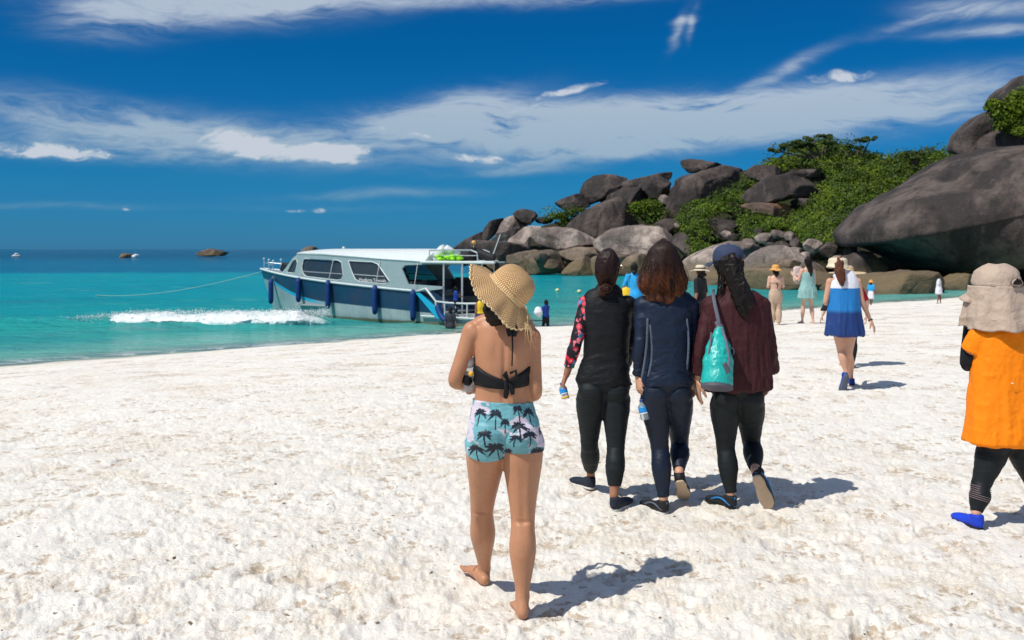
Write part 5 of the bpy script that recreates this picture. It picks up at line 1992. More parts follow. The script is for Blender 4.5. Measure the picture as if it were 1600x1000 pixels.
shoe(FC, ankRc + V(0, -.045, -.060), V(.25, .72, -.62), (0, .62, .72), upper=SHOEK, sole=SOLE_T)
bottle(J(1002, 624, -.03), J(1009, 656, -.05), .031, 'water bottle with blue label hanging from the hand of the woman in navy')

# ---------------------------------------------------------------- D: maroon blouse, slate cap, teal dry bag
dD = 6.34
J = lambda px, py, dd=0.0: P(px, py, dD + dd)
rowsD = [(1144, 447, 10, .050), (1146, 457, 22, .062), (1148, 466, 36, .078), (1149, 482, 40, .094), (1150, 510, 38, .102), (1151, 540, 36, .100), (1152, 565, 35.5, .098),
         (1152, 590, 38, .108), (1152, 608, 39, .112), (1152, 620, 36, .085)]
hLd = on_sand(1144, 798, -.004)
ankRd = J(1181, 737, -.10)
lLd = (J(1133, 632), J(1134, 702, .03), hLd + V(0, .03, .085))
lRd = (J(1171, 632), J(1174, 692, .22), ankRd)
aLd = (J(1112, 478), J(1100, 540, -.04), J(1090, 592, -.02))
aRd = (J(1187, 478), J(1197, 540, .02), J(1197, 585, .12))
FD, T, R = walker('woman in loose maroon blouse and slate blue cap with long black ponytail', dD, rowsD, None, lLd, lRd, aLd, aRd, J(1140, 414, .03), .98, -.6, SKIN_C,
                  hands=[dict(w=aLd[2], f=J(1090, 618, .0) - aLd[2], s=V(.2, -.95, 0), pn=V(1, .2, 0), k=1.02, curl=.35, thumb_in=.1),
                         dict(w=aRd[2], f=V(.05, .15, -1), s=V(-.3, .9, 0), pn=V(-1, 0, 0), k=.95, curl=.5)],
                  feet=[(hLd, V(-.45, .88, 0), (0, 0, 1)), (ankRd + V(-.005, -.048, -.03), V(.40, .32, -.86), (.3, .86, .4))])
leggings(FD, dD, rowsD, lLd, lRd, 1.05, LEG_B, 1.96, 1.86, top=590, seed=12)
blr = [(1147, 456, 24, .070), (1148, 464, 39, .086), (1149, 476, 46, .108), (1150, 500, 47, .122), (1151, 535, 48, .132), (1152, 570, 50, .142), (1153, 606, 52, .150)]
bt = [loft(torso_from(dD, blr), 40, 5, power=2.3, round_ends=(True, False))]
SLV = [(0, .066), (.3, .062), (1.0, .060), (1.5, .056), (2.0, .052)]
bt += [loft(arm_secs(aLd[0], aLd[1], aLd[2], 1, 0, 0, 1.86, rad=SLV), 20, 4, round_ends=(True, False)),
       loft(arm_secs(aRd[0], aRd[1], aRd[2] + V(.02, 0, .01), 1, 0, 0, 1.9, rad=SLV), 20, 4, round_ends=(True, False))]
bb = fuse(bt, .0068, 4)
zt, zb = J(0, 470).z, J(0, 606).z
gr = lambda v: np.clip((zt - v[:, 2]) / (zt - zb), 0.1, 1)
bb = wrinkle(bb, .013, (15, 15, 2.2), 5, 2, gr)
bb = wrinkle(bb, .004, (26, 26, 9), 9, 3)
mesh_obj('blouse', *bb, MAROON, FD)
# cap
c0 = J(1138, 405, .03)
mb = MB()
cp, cf = [], []
for i_ in range(15):
    ph = i_ / 14 * pi * .56
    for j_ in range(40):
        t = 2 * pi * j_ / 40
        gore = 1 - .012 * abs(sin(3 * t))
        cp.append(c0 + V(cos(t) * .100 * sin(ph) ** .8 * gore, sin(t) * .112 * sin(ph) ** .8 * gore, .096 * cos(ph) ** .75 if cos(ph) > 0 else -.02 * -cos(ph) * 4))
for i_ in range(14):
    for j_ in range(40):
        j2_ = (j_ + 1) % 40
        cf.append((i_ * 40 + j_, (i_ + 1) * 40 + j_, (i_ + 1) * 40 + j2_, i_ * 40 + j2_))
capo = mesh_obj('cap', cp, cf, CAPM, FD)
so = capo.modifiers.new('thickness', 'SOLIDIFY'); so.thickness = .003
fd = V(-.62, .78, 0).normalized()
sdv = V(fd.y, -fd.x, 0)
pv, pf = [], []
for i_ in range(9):
    for j_ in range(21):
        u, w_ = i_ / 8, (j_ - 10) / 10
        p = c0 + fd * (.092 + (.070 * sqrt(max(0, 1 - w_ * w_)) ) * u) * (1 - .22 * w_ * w_ * (1 - u)) + sdv * w_ * .078 + V(0, 0, -.012 - .022 * w_ * w_ - .012 * u)
        pv.append(p)
for i_ in range(8):
    for j_ in range(20):
        a_ = i_ * 21 + j_
        pf.append((a_, a_ + 1, a_ + 22, a_ + 21))
pk = mesh_obj('peak', pv, pf, CAPM, capo)
so = pk.modifiers.new('thickness', 'SOLIDIFY'); so.thickness = .004
mb = MB(); mb.ball(c0 + V(0, 0, .098), .008, 6, (1, 1, .6)); mb.build('cap_button', CAPM, capo)
mb = MB()
mb.tube([c0 + V(cos(t) * .042, -.094 - .0 * t, -.002 + sin(t) * .034) + V(.02, 0, 0) for t in np.linspace(0.1, pi - .1, 12)], .005, 6)
mb.build('cap_strap', SHOEK, capo)
# ponytail and nape hair
hs = [(J(1141, 410, -.03), .070, .070), (J(1144, 424, -.055), .064, .060), (J(1150, 440, -.085), .052, .050), (J(1158, 458, -.105), .056, .045), (J(1161, 474, -.115), .052, .038), (J(1162, 488, -.12), .026, .022), (J(1164, 496, -.12), .008, .008)]
hm = fuse([loft(hs, 22, 5), ell(J(1139, 412, .01), .088, .098, .060)], .005, 2)
hm = wrinkle(hm, .008, (36, 36, 16), 3, 3)
ho = mesh_obj('hair', *hm, HAIRB, FD)
strands(ho, hs, HAIRB, 340, 19, th=(0, 2 * pi), wave=.020, wf=2.4, r0=.0028, out=1.02, jit=.25)
strands(ho, [(J(1120, 408, .0), .02, .03), (J(1128, 430, -.02), .022, .03), (J(1126, 452, -.05), .02, .02), (J(1122, 470, -.07), .018, .01)], HAIRB, 40, 5, th=(0, 2 * pi), wave=.008, r0=.0016)
shoe(FD, hLd, V(-.45, .88, 0), upper=SHOEK, sole=SHOEK, trim=TRIMB)
shoe(FD, ankRd + V(-.005, -.052, -.03), V(.40, .32, -.86), (.3, .86, .4), upper=SHOEK, sole=SOLE_T, trim=TRIMB, k=1.02)

# teal dry bag
TEAL = cloth_mat('teal_tarpaulin', (0.015, 0.42, 0.38), .38, wr=.5, weave=False, spec=.5, var=.12, scale=16)
DGREY = mat('dark_grey_vinyl', (.09, .09, .115), .5)
WEB = cloth_mat('grey_webbing', (.13, .13, .17), .7)
top_, bot_ = J(1124, 512, -.20), J(1120, 606, -.32)
o = empty('dry_bag', bot_, 'teal roll top dry bag with grey base slung behind the woman in maroon', 'bag')
ax = (bot_ - top_).normalized()
bv = fuse([loft([(top_ - ax * .0, .020, .012), (top_ + ax * .05, .042, .030), (top_ + ax * .12, .068, .058), (top_ + ax * .22, .088, .080), (top_ + ax * .31, .094, .090), (bot_ - ax * .012, .095, .092)], 30, 5, round_ends=(False, False))], .005, 2)
bv = wrinkle(bv, .007, (12, 12, 10), 3, 3, mask=lambda v: np.clip(((v - np.array(bot_)) @ -np.array(ax)) / .2, .08, 1))
mesh_obj('bag_body', *bv, TEAL, o)
lf = loft([(bot_ - ax * .014, .0965, .0935), (bot_ + ax * .004, .0965, .0935)], 36, 2, round_ends=(False, False))
mesh_obj('bag_base', lf[0], lf[1], DGREY, o, smooth=False)
lf = loft([(top_ - ax * .03 + V(-.02, 0, .0), .012, .010), (top_ - ax * .005, .026, .014), (top_ + ax * .02, .034, .020)], 16, 4)
mesh_obj('roll_top', lf[0], lf[1], DGREY, o)


def strap(pts, w_, th_, n_=6):
    return loft([(p, w_, th_) for p in pts], 8, n_)


mb = MB()
mb.add(strap([J(1116, 455, .02), J(1114, 456, -.08), J(1117, 475, -.15), J(1122, 498, -.19), top_], .012, .0025))
mb.build('shoulder_strap', WEB, o)
mb = MB()
mb.add(strap([top_ + V(.01, -.02, 0), J(1135, 535, -.30), J(1139, 560, -.36), J(1138, 580, -.40)], .008, .002))
mb.add(strap([J(1112, 520, -.25), J(1109, 545, -.30), J(1107, 560, -.30)], .007, .002))
mb.build('side_strap', WEB, o)
mb = MB()
mb.tube([J(1138 + 9 * cos(t), 549 + 7 * sin(t), -.24) for t in np.linspace(0, 2 * pi, 20)], .005, 6)
mb.build('carry_ring', GREYL, o)
mb = MB()
mb.add(strap([J(1132, 568, -.41), J(1138, 582, -.41)], .014, .004))
mb.build('buckle', DGREY, o)

# ---------------------------------------------------------------- E: orange shirt, khaki flap hat, cut by the right edge
dE = 5.95
J = lambda px, py, dd=0.0: P(px, py, dE + dd)
rowsE = [(1570, 492, 12, .054), (1571, 503, 26, .070), (1572, 514, 42, .085), (1573, 532, 46, .102), (1574, 560, 44, .112), (1574, 600, 42, .110), (1574, 640, 44, .118),
         (1574, 668, 46, .115), (1574, 684, 42, .088)]
hLe = on_sand(1529, 829, -.004)
hRe = on_sand(1652, 806, -.0)
lLe = (J(1552, 702), J(1532, 760, -.02), hLe + V(.0, .03, .085))
lRe = (J(1598, 702), J(1622, 765, .12), hRe + V(0, .03, .085))
aLe = (J(1532, 526), J(1511, 570, .06), J(1514, 500, .22))
aRe = (J(1614, 526), J(1630, 580, .06), J(1606, 515, .25))
FE, T, R = walker('person in bright orange shirt and khaki neck flap hat at the right edge', dE, rowsE, None, lLe, lRe, aLe, aRe, J(1558, 455, .06), 1.0, -.35, SKIN_C, kleg=.98,
                  hands=[dict(w=aLe[2], f=V(.3, .15, 1), s=V(.7, -.5, 0), pn=V(.6, .5, 0), k=.95, curl=.9), dict(w=aRe[2], f=V(-.4, .1, 1), s=V(-.5, -.5, 0), pn=V(-.6, .5, 0), k=.95, curl=.9)],
                  feet=[(hLe, V(-.15, .98, 0), (0, 0, 1)), (hRe, V(-.1, .99, 0), (0, 0, 1))])
leggings(FE, dE, rowsE, lLe, lRe, .98, LEG_B, 1.93, 1.93, top=640, seed=22)
er = [(1571, 500, 28, .075), (1572, 512, 44, .094), (1573, 530, 50, .112), (1573, 560, 51, .124), (1572, 600, 54, .132), (1572, 640, 58, .142), (1572, 690, 64, .158)]
et = [loft(torso_from(dE, er), 40, 5, power=2.4, round_ends=(True, False))]
SLE = [(0, .068), (.4, .072), (1.0, .085), (2, .085)]
et += [loft(arm_secs(*aLe, 1, 0, 0, .52, rad=SLE), 22, 4, round_ends=(True, False)), loft(arm_secs(*aRe, 1, 0, 0, .52, rad=SLE), 22, 4, round_ends=(True, False))]
eb = fuse(et, .0075, 4)
zt, zb = J(0, 520).z, J(0, 690).z
eb = wrinkle(eb, .011, (9, 9, 2.0), 15, 2, lambda v: np.clip((zt - v[:, 2]) / (zt - zb), 0.12, 1))
eb = wrinkle(eb, .003, (18, 18, 12), 19, 3)
mesh_obj('shirt', *eb, ORANGE, FE)
for A in (aLe, aRe):
    mb = MB()
    mb.add(loft(arm_secs(*A, .98, .006, .62, 1.97), 20, 4, round_ends=(False, False)))
    ob_ = mb.build('arm_sleeve', BLACK, FE)
mb = MB()
mb.add(ell(J(1582, 599, -.155), .008, .002, .004))
mb.build('shirt_logo', mat('pale_print', (.8, .7, .55), .6), ob_.parent)
mb = MB()
k_, a_ = lLe[1], lLe[2]
for q in range(7):
    t = .02 + .075 * q
    c = k_.lerp(a_, t) + V(0, -.012 * sin(pi * min(1, t * 1.5)), 0)
    rr2 = float(np.interp(1 + t, [1, 1.15, 1.35, 1.6], [.052, .051, .0525, .043])) * .98 + .0085
    mb.tube([c + V(cos(u) * rr2, sin(u) * rr2 * 1.03, -.018 * cos(u) - .006 * sin(u)) for u in np.linspace(0, 2 * pi, 25)], .0021, 5)
mb.build('legging_stripes', cloth_mat('rose_grey_stripe', (.22, .16, .17), .7), FE)
shoe(FE, hLe, V(-.15, .98, 0), upper=BLUESH, sole=SHOEK, k=1.0)
shoe(FE, hRe, V(-.1, .99, 0), upper=BLUESH, sole=SHOEK, k=1.0)
# khaki hat with neck flap
c0 = J(1557, 443, .05)
cp, cf = [], []
for i_ in range(20):
    ph = i_ / 19 * pi * .55
    for j_ in range(48):
        t = 2 * pi * j_ / 48
        cp.append(c0 + V(cos(t) * .138 * sin(ph) ** .9, sin(t) * .135 * sin(ph) ** .9, .118 * max(cos(ph), 0) ** .9 - .02 * max(0, -cos(ph)) * 5))
for i_ in range(19):
    for j_ in range(48):
        j2_ = (j_ + 1) % 48
        if 3 <= 0:
            continue
        cf.append((i_ * 48 + j_, (i_ + 1) * 48 + j_, (i_ + 1) * 48 + j2_, i_ * 48 + j2_))
cpa = np.array([tuple(v) for v in cp])
cv, _f = wrinkle((cpa, np.array(cf)), .006, (16, 16, 14), 31, 3)
hat2 = mesh_obj('flap_hat', cv, np.array(cf), KHAKI, FE)
so = hat2.modifiers.new('thickness', 'SOLIDIFY'); so.thickness = .003
fd = V(-.80, .60, 0).normalized()
sdv = V(fd.y, -fd.x, 0)
pv, pf = [], []
for i_ in range(9):
    for j_ in range(21):
        u, w_ = i_ / 8, (j_ - 10) / 10
        pv.append(c0 + fd * (.125 + .085 * sqrt(max(0, 1 - w_ * w_)) * u) * (1 - .25 * w_ * w_ * (1 - u)) + sdv * w_ * .115 + V(0, 0, -.035 - .03 * w_ * w_ - .05 * u))
for i_ in range(8):
    for j_ in range(20):
        q_ = i_ * 21 + j_
        pf.append((q_, q_ + 1, q_ + 22, q_ + 21))
pk = mesh_obj('peak', pv, pf, KHAKI, hat2)
so = pk.modifiers.new('thickness', 'SOLIDIFY'); so.thickness = .004
fv, ff_ = [], []
NJ = 70
for i_ in range(26):
    u = i_ / 25
    for j_ in range(NJ):
        w_ = (j_ / (NJ - 1)) * 2 - 1
        th = -pi / 2 + w_ * 2.05
        rr2 = .150 + .050 * u + .012 * u * sin(th * 7 + 1) + .010 * u * sin(th * 12)
        ry_ = .138 + .065 * u + .012 * u * sin(th * 7 + 1)
        fv.append(tuple(c0 + V(cos(th) * rr2 + .01 * u, sin(th) * ry_, -.012 - .265 * u + .02 * abs(w_) ** 2 * u + .006 * sin(th * 9) * u)))
for i_ in range(25):
    for j_ in range(NJ - 1):
        q_ = i_ * NJ + j_
        ff_.append((q_, q_ + NJ, q_ + NJ + 1, q_ + 1))
fv, _f = wrinkle((np.array(fv), np.array(ff_)), .007, (9, 9, 14), 41, 3)
fo_ = mesh_obj('neck_flap', fv, np.array(ff_), KHAKI, hat2)
so = fo_.modifiers.new('thickness', 'SOLIDIFY'); so.thickness = .0025
mb = MB()
mb.tube([c0 + V(.058 + cos(t) * .040, -.134 + .02 * cos(t), .0 + sin(t) * .030) for t in np.linspace(0, pi, 12)], .005, 6)
mb.build('opening_edge', KHAKI, hat2)
mb = MB()
mb.add(loft([(c0 + V(.022, -.140, .006), .008, .005), (c0 + V(.058, -.137, .016), .020, .013), (c0 + V(.092, -.116, .006), .008, .005)], 12, 4))
mb.build('rear_opening', HAIRB, hat2)
# ================================================================ smaller figures further down the beach
def person_at(px, foot_py, top_py, label, skin, hair=None, hatm=None, hat_r=0.0, top=None, bottom=None, skirt=None, yaw=0.0, dist=None, base_z=None,
              arms=((-.02, 0, 0), (.02, 0, 0)), stride=.06, hair_len=.12, sleeves=1.0, legs=1.9, voxel=None, group=None, slim=1.0, face=0.0, bun=False):
    """generic standing figure; arms: ((elbow dx, dy, dz),(...)) additions; returns root, scale, base"""
    if dist is None:
        dist = ground_hit(px, foot_py)
    b = P(px, foot_py, dist)
    if base_z is not None:
        b.z = base_z
    h = P(px, top_py, dist).z - b.z
    if hatm is not None:
        h *= .965
    k = h / 1.62
    fig = empty('person', b, label, 'person', group)
    Rz = Matrix.Rotation(-yaw, 3, 'Z')
    Q = lambda x, y, z: b + Rz @ V(x * k, y * k, z * k)
    AX = Rz @ V(1, 0, 0)
    hip = [Q(-.085, 0, .80), Q(.085, 0, .80)]
    kn_ = [Q(-.085, stride * .5 + .02, .44), Q(.085, -stride * .5 + .03, .44)]
    an_ = [Q(-.08, stride, .07), Q(.08, -stride, .07)]
    sh = [Q(-.165, 0, 1.29), Q(.165, 0, 1.29)]
    e_ = [Q(-.20 + arms[0][0], -.03 + arms[0][1], 1.03 + arms[0][2]), Q(.20 + arms[1][0], -.03 + arms[1][1], 1.03 + arms[1][2])]
    w_ = []
    for s, A in enumerate(arms):
        wx_, wy_, wz_ = (A[3:6] if len(A) > 3 else (0, .04, -.235))
        w_.append(e_[s] + Rz @ V(wx_ * k, wy_ * k, wz_ * k))
    rows = [(1.37, .055, .052), (1.33, .11, .065), (1.29, .155, .080), (1.20, .165, .100), (1.08, .145, .098), (.98, .132, .09), (.90, .155, .105), (.82, .172, .118), (.74, .165, .11)]
    tors = [(Q(0, 0, z), rx * k * slim, ry * k * slim, AX) for z, rx, ry in rows]
    vx = voxel or max(.009, dist * .00055)
    hp_, T_, R_ = head_parts(Q(0, .01, 1.50), k * .98, yaw)
    parts = [loft(tors, 22, 3, power=2.2), loft([(Q(0, 0, 1.34), .045 * k, .045 * k), (Q(0, .01, 1.46), .045 * k, .045 * k)], 12, 2)] + hp_
    for s in (0, 1):
        parts.append(loft(leg_secs(hip[s], kn_[s], an_[s], k * .98), 16, 3))
        parts.append(loft(arm_secs(sh[s], e_[s], w_[s], k), 14, 3))
        t_ = Rz @ V((-1, 1)[s] * .15, 1, 0)
        heel = an_[s] - V(0, 0, .07 * k) - t_.normalized() * .03 * k
        parts += foot_parts(heel, t_, k=k * .95, toes=False)
        parts.append(loft([(an_[s] + V(0, 0, .02), .03 * k, .03 * k), (heel + V(0, 0, .03) + t_.normalized() * .02 * k, .03 * k, .03 * k)], 10, 2))
    bod = fuse(parts, vx, 3)
    for s in (0, 1):
        fdir = (w_[s] - e_[s]).normalized()
        bod = join_np(bod, hand(w_[s], fdir, Rz @ V(0, 1, 0) if abs(fdir.y) < .7 else Rz @ V(0, 0, 1), Rz @ V((1, -1)[s], 0, 0), k * .95, .5, voxel=.005))
    mesh_obj('body', *bod, skin, fig)
    if top:
        z0 = top[1]
        rr2 = [(z, rx, ry) for z, rx, ry in rows if z >= z0 - .06]
        tp = [loft([(Q(0, 0, z), (rx + .016 + top[2] * max(0, 1.15 - z)) * k * slim, (ry + .016 + top[2] * max(0, 1.15 - z)) * k * slim, AX) for z, rx, ry in rr2 if z < top[3]], 24, 3, power=2.2, round_ends=(True, False))]
        if sleeves > 0:
            for s in (0, 1):
                tp.append(loft(arm_secs(sh[s], e_[s], w_[s], k, .012 * k, 0, sleeves), 16, 3, round_ends=(True, False)))
        tb = fuse(tp, vx, 3)
        mesh_obj('shirt', *wrinkle(tb, .005 * k, (9, 9, 5), 3, 2), top[0], fig)
    if bottom:
        tp = [loft([(Q(0, 0, z), (rx + .012) * k * slim, (ry + .012) * k * slim, AX) for z, rx, ry in rows if z <= bottom[1]], 24, 3, round_ends=(False, True))]
        for s in (0, 1):
            L_ = leg_secs(hip[s], kn_[s], an_[s], k * .98, 0, 0, legs)
            tp.append(loft([(c, rx + (.010 + bottom[2] * i_ / len(L_)) * k, ry + (.010 + bottom[2] * i_ / len(L_)) * k) for i_, (c, rx, ry) in enumerate(L_)], 16, 3, round_ends=(True, False)))
        tb = fuse(tp, vx, 3)
        mesh_obj('trousers', *wrinkle(tb, .006 * k, (12, 12, 3), 5, 2), bottom[0], fig)
    if skirt:
        m_, zt_, zb_, flare, nm = skirt
        zs = [zt_ + (zb_ - zt_) * q / 6 for q in range(7)]
        sec = []
        for q, z in enumerate(zs):
            rx = float(np.interp(-z, [-r_[0] for r_ in rows], [r_[1] for r_ in rows])) + .018 + flare * (q / 6) ** 1.3
            ry = float(np.interp(-z, [-r_[0] for r_ in rows], [r_[2] for r_ in rows])) + .018 + flare * (q / 6) ** 1.3
            sec.append((Q(0, 0, z), rx * k * slim, ry * k * slim, AX))
        tb = fuse([loft(sec, 30, 4, power=2.1, round_ends=(False, False))], vx * .8, 2)
        zlo = Q(0, 0, zb_).z
        zhi = Q(0, 0, zt_).z
        tb = wrinkle(tb, .016 * k, (16, 16, 1.8), 7, 2, lambda v: np.clip((zhi - v[:, 2]) / (zhi - zlo), .1, 1))
        mesh_obj(nm, *tb, m_, fig)
    if hair:
        m_ = hair
        top_h = Q(0, -.02, 1.585)
        sec = [(Q(0, 0, 1.60), .035 * k, .04 * k), (Q(0, -.01, 1.565), .078 * k, .088 * k), (Q(0, -.018, 1.50), .088 * k, .098 * k), (Q(0, -.03, 1.43), .075 * k, .080 * k)]
        n_ = 4
        for q in range(1, n_ + 1):
            sec.append((Q(0, -.045 - .05 * min(1, q / 2), 1.43 - hair_len * q / n_), (.068 - .035 * (q / n_) ** 2) * k, (.055 - .03 * (q / n_)) * k))
        hm_ = fuse([loft(sec, 18, 3)], vx * .8, 2)
        ho_ = mesh_obj('hair', *wrinkle(hm_, .005, (40, 40, 9), 3, 2), m_, fig)
        if dist < 30:
            strands(ho_, sec, m_, 70, 3, th=(pi * .9, 2.1 * pi), r0=.003 * k, wave=.004, jit=.15)
    if hatm is not None:
        n1, n2 = 40, 14
        hv_, hf_ = [], []
        cc = Q(0, 0, 1.555)
        for i_ in range(n2 + 1):
            s = i_ / n2 * 2
            for j_ in range(n1):
                t = 2 * pi * j_ / n1
                if s <= 1:
                    rr3, z = .098 * sin(s * pi / 2) ** .6, .085 * cos(s * pi / 2) ** .5
                else:
                    q = s - 1
                    rr3, z = .098 + hat_r * q, -.012 - (.055 if hat_r < .08 else .028) * q ** 1.2 + .012 * q * sin(2 * t + 1) + .006 * q * sin(5 * t)
                hv_.append(cc + Rz @ V(cos(t) * rr3 * k, sin(t) * rr3 * 1.08 * k, z * k))
        for i_ in range(n2):
            for j_ in range(n1):
                j2_ = (j_ + 1) % n1
                hf_.append((i_ * n1 + j_, (i_ + 1) * n1 + j_, (i_ + 1) * n1 + j2_, i_ * n1 + j2_))
        ho_ = mesh_obj('sun_hat', hv_, hf_, hatm, fig)
        so_ = ho_.modifiers.new('thickness', 'SOLIDIFY')
        so_.thickness = .006
    return fig, k, b, Q, w_, Rz


HAT_CREAM = cloth_mat('cream_straw', (.72, .62, .45), .75, wr=.6, scale=60)
HAT_ORANGE = cloth_mat('orange_straw', (.72, .36, .10), .75, wr=.6, scale=60)
HAT_TAN = cloth_mat('tan_straw', (.66, .50, .30), .75, wr=.6, scale=60)
RED = cloth_mat('red_shirt_fabric', (.45, .012, .02), .7)
WHITEC = cloth_mat('white_cotton', (.72, .72, .76), .75)
MINT = cloth_mat('mint_cotton', (.26, .46, .44), .75, stretch=(1, 1, .3))
BEIGEC = cloth_mat('beige_print_cotton', (.52, .38, .27), .75, var=.4, wr=.6, stretch=(1, 1, .3))
BLUES = cloth_mat('sky_blue_shirt', (.02, .33, .75), .65, var=.5)
BLUEV = cloth_mat('royal_blue_vest', (.01, .045, .28), .6)
DARKC = cloth_mat('black_cotton', (.012, .013, .016), .8)
YEL = mat('yellow_vinyl', (.85, .55, .02), .5)


def dress_build(n, b):
    co = world_co(n)
    x, y, z = n.sep(co)
    zz = n.m('ADD', z, n.m('MULTIPLY', n.m('SUBTRACT', n.noise(co, 14, 3), .5), .012))
    c = n.mix(n.ss(zz, DZ1 - .004, DZ1 + .004), (.006, .18, .50), (.74, .74, .80))
    c = n.mix(n.ss(zz, DZ2 + .03, DZ2 - .03), c, (.003, .034, .17))
    n.put(b.inputs['Base Color'], c)
    n.put(b.inputs['Normal'], n.bump(n.noise(n.mapv(co, (1, 1, .3)), 16, 4), .5, .02))


# F: colour blocked dress
dF = ground_hit(1326, 609)
J = lambda px, py, dd=0.0: P(px, py, dF + dd)
DZ1, DZ2 = J(0, 450).z, J(0, 486).z
rowsF = [(1312, 424, 7, .045), (1314, 429, 13, .058), (1316, 434, 20, .072), (1318, 445, 22, .088), (1319, 460, 20, .088), (1320, 475, 20, .088), (1320, 488, 22, .10), (1320, 498, 21, .085)]
hRf = on_sand(1331, 603, -.002)
hLf = J(1319, 590, -.02)
ankLf = J(1322, 582, -.02)
lLf = (J(1310, 510), J(1314, 547, .04), ankLf)
lRf = (J(1329, 510), J(1326, 552, .02), hRf + V(0, .03, .085))
aLf = (J(1297, 440), J(1290, 472, .0), J(1297, 476, .20))
aRf = (J(1340, 440), J(1347, 471, -.02), J(1360, 500, .03))
FF, T, R = walker('woman in cream bucket hat and sleeveless white, blue and navy dress, pointing down', dF, rowsF, None, lLf, lRf, aLf, aRf, J(1310, 414, .03), .86, .1, SKIN_C, voxel=.009, kleg=.95, karm=.92,
                  hands=[dict(w=aRf[2], f=J(1366, 512) - aRf[2], s=V(-.6, -.5, .5), pn=V(-.5, .3, -.3), k=.95, curl=.35, voxel=.0035), dict(w=aLf[2], f=V(.5, .6, .1), s=V(0, 0, 1), pn=V(1, 0, 0), k=.9, curl=.5, voxel=.0035)],
                  feet=[(hRf, V(.25, .95, 0), (0, 0, 1)), (ankLf + V(-.01, -.05, -.04), V(-.15, .25, -.95), (0, .9, .3))])
dr = [(1313, 429, 12, .070), (1315, 433, 20, .085), (1318, 444, 23.5, .106), (1319, 458, 24, .116), (1319, 476, 25, .126), (1319, 500, 27, .140), (1319, 523, 29, .152)]
db = fuse([loft(torso_from(dF, dr), 40, 5, power=2.3, round_ends=(True, False))], .0085, 3)
zt, zb = J(0, 445).z, J(0, 523).z
db = wrinkle(db, .018, (13, 13, 1.6), 25, 2, lambda v: np.clip((zt - v[:, 2]) / (zt - zb), .08, 1))
mesh_obj('dress', *db, mat('colour_block_dress', (.1, .3, .6), .6, build=dress_build), FF)
hs = [(J(1310, 412, -.02), .066, .080), (J(1311, 419, -.06), .056, .055), (J(1313, 427, -.09), .052, .044), (J(1315, 437, -.11), .044, .036), (J(1316, 446, -.12), .014, .012)]
hm = fuse([loft(hs, 20, 5)], .006, 2)
ho = mesh_obj('hair', *wrinkle(hm, .006, (40, 40, 12), 3, 2), HAIRF, FF)
strands(ho, hs, HAIRF, 110, 5, th=(pi * .9, 2.1 * pi), r0=.003, wave=.008, jit=.15)
hv_, hf_ = [], []
c0 = J(1309, 412, .03)
for i_ in range(25):
    s = i_ / 12
    for j_ in range(56):
        t = 2 * pi * j_ / 56
        if s <= 1:
            r3, z = .108 * sin(s * pi / 2) ** .45, .072 * cos(s * pi / 2) ** .42
        else:
            r3, z = .108 + .024 * (s - 1), -.045 * (s - 1) + .01 * sin(2 * t + 1) * (s - 1)
        hv_.append(c0 + V(cos(t) * r3, sin(t) * r3 * 1.05, z))
for i_ in range(24):
    for j_ in range(56):
        j2_ = (j_ + 1) % 56
        hf_.append((i_ * 56 + j_, (i_ + 1) * 56 + j_, (i_ + 1) * 56 + j2_, i_ * 56 + j2_))
ho = mesh_obj('bucket_hat', hv_, hf_, HAT_CREAM, FF)
so = ho.modifiers.new('thickness', 'SOLIDIFY'); so.thickness = .006
shoe(FF, hRf, V(.25, .95, 0), upper=BLUEV, sole=SHOEK, voxel=.007)
shoe(FF, ankLf + V(-.01, -.055, -.035), V(-.15, .25, -.95), (0, .9, .3), upper=BLUEV, sole=GREYL, voxel=.007)
mb = MB()
wr_ = aRf[2]; fd_ = (J(1366, 512) - wr_).normalized()
mb.add(loft([(wr_ - fd_ * .006, .028, .026), (wr_ + fd_ * .010, .028, .026)], 14, 2, round_ends=(False, False)))
mb.build('bracelet', SHOEK, FF)

# G: red shirt, wide straw hat, right behind F
fg, k, b, Q, w_, Rz = person_at(1324, 560, 411, 'person in red shirt and very wide straw hat mostly hidden behind the blue dress', SKIN_D, hair=HAIRB, hatm=HAT_TAN, hat_r=.19, top=(RED, .85, .05, 1.40), bottom=(DARKC, .9, 0), yaw=.3, dist=14.0, base_z=ground_z(4.7, 14.0) * 1.0,
          arms=((-.10, .05, 0, -.08, .05, -.2), (.09, 0, .05)), sleeves=1.0)
o = empty('shoulder_bag', P(1292, 476, 13.6), 'small black bag held low at the left of the blue dress', 'bag')
bg_ = fuse([loft([(P(1294, 470, 13.6), .02, .02), (P(1293, 476, 13.6), .05, .04), (P(1289, 481, 13.6), .05, .03), (P(1284, 484, 13.6), .02, .02)], 14, 4)], .008, 2)
mesh_obj('bag_body', *bg_, SHOEK, o)
mb = MB(); mb.tube([P(1294, 470, 13.6), P(1299, 450, 13.7), P(1304, 432, 13.8)], .006, 6); mb.build('bag_strap', SHOEK, o)

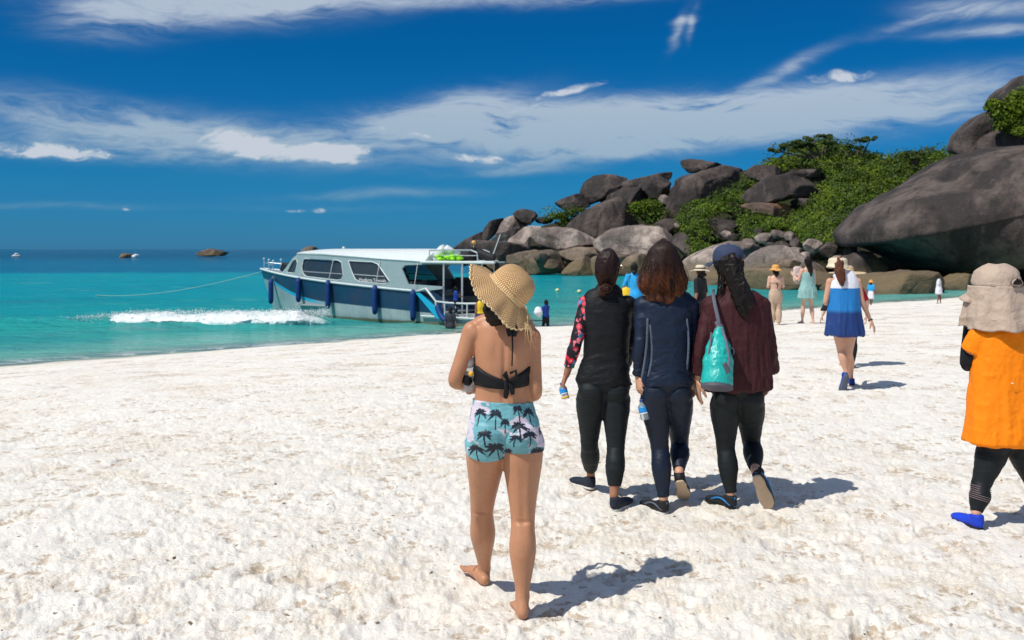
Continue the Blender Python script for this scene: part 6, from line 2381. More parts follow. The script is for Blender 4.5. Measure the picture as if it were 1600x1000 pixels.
# H: bare back, orange hat, long beige trousers
fg, k, b, Q, w_, Rz = person_at(1212, 509, 411, 'woman with bare back, orange hat and long beige trousers looking out to sea', SKIN_D, hair=HAIRB, hatm=HAT_ORANGE, hat_r=.07, bottom=(BEIGEC, .98, .035), legs=1.95, hair_len=.10,
          arms=((-.01, .02, 0, .05, .20, .05), (.01, .02, 0, -.05, .20, .05)), stride=.03)
mb = MB()
mb.add(loft([(Q(-.165, -.01, 1.17), .012, .05 * k), (Q(-.08, -.098, 1.165), .012, .012), (Q(0, -.108, 1.16), .010, .010), (Q(.08, -.098, 1.165), .012, .012), (Q(.165, -.01, 1.17), .012, .05 * k)], 8, 4))
mb.build('bikini_strap', BEIGEC, fg)
mb = MB(); mb.tube([Q(0, -.115, 1.16), Q(.02, -.125, 1.08), Q(.01, -.12, .98)], [.012, .010, .006], 6); mb.build('tie_end', HAIRB, fg)
# I: mint dress, raising a pale bag
fg, k, b, Q, w_, Rz = person_at(1262, 506, 401, 'barefoot woman in short mint strapless dress with black ponytail', SKIN_D, hair=HAIRB, skirt=(MINT, 1.24, .62, .06, 'dress'), hair_len=.30, stride=.10, yaw=-.4,
          arms=((-.03, .10, .02, .0, .17, .12), (.0, .02, 0)))
hd = w_[0]
o = empty('tote_bag', P(1246, 441, hd.y), 'pale patterned bag held up by the woman in the mint dress', 'bag')
bg_ = fuse([loft([(P(1246, 418, hd.y), .10, .03), (P(1246, 420, hd.y), .115, .045), (P(1246, 430, hd.y), .12, .06), (P(1247, 438, hd.y), .11, .05), (P(1247, 441, hd.y), .09, .03)], 16, 4, power=3)], .012, 2)
mesh_obj('bag_body', *wrinkle(bg_, .01, (9, 9, 9), 3, 3), cloth_mat('pale_pink_print', (.62, .50, .47), .8, var=.35), o)
# J, K
fg, k, b, Q, w_, Rz = person_at(1361, 478, 436, 'child in sky blue shirt, pale skirt and orange hat at the water edge', SKIN_K, hair=HAIRB, hatm=HAT_ORANGE, hat_r=.06, top=(BLUES, .95, .02, 1.40), skirt=(WHITEC, .95, .45, .03, 'skirt'), yaw=.8, stride=.12)
fg, k, b, Q, w_, Rz = person_at(1467, 475, 429, 'girl in loose white dress with long dark hair standing by the brown rock', SKIN_K, hair=HAIRD, skirt=(WHITEC, 1.33, .55, .05, 'dress'), hair_len=.25, sleeves=1, yaw=2.2, top=(WHITEC, 1.1, .02, 1.36),
          arms=((.06, .05, .03, .12, .10, .02), (-.02, .06, 0, -.15, .08, .04)))
# L and M seen between the three walkers
fg, k, b, Q, w_, Rz = person_at(991, 512, 411, 'person in sky blue and white patterned shirt between the black and navy walkers', SKIN_B, hair=HAIRB, top=(BLUES, .72, .10, 1.40), bottom=(DARKC, .9, 0), hair_len=.08, yaw=.1, arms=((-.06, 0, 0), (.06, 0, 0)))
mb = MB()
mb.add(loft([(Q(-.20, -.1, 1.02), .02, .02), (Q(-.20, -.1, .98), .10 * k, .05), (Q(-.20, -.1, .86), .13 * k, .07), (Q(-.20, -.1, .72), .11 * k, .06)], 16, 4))
o = empty('dry_bag', Q(-.2, -.1, .7), 'yellow bag slung on the person in sky blue patterned shirt', 'bag')
mb.build('bag_body', YEL, o)
mb = MB(); mb.tube([Q(-.19, -.12, 1.02), Q(-.15, -.11, 1.2), Q(-.10, -.09, 1.33)], .010, 6); mb.build('bag_strap', SHOEK, o)
fg, k, b, Q, w_, Rz = person_at(1094, 530, 411, 'man in black shirt and flat straw boater between navy top and slate cap', SKIN_B, hair=HAIRB, hatm=HAT_CREAM, hat_r=.10, top=(DARKC, .80, .03, 1.40), bottom=(DARKC, .9, 0), yaw=-.9, hair_len=.03)
mb = MB()
mb.tube([Q(cos(t) * .103, sin(t) * .11, 1.565) for t in np.linspace(0, 2 * pi, 24)], .012, 6)
mb.build('hat_ribbon', SHOEK, fg)
# N: wader
zW = WZ - .38
fg, k, b, Q, w_, Rz = person_at(853, 512, 468, 'man in royal blue vest wading in the shallows with a white box', SKIN_K, hair=HAIRB, top=(BLUEV, .85, .02, 1.40), bottom=(DARKC, .9, .01), dist=40.5, base_z=zW, yaw=-.8, sleeves=.9, stride=.14, hair_len=.02,
          arms=((-.02, .08, .0, -.05, .2, .08), (-.02, .10, .0, -.05, .2, .08)))
mb = MB()
mb.add(loft([(P(841, 483, 40.2), .13, .10), (P(841, 488, 40.2), .18, .14), (P(842, 492, 40.2), .12, .10)], 14, 4, power=3))
tag(mb.build('foam_box', mat('white_foam', (.75, .76, .8), .7)), 'white box carried by the wading man in blue vest', 'box')
# ================================================================ tour speedboat
hx, hy = -.795, .607
BOAT = empty('speedboat', (-1.41 + 1.7 * .607, 39.85 + 1.7 * .795, WZ), 'white and navy passenger speedboat nosed away from the beach with an open stern deck', 'boat')
BOAT.rotation_euler = (0, 0, atan2(hy, hx))


def bo(name, mb_, m_, parent=None, smooth=False, label=None):
    me = bpy.data.meshes.new(name)
    me.from_pydata([tuple(v) for v in mb_[0]], [], [tuple(f) for f in mb_[1]]) if isinstance(mb_, tuple) else me.from_pydata(mb_.v, [], mb_.f)
    bm_ = bmesh.new(); bm_.from_mesh(me)
    bmesh.ops.recalc_face_normals(bm_, faces=bm_.faces)
    bm_.to_mesh(me); bm_.free()
    if smooth:
        me.polygons.foreach_set('use_smooth', [True] * len(me.polygons))
    me.materials.append(m_)
    o = bpy.data.objects.new(name, me)
    COL.objects.link(o)
    o.parent = parent or BOAT
    if label:
        o['label'] = label
    return o


def beam(u):
    return 1.7 if u < 7.5 else 1.7 * max(0.0, 1 - ((u - 7.5) / 8.15) ** 2.1)


def sheer(u):
    return 1.30 + .85 * max(0, u / 15.6) ** 1.5


def navy_low(u):
    return .38 + .04 * u + .045 * max(u - 9.2, 0) ** 1.8


def hull_build(n, b):
    co = obj_co(n)
    u, y, z = n.sep(co)
    d9 = n.m('MAXIMUM', n.m('SUBTRACT', u, 9.2), 0.0)
    zb = n.m('ADD', n.m('MULTIPLY_ADD', u, .04, .38), n.m('MULTIPLY', n.m('POWER', d9, 1.8), .045))
    above = n.ss(n.m('SUBTRACT', z, zb), -.008, .008)
    bow = n.ss(u, 13.62, 13.72)
    sh = n.m('ADD', 1.30, n.m('MULTIPLY', n.m('POWER', n.m('DIVIDE', n.m('MAXIMUM', u, 0), 15.6), 1.5), .85))
    bowtop = n.ss(n.m('SUBTRACT', z, sh), -.50, -.44)
    above = n.m('MAXIMUM', n.m('MULTIPLY', above, n.m('SUBTRACT', 1, bow)), n.m('MULTIPLY', bowtop, bow))
    nz = n.noise(co, 1.4, 5, .6)
    grey = n.mix(n.ss(nz, .35, .7), (.27, .36, .37), (.37, .45, .45))
    stain = n.noise(n.mapv(co, (3, 3, .35)), 1, 4, .6)
    grey = n.mix(n.ss(stain, .52, .75, 0, .5), grey, (.20, .24, .20))
    navy = n.mix(n.ss(n.noise(co, .9, 4, .6), .45, .68), (.010, .050, .105), (.032, .046, .095))
    c = n.mix(above, grey, navy)
    str_ = n.m('MULTIPLY', n.m('MULTIPLY', n.ss(n.m('SUBTRACT', z, zb), -.155, -.145), n.ss(n.m('SUBTRACT', z, zb), .0, -.01)), n.m('MULTIPLY', n.ss(u, 9.0, 10.4), n.m('SUBTRACT', 1, bow)))
    c = n.mix(str_, c, (.01, .40, .62))
    foul = n.ss(n.m('ADD', z, n.m('MULTIPLY', n.m('SUBTRACT', nz, .5), .1)), .16, .06)
    c = n.mix(n.m('MULTIPLY', foul, .85), c, (.12, .10, .03))
    n.put(b.inputs['Base Color'], c)
    n.put(b.inputs['Roughness'], n.ss(stain, .3, .7, .22, .45))


HULL = mat('hull_paint', (.1, .2, .3), .3, spec=.45, build=hull_build)
WGEL = cloth_mat('white_gelcoat', (.62, .68, .67), .4, wr=.08, weave=False, spec=.4, var=.12)
WGREY = cloth_mat('grey_gelcoat', (.26, .35, .36), .42, wr=.08, weave=False, spec=.4, var=.14)
ALU = mat('stainless_tube', (.62, .64, .66), .3, metal=.7)
INT = mat('dark_interior', (.035, .035, .04), .8)
DECKM = cloth_mat('deck_paint', (.35, .37, .37), .7, weave=False)
GLASS = mat('tinted_glass', (.03, .045, .055), .08, spec=.5, Alpha=.86)
CYAN = mat('cyan_paint', (.01, .38, .60), .4)
FENDM = cloth_mat('blue_fender_cover', (.006, .040, .17), .6, wr=.3)
CURT = cloth_mat('blue_curtain', (.03, .10, .25), .8, wr=.8, stretch=(1, 1, .1))

# hull shell from keel to gunwale, stations along the length
vs_, fs_ = [], []
US = list(np.linspace(0.0, 1.5, 5)) + list(np.linspace(1.9, 15.6, 44))
NP = 9
for u in US:
    top = sheer(u)
    if u < 3.25:
        top = .36 + (sheer(3.25) - .36) * min(1, max(0, (u - 1.5) / 1.75)) if u > 1.5 else .36
    ring = []
    for j in range(NP):
        t = j / (NP - 1)
        z = -.45 + (top + .45) * t
        bwl = max(0.0, 1.55 if u < 6.5 else 1.55 * max(0, 1 - ((u - 6.5) / 7.9) ** 2.0))
        f_ = min(1, max(0, (z + .45) / 2.0)) ** .8
        b_ = bwl * (1 - f_) * min(1, (z + .62) * 2.2) + beam(u) * f_
        b_ = min(b_, beam(u)) if u > 14 else b_
        uu = u - (top - z) * .50 * max(0, (u - 11) / 4.6) ** 2
        ring.append((uu, b_, z))
    vs_.append(ring)
V_ = []
for ring in vs_:
    V_ += ring + [(x, -y, z) for x, y, z in reversed(ring)]
m2 = NP * 2
for i_ in range(len(US) - 1):
    for j_ in range(m2 - 1):
        fs_.append((i_ * m2 + j_, i_ * m2 + j_ + 1, (i_ + 1) * m2 + j_ + 1, (i_ + 1) * m2 + j_))
    fs_.append((i_ * m2 + m2 - 1, i_ * m2, (i_ + 1) * m2, (i_ + 1) * m2 + m2 - 1))
fs_.append(tuple(range(m2)))
bo('hull', (V_, fs_), HULL, smooth=True).modifiers.new('e', 'EDGE_SPLIT').split_angle = radians(40)
# decks
dv, df = [], []
for i_, u in enumerate(np.linspace(11.6, 15.45, 14)):
    dv += [(u, beam(u) - .03, sheer(u) + .02), (u, -beam(u) + .03, sheer(u) + .02)]
for i_ in range(13):
    df.append((i_ * 2, i_ * 2 + 2, i_ * 2 + 3, i_ * 2 + 1))
bo('foredeck', (dv, df), WGREY)
mb = MB(); mb.box((6.4, 0, .55), 9.6, 3.1, .06); bo('cabin_floor', mb, DECKM)
mb = MB(); mb.box((.9, 0, .40), 2.0, 3.2, .07); bo('stern_deck', mb, DECKM)
# white rubbing strake along the sheer
for s in (1, -1):
    mb = MB()
    mb.tube([(u, s * (beam(u) + .02), sheer(u) + .0) for u in np.linspace(3.3, 15.5, 40)], .055, 6)
    bo('rubbing_strake', mb, WGEL)
    mb = MB()
    mb.tube([(u, s * 1.71, .35) for u in np.linspace(.0, 3.0, 8)], .045, 6)
    bo('stern_strake', mb, WGEL)


def side_wall(s):
    """cabin side with window openings"""
    def to3(u, z):
        zs = sheer(u)
        t = (z - zs) / 1.2
        return (u, s * (beam(min(u, 14)) - .10 - .16 * max(0, t)), z)
    outer = [(12.85, sheer(12.85)), (11.9, 2.72), (11.35, 2.95), (9.5, 2.93), (7.5, 2.83), (5.5, 2.72), (3.4, 2.62), (1.0, 2.60), (1.0, 2.50), (2.8, 2.50), (4.15, 2.45), (4.30, 2.30), (3.85, 1.66), (1.9, 1.60), (1.9, 1.50), (3.25, 1.34), (5, sheer(5)), (7, sheer(7)), (9, sheer(9)), (11, sheer(11))]
    holes = [
        [(12.35, 2.02), (11.85, 2.62), (11.55, 2.68), (11.42, 2.5), (11.5, 2.1), (11.7, 2.0)],
        [(11.0, 2.55), (10.8, 2.70), (8.3, 2.64), (8.05, 2.55), (7.86, 2.0), (7.95, 1.78), (8.2, 1.74), (10.5, 1.86), (10.8, 1.98), (10.95, 2.2)],
        [(7.62, 2.62), (6.1, 2.58), (5.75, 2.48), (4.98, 1.78), (5.08, 1.66), (5.4, 1.64), (6.75, 1.70), (7.05, 1.80), (7.3, 2.1)]]
    bm_ = bmesh.new()
    edges = []
    for loop in [outer] + holes:
        # refine so that the wall can follow the curve of the hull
        pts = []
        for k in range(len(loop)):
            a_, b_ = loop[k], loop[(k + 1) % len(loop)]
            nseg = max(1, int(abs(a_[0] - b_[0]) / .6))
            for q in range(nseg):
                pts.append((a_[0] + (b_[0] - a_[0]) * q / nseg, a_[1] + (b_[1] - a_[1]) * q / nseg))
        vsx = [bm_.verts.new((p[0], 0, p[1])) for p in pts]
        for k in range(len(vsx)):
            edges.append(bm_.edges.new((vsx[k], vsx[(k + 1) % len(vsx)])))
    bmesh.ops.triangle_fill(bm_, edges=edges, use_beauty=True)
    for v in bm_.verts:
        v.co = to3(v.co.x, v.co.z)
    me = bpy.data.meshes.new('cabin_wall')
    bmesh.ops.recalc_face_normals(bm_, faces=bm_.faces)
    bm_.to_mesh(me); bm_.free()
    me.materials.append(WGREY)
    o = bpy.data.objects.new('cabin_wall', me)
    COL.objects.link(o); o.parent = BOAT
    so_ = o.modifiers.new('t', 'SOLIDIFY'); so_.thickness = .06; so_.offset = 0
    for h_ in holes:
        vv = [to3(*p) for p in h_]
        vv = [(x, y - s * .02, z) for x, y, z in vv]
        pane = bo('window_pane', (vv, [tuple(range(len(vv)))]), GLASS, parent=o)
        mbw = MB()
        mbw.tube([(x, y + s * .05, z) for x, y, z in vv + [vv[0]]], .022, 5)
        bo('window_frame', mbw, WGEL, parent=o)
    for (ua, ub_, zt_, zl) in ((10.8, 8.1, 2.66, 2.45), (7.5, 5.9, 2.58, 2.40)):
        cv_, cf_ = [], []
        for q in range(41):
            u = ua + (ub_ - ua) * q / 40
            p = to3(u, zt_)
            cv_ += [(u, p[1] - s * (.07 + .025 * sin(q * 1.9)), zt_ + .03), (u, p[1] - s * (.07 + .035 * sin(q * 1.9)), zl + .03 * sin(q * 2.3))]
        for q in range(40):
            cf_.append((q * 2, q * 2 + 1, q * 2 + 3, q * 2 + 2))
        bo('curtain', (cv_, cf_), CURT, parent=o)
    for (a_, b_) in (((10.95, 2.1), (7.95, 2.02)), ((7.25, 2.02), (5.3, 1.95))):
        mbw = MB()
        mbw.tube([(to3(*a_)[0], to3(*a_)[1], a_[1]), (to3(*b_)[0], to3(*b_)[1], b_[1])], .02, 5)
        bo('window_rail', mbw, ALU, parent=o)
    if s > 0:
        cv_ = [to3(6.0 + .0, 2.5), to3(5.72, 2.42), to3(5.1, 1.85), to3(5.85, 1.9)]
        bo('curtain', ([(x, y - .07, z) for x, y, z in cv_], [(0, 1, 2, 3)]), CURT, parent=o)
        cv_ = [to3(8.65, 2.45), to3(8.02, 2.43), to3(7.95, 1.98), to3(8.6, 2.02)]
        bo('sun_blind', ([(x, y - .08, z) for x, y, z in cv_], [(0, 1, 2, 3)]), mat('cream_blind', (.62, .56, .43), .8), parent=o)
        fc = bpy.data.curves.new('t', 'FONT')
        fc.body = 'Huafants.Travaals'
        fc.size = .20
        fc.extrude = .003
        to_ = bpy.data.objects.new('t', fc)
        COL.objects.link(to_)
        dg = bpy.context.evaluated_depsgraph_get()
        tm = bpy.data.meshes.new_from_object(to_.evaluated_get(dg))
        bpy.data.objects.remove(to_)
        w = max(v.co.x for v in tm.vertices)
        for v in tm.vertices:
            x, y, z = v.co
            u = 6.85 - x / w * 1.65
            v.co = (u, to3(u, 1.8)[1] + .006 + z, 1.73 + y - .02 * (x / w))
        tm.materials.append(mat('white_lettering', (.8, .82, .82), .5))
        tx = bpy.data.objects.new('window_lettering', tm)
        COL.objects.link(tx); tx.parent = o
    return o


side_wall(1)
side_wall(-1)
# windscreen between the walls
def cw(u):
    return beam(min(u, 14)) - .10
v_ = [(12.85, cw(12.85), sheer(12.85)), (12.85, -cw(12.85), sheer(12.85)), (11.35, -cw(11.35) + .16, 2.95), (11.35, cw(11.35) - .16, 2.95)]
bo('windscreen', (v_, [(0, 1, 2, 3)]), GLASS)
mb = MB()
mb.tube([v_[0], v_[3]], .05, 6); mb.tube([v_[1], v_[2]], .05, 6); mb.tube([v_[3], v_[2]], .05, 6)
for t in (.33, .66):
    mb.tube([Vector(v_[0]).lerp(Vector(v_[1]), t), Vector(v_[3]).lerp(Vector(v_[2]), t)], .035, 6)
bo('windscreen_frame', mb, WGEL)
# cambered cabin roof
rv, rf = [], []
ru = list(np.linspace(3.0, 11.5, 24))
for u in ru:
    ez = float(np.interp(u, [3, 5.5, 7.5, 9.5, 11.35], [2.62, 2.72, 2.83, 2.93, 2.95]))
    hw = cw(min(u, 11.4)) - .08
    cz_ = 3.16 - .10 * max(0, (u - 9.5) / 2) ** 2 - .06 * max(0, (4.2 - u) / 1.2) ** 2
    for j_ in range(13):
        w_ = j_ / 6 - 1
        rv.append((u, hw * w_, ez + (cz_ - ez) * (1 - abs(w_) ** 3.0)))
for i_ in range(len(ru) - 1):
    for j_ in range(12):
        q_ = i_ * 13 + j_
        rf.append((q_, q_ + 1, q_ + 14, q_ + 13))
rf.append(tuple(range(13)))
rf.append(tuple((len(ru) - 1) * 13 + j_ for j_ in range(13))[::-1])
ro = bo('roof', (rv, rf), WGEL, smooth=True)
so = ro.modifiers.new('t', 'SOLIDIFY'); so.thickness = .06
ro.modifiers.new('e', 'EDGE_SPLIT').split_angle = radians(35)
pl = [(3.2, 1.6), (-.2, 1.6), (-.6, 1.3), (.6, -.3), (1.2, -1.0), (1.45, -1.6), (3.2, -1.6)]
aw = bo('stern_awning', ([(x, y, 2.545) for x, y in pl] + [(x, y, 2.655) for x, y in pl], [tuple(range(7)), tuple(range(13, 6, -1))] + [(k, (k + 1) % 7, (k + 1) % 7 + 7, k + 7) for k in range(7)]), WGEL)
bv_ = aw.modifiers.new('b', 'BEVEL'); bv_.width = .05; bv_.segments = 3
for u_, s in ((1.98, 1), (.98, 1), (2.3, -1), (1.6, -1)):
    mb = MB(); mb.tube([(u_, s * 1.45, .4), (u_, s * 1.45, 2.56)], .04, 8); bo('awning_post', mb, ALU)
# rails on the awning
for s in (1, -1):
    mb = MB()
    e_ = .35 if s > 0 else 1.6
    mb.tube([(3.0, s * 1.2, 2.66), (3.0, s * 1.2, 3.08), (2.0, s * 1.2, 3.10), (e_ + .35, s * 1.2, 3.10), (e_ + .05, s * 1.2, 3.0), (e_, s * 1.2, 2.66)], .03, 8)
    mb.tube([(3.0, s * 1.2, 2.88), (e_, s * 1.2, 2.88)], .018, 6)
    bo('roof_rail', mb, ALU)
mb = MB()
mb.tube([(.4, .3, 2.66), (-.1, .3, 3.75)], .018, 6)
bo('antenna', mb, WGEL)
mb = MB(); mb.tube([(1.4, .2, 2.66), (1.4, .2, 3.35)], .015, 6); mb.ball((1.4, .2, 3.42), .09, 8)
bo('mast_lamp', mb, mat('amber_lens', (.75, .42, .10), .4), smooth=True)
mb = MB(); mb.ball((9.3, .2, 3.2), .07, 8); bo('roof_light', mb, WGEL, smooth=True)
# cyan boarding wing with white handrail
mb = MB()
mb.add(([(3.3, 1.76, 1.32), (3.05, 1.76, 1.30), (1.35, 1.80, .28), (2.05, 1.80, .28), (3.3, 1.70, 1.32), (3.05, 1.70, 1.30), (1.35, 1.74, .28), (2.05, 1.74, .28)],
        [(0, 1, 2, 3), (7, 6, 5, 4), (0, 4, 5, 1), (1, 5, 6, 2), (2, 6, 7, 3), (3, 7, 4, 0)]))
bo('boarding_wing', mb, CYAN)
mb = MB(); mb.tube([(3.3, 1.70, 1.36), (2.75, 1.70, 1.50), (2.2, 1.70, 1.0), (2.15, 1.70, .42)], .045, 8); bo('grab_rail', mb, WGEL, smooth=True)
mb = MB()
mb.tube([(2.2, 1.70, .98), (1.5, 1.70, .94), (.6, 1.70, .94), (0.0, 1.62, .96), (-.45, 1.3, 1.0), (-.55, .9, 1.18)], .04, 8)
mb.tube([(-.55, .9, 1.18), (-.5, .4, 1.2), (-.5, -.1, 1.2)], .04, 8)
bo('stern_rail', mb, WGEL, smooth=True)
for u_, y_ in ((1.7, 1.70), (1.1, 1.70), (.5, 1.70), (-.1, 1.6), (-.5, 1.15)):
    mb = MB(); mb.tube([(u_, y_, .36), (u_, y_, .96)], .03, 8); bo('rail_post', mb, WGEL)
mb = MB(); mb.tube([(-.4, .5, .3), (-.45, .5, .9), (-.75, .5, 1.3), (-1.2, .5, 1.15), (-1.35, .5, .1)], .05, 8); bo('boarding_ladder', mb, WGEL, smooth=True)
for z_ in (.2, .5, .8):
    mb = MB(); mb.tube([(-1.3, .1, z_), (-1.3, .9, z_)], .03, 6); bo('ladder_step', mb, WGEL)
mb = MB(); mb.box((-.35, .6, .12), .9, 2.1, .14); bo('swim_platform', mb, WGEL)
for y_ in (.15, .95):
    mb = MB(); mb.add(loft([(V(-.9, y_, .0), .16, .22, V(0, 1, 0)), (V(-.9, y_, .5), .17, .24, V(0, 1, 0)), (V(-.85, y_, .95), .20, .28, V(0, 1, 0)), (V(-.8, y_, 1.15), .15, .22, V(0, 1, 0))], 14, 3)); bo('outboard_motor', mb, mat('black_gloss', (.02, .02, .022), .3), smooth=True)
# seats inside
for u_ in np.arange(4.2, 11, .95):
    for s in (1, -1):
        mb = MB()
        mb.box((u_, s * .85, .95), .5, .95, .12)
        mb.box((u_ - .25, s * .85, 1.35), .12, .95, .8)
        mb.box((u_, s * .85, .75), .4, .8, .3)
        bo('seat', mb, mat('seat_vinyl', (.06, .07, .09), .6))
mb = MB(); mb.box((3.2, -.2, .95), .7, 1.4, .7); mb.box((2.2, -.9, .85), .8, .8, .5); bo('engine_box', mb, mat('box_grey', (.16, .15, .13), .8))
mb = MB(); mb.box((2.6, -1.1, 1.25), 1.8, .1, 1.3); bo('stern_partition', mb, INT)
mb = MB(); mb.box((.9, -1.42, 1.5), 1.3, .05, 2.1); bo('stern_dark_panel', mb, INT)  # dark panel added only to darken the open stern
mb = MB(); mb.box((2.9, -1.45, 1.15), 2.4, .05, 1.3); bo('stern_dark_panel', mb, INT)  # lower panel, likewise added to keep the stern dark
# bow rail posts with white knobs and the windlass
for u_, y_ in ((15.2, .12), (14.5, .38), (13.8, .68), (14.5, -.38), (13.8, -.68)):
    mb = MB(); mb.tube([(u_, y_, sheer(u_)), (u_, y_, sheer(u_) + .50)], .025, 6); pst = bo('bow_post', mb, ALU)
    mb = MB(); mb.ball((u_, y_, sheer(u_) + .54), .055, 6); bo('post_knob', mb, WGEL, parent=pst, smooth=True)
for s in (1, -1):
    mb = MB(); mb.tube([(15.2, s * .12, sheer(15.2) + .36), (14.5, s * .38, sheer(14.5) + .34), (13.8, s * .68, sheer(13.8) + .32)], .015, 6); bo('bow_rail', mb, ALU)
mb = MB(); mb.box((13.4, .1, sheer(13.4) + .22), .5, .5, .42, ax=(.9, 0, .4), az_=(-.4, 0, .9)); bo('windlass', mb, mat('black_gloss'))


def bw(u, y, z):
    """boat coordinates to the world"""
    return BOAT.matrix_basis @ Vector((u, y, z))


BOAT.matrix_basis  # root transform is final from here on
c_, s_ = hx, hy
def bw(u, y, z):
    b0 = BOAT.location
    return Vector((b0.x + u * hx - y * hy, b0.y + u * hy + y * hx, b0.z + z))


FEND = [(13.75, 1.60, .55, 'leftmost blue fender hanging at the boat bow by the cyan stripe'), (10.9, 1.72, .75, 'blue fender hanging from a line across the forward window'), (8.6, 1.66, .55, 'blue fender under the gap between the two long windows'),
        (5.6, 1.50, .40, 'blue fender below the lettering on the boat window'), (3.35, 1.36, .22, 'blue fender next to the open stern of the boat')]
for k, (u_, zt_, zb_, lab) in enumerate(FEND):
    y_ = max(beam(u_), 0) + .13
    p1_, p0_ = bw(u_, y_, zt_), bw(u_, y_, zb_)
    o = empty('boat_fender', p0_, lab, 'fender', 'blue fenders hanging along the boat side')
    lf = loft([(p0_, .10, .10), (p0_.lerp(p1_, .1), .125, .125), (p0_.lerp(p1_, .9), .125, .125), (p1_, .10, .10)], 14, 2)
    mesh_obj('fender_body', lf[0], lf[1], FENDM, o)
    mb = MB(); mb.tube([p1_, bw(u_, y_ - .05, zt_ + .1), bw(u_ + .02, beam(min(u_, 14)) - .2, 2.65 if u_ < 12 else 2.0)], .014, 5)
    mb.build('fender_line', mat('rope_pale', (.5, .5, .48), .8), o)
p_ = [bw(1.95, 1.86, .75), bw(1.75, 1.9, .45), bw(1.45, 1.95, .25), bw(1.0, 1.95, .22)]
o = empty('boat_fender', p_[0], 'curved bright blue fender lying at the foot of the cyan boarding wing', 'fender', 'blue fenders hanging along the boat side')
lf = loft([(q, .12, .12) for q in p_], 14, 4)
mesh_obj('fender_body', lf[0], lf[1], FENDM, o)

# things lying on the roof
mb = MB()
g = random.Random(4)
for q in range(26):
    c = bw(2.0 + g.uniform(-.65, .65), g.uniform(.6, 1.35), 2.72 + g.uniform(0, .16))
    mb.add(ell(c, g.uniform(.10, .2), g.uniform(.10, .2), g.uniform(.05, .1), n=6))
tag(mb.build('life_jackets', mat('lime_fabric', (.30, .75, .02), .6)), 'heap of lime green life jackets on the boat awning', 'life jackets')
mb = MB()
mb.add(loft([(bw(2.9, .9, 2.72), .16, .16), (bw(2.75, .8, 2.95), .24, .22), (bw(2.6, .7, 3.15), .20, .2), (bw(2.3, .6, 3.05), .15, .15)], 14, 4))
tag(mb.build('white_bundle', WGEL), 'white bundle piled at the rear edge of the cabin roof', 'bundle')
mb = MB()
mb.add(loft([(bw(1.5, .7, 2.72), .3, .3), (bw(1.3, .5, 2.9), .38, .35), (bw(1.0, .4, 2.98), .2, .2), (bw(.3, .3, 2.75), .2, .12)], 14, 4))
tag(mb.build('dark_duffel', SHOEK), 'dark duffel bag behind the green life jackets', 'bag')

# anchor rope running from the bow out to the left
p0_ = bw(15.5, 0, 2.0)
p1_ = P(150, 462, 67.0)
pts = []
for q in range(30):
    t = q / 29
    p = p0_.lerp(p1_, t)
    p.z = p0_.z + (WZ + .05 - p0_.z) * (1 - (1 - t) ** 1.8)
    pts.append(p)
mb = MB(); mb.tube(pts, .022, 6)
tag(mb.build('anchor_rope', mat('rope_wet', (.22, .42, .38), .8)), 'pale anchor rope running from the boat bow down into the sea', 'rope')

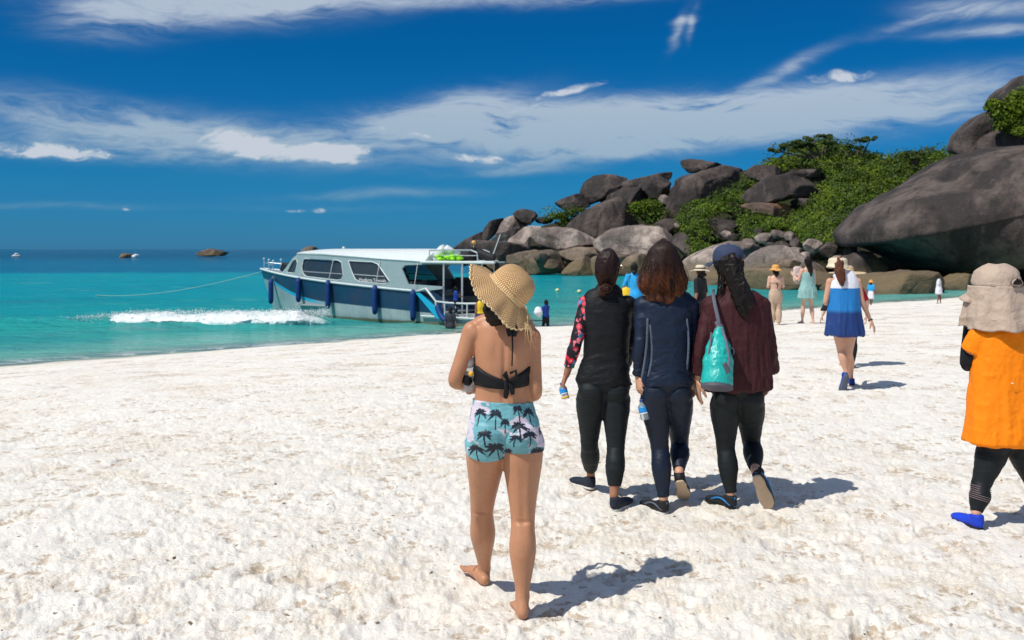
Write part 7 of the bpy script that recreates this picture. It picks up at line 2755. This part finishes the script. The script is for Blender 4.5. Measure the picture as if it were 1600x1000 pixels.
# swimming area line and floats
for (a_, b_, lab) in (((838, 487, 52), (902, 485, 53), 'thin pale rope stretched above the water behind the wading man'), ((1180, 463, 66), (1300, 460, 70), 'thin pale float line between the women on the shore')):
    mb = MB(); mb.tube([P(*a_), P((a_[0] + b_[0]) / 2, (a_[1] + b_[1]) / 2 + 1, (a_[2] + b_[2]) / 2), P(*b_)], .03, 5)
    tag(mb.build('marker_rope', mat('rope_pale')), lab, 'rope')
for (px, py, c, lab) in ((871, 455, 'y', 'small yellowish float on the water right of the straw hat'), (905, 457, 'y', 'small yellowish float nearest the floral sleeve'), (1247, 489, 'g', 'lime ball at the water edge between the two women'),
                         (25, 401, 'w', 'tiny white speedboat hull far out at the left edge of the sea'), (797 - 90, 379, None, '')):
    if not c:
        continue
    d = 3.15 * F / max(py - 389, 4)
    r_ = {'y': .16, 'g': .13, 'w': 1.6}[c]
    mb = MB()
    if c == 'w':
        b0 = P(px, py, 400); b0.z = WZ
        mb.add(loft([(b0 + V(-1.6, 0, .3), .2, .2, V(0, 1, 0)), (b0 + V(-.6, 0, .4), .5, .5, V(0, 1, 0)), (b0 + V(1.2, 0, .4), .5, .5, V(0, 1, 0))], 12, 3))
        mb.box(b0 + V(.3, 0, 1.1), 1.2, .9, .7)
        tag(mb.build('distant_boat', WGEL), lab, 'boat')
        continue
    p = P(px, py, d - .2); p.z = WZ + .08 if c == 'y' else p.z
    mb.ball(p, r_, 8, (1, 1, .85))
    tag(mb.build('float', mat('float_' + c, {'y': (.7, .68, .35), 'g': (.45, .68, .05)}[c], .5)), lab, 'float')

# people on and around the stern
person_at(712, 500, 447, 'man in navy shirt standing at the boat stern rail', SKIN_K, hair=HAIRB, top=(BLUEV, .85, .02, 1.40), bottom=(DARKC, .9, .02), dist=40.6, base_z=WZ + .42, yaw=1.2, hair_len=.01,
          arms=((-.02, .10, .03, -.02, .15, .05), (.02, .10, .0, .02, .16, .02)))
person_at(704, 520, 479, 'man in dark wetsuit standing waist deep at the boat stern', SKIN_B, hair=HAIRB, top=(cloth_mat('wetsuit', (.03, .035, .045), .6), .70, .03, 1.42), bottom=(MATS['wetsuit'], .9, .02), dist=38.9, base_z=WZ - .65, yaw=.2, hair_len=.02)
person_at(751, 520, 460, 'person in yellow life vest and dark blue clothes behind the boat stern', SKIN_B, hair=HAIRB, top=(YEL, .95, .08, 1.38), bottom=(BLUEV, .9, .05), sleeves=0, dist=39.2, base_z=WZ - .35, yaw=-.5, hair_len=.04)
person_at(768, 520, 455, 'bare chested person beside the yellow life vest, mostly hidden by the straw hat', SKIN_C, hair=HAIRB, bottom=(BLUEV, .9, .03), dist=39.6, base_z=WZ - .35, yaw=-.3, hair_len=.03)
person_at(632, 470, 419, 'dark clothed passenger seen through the side opening of the boat', SKIN_K, hair=HAIRB, top=(DARKC, .7, .03, 1.40), bottom=(DARKC, .9, .03), dist=43.0, base_z=WZ + .60, yaw=.5, hair_len=.03)
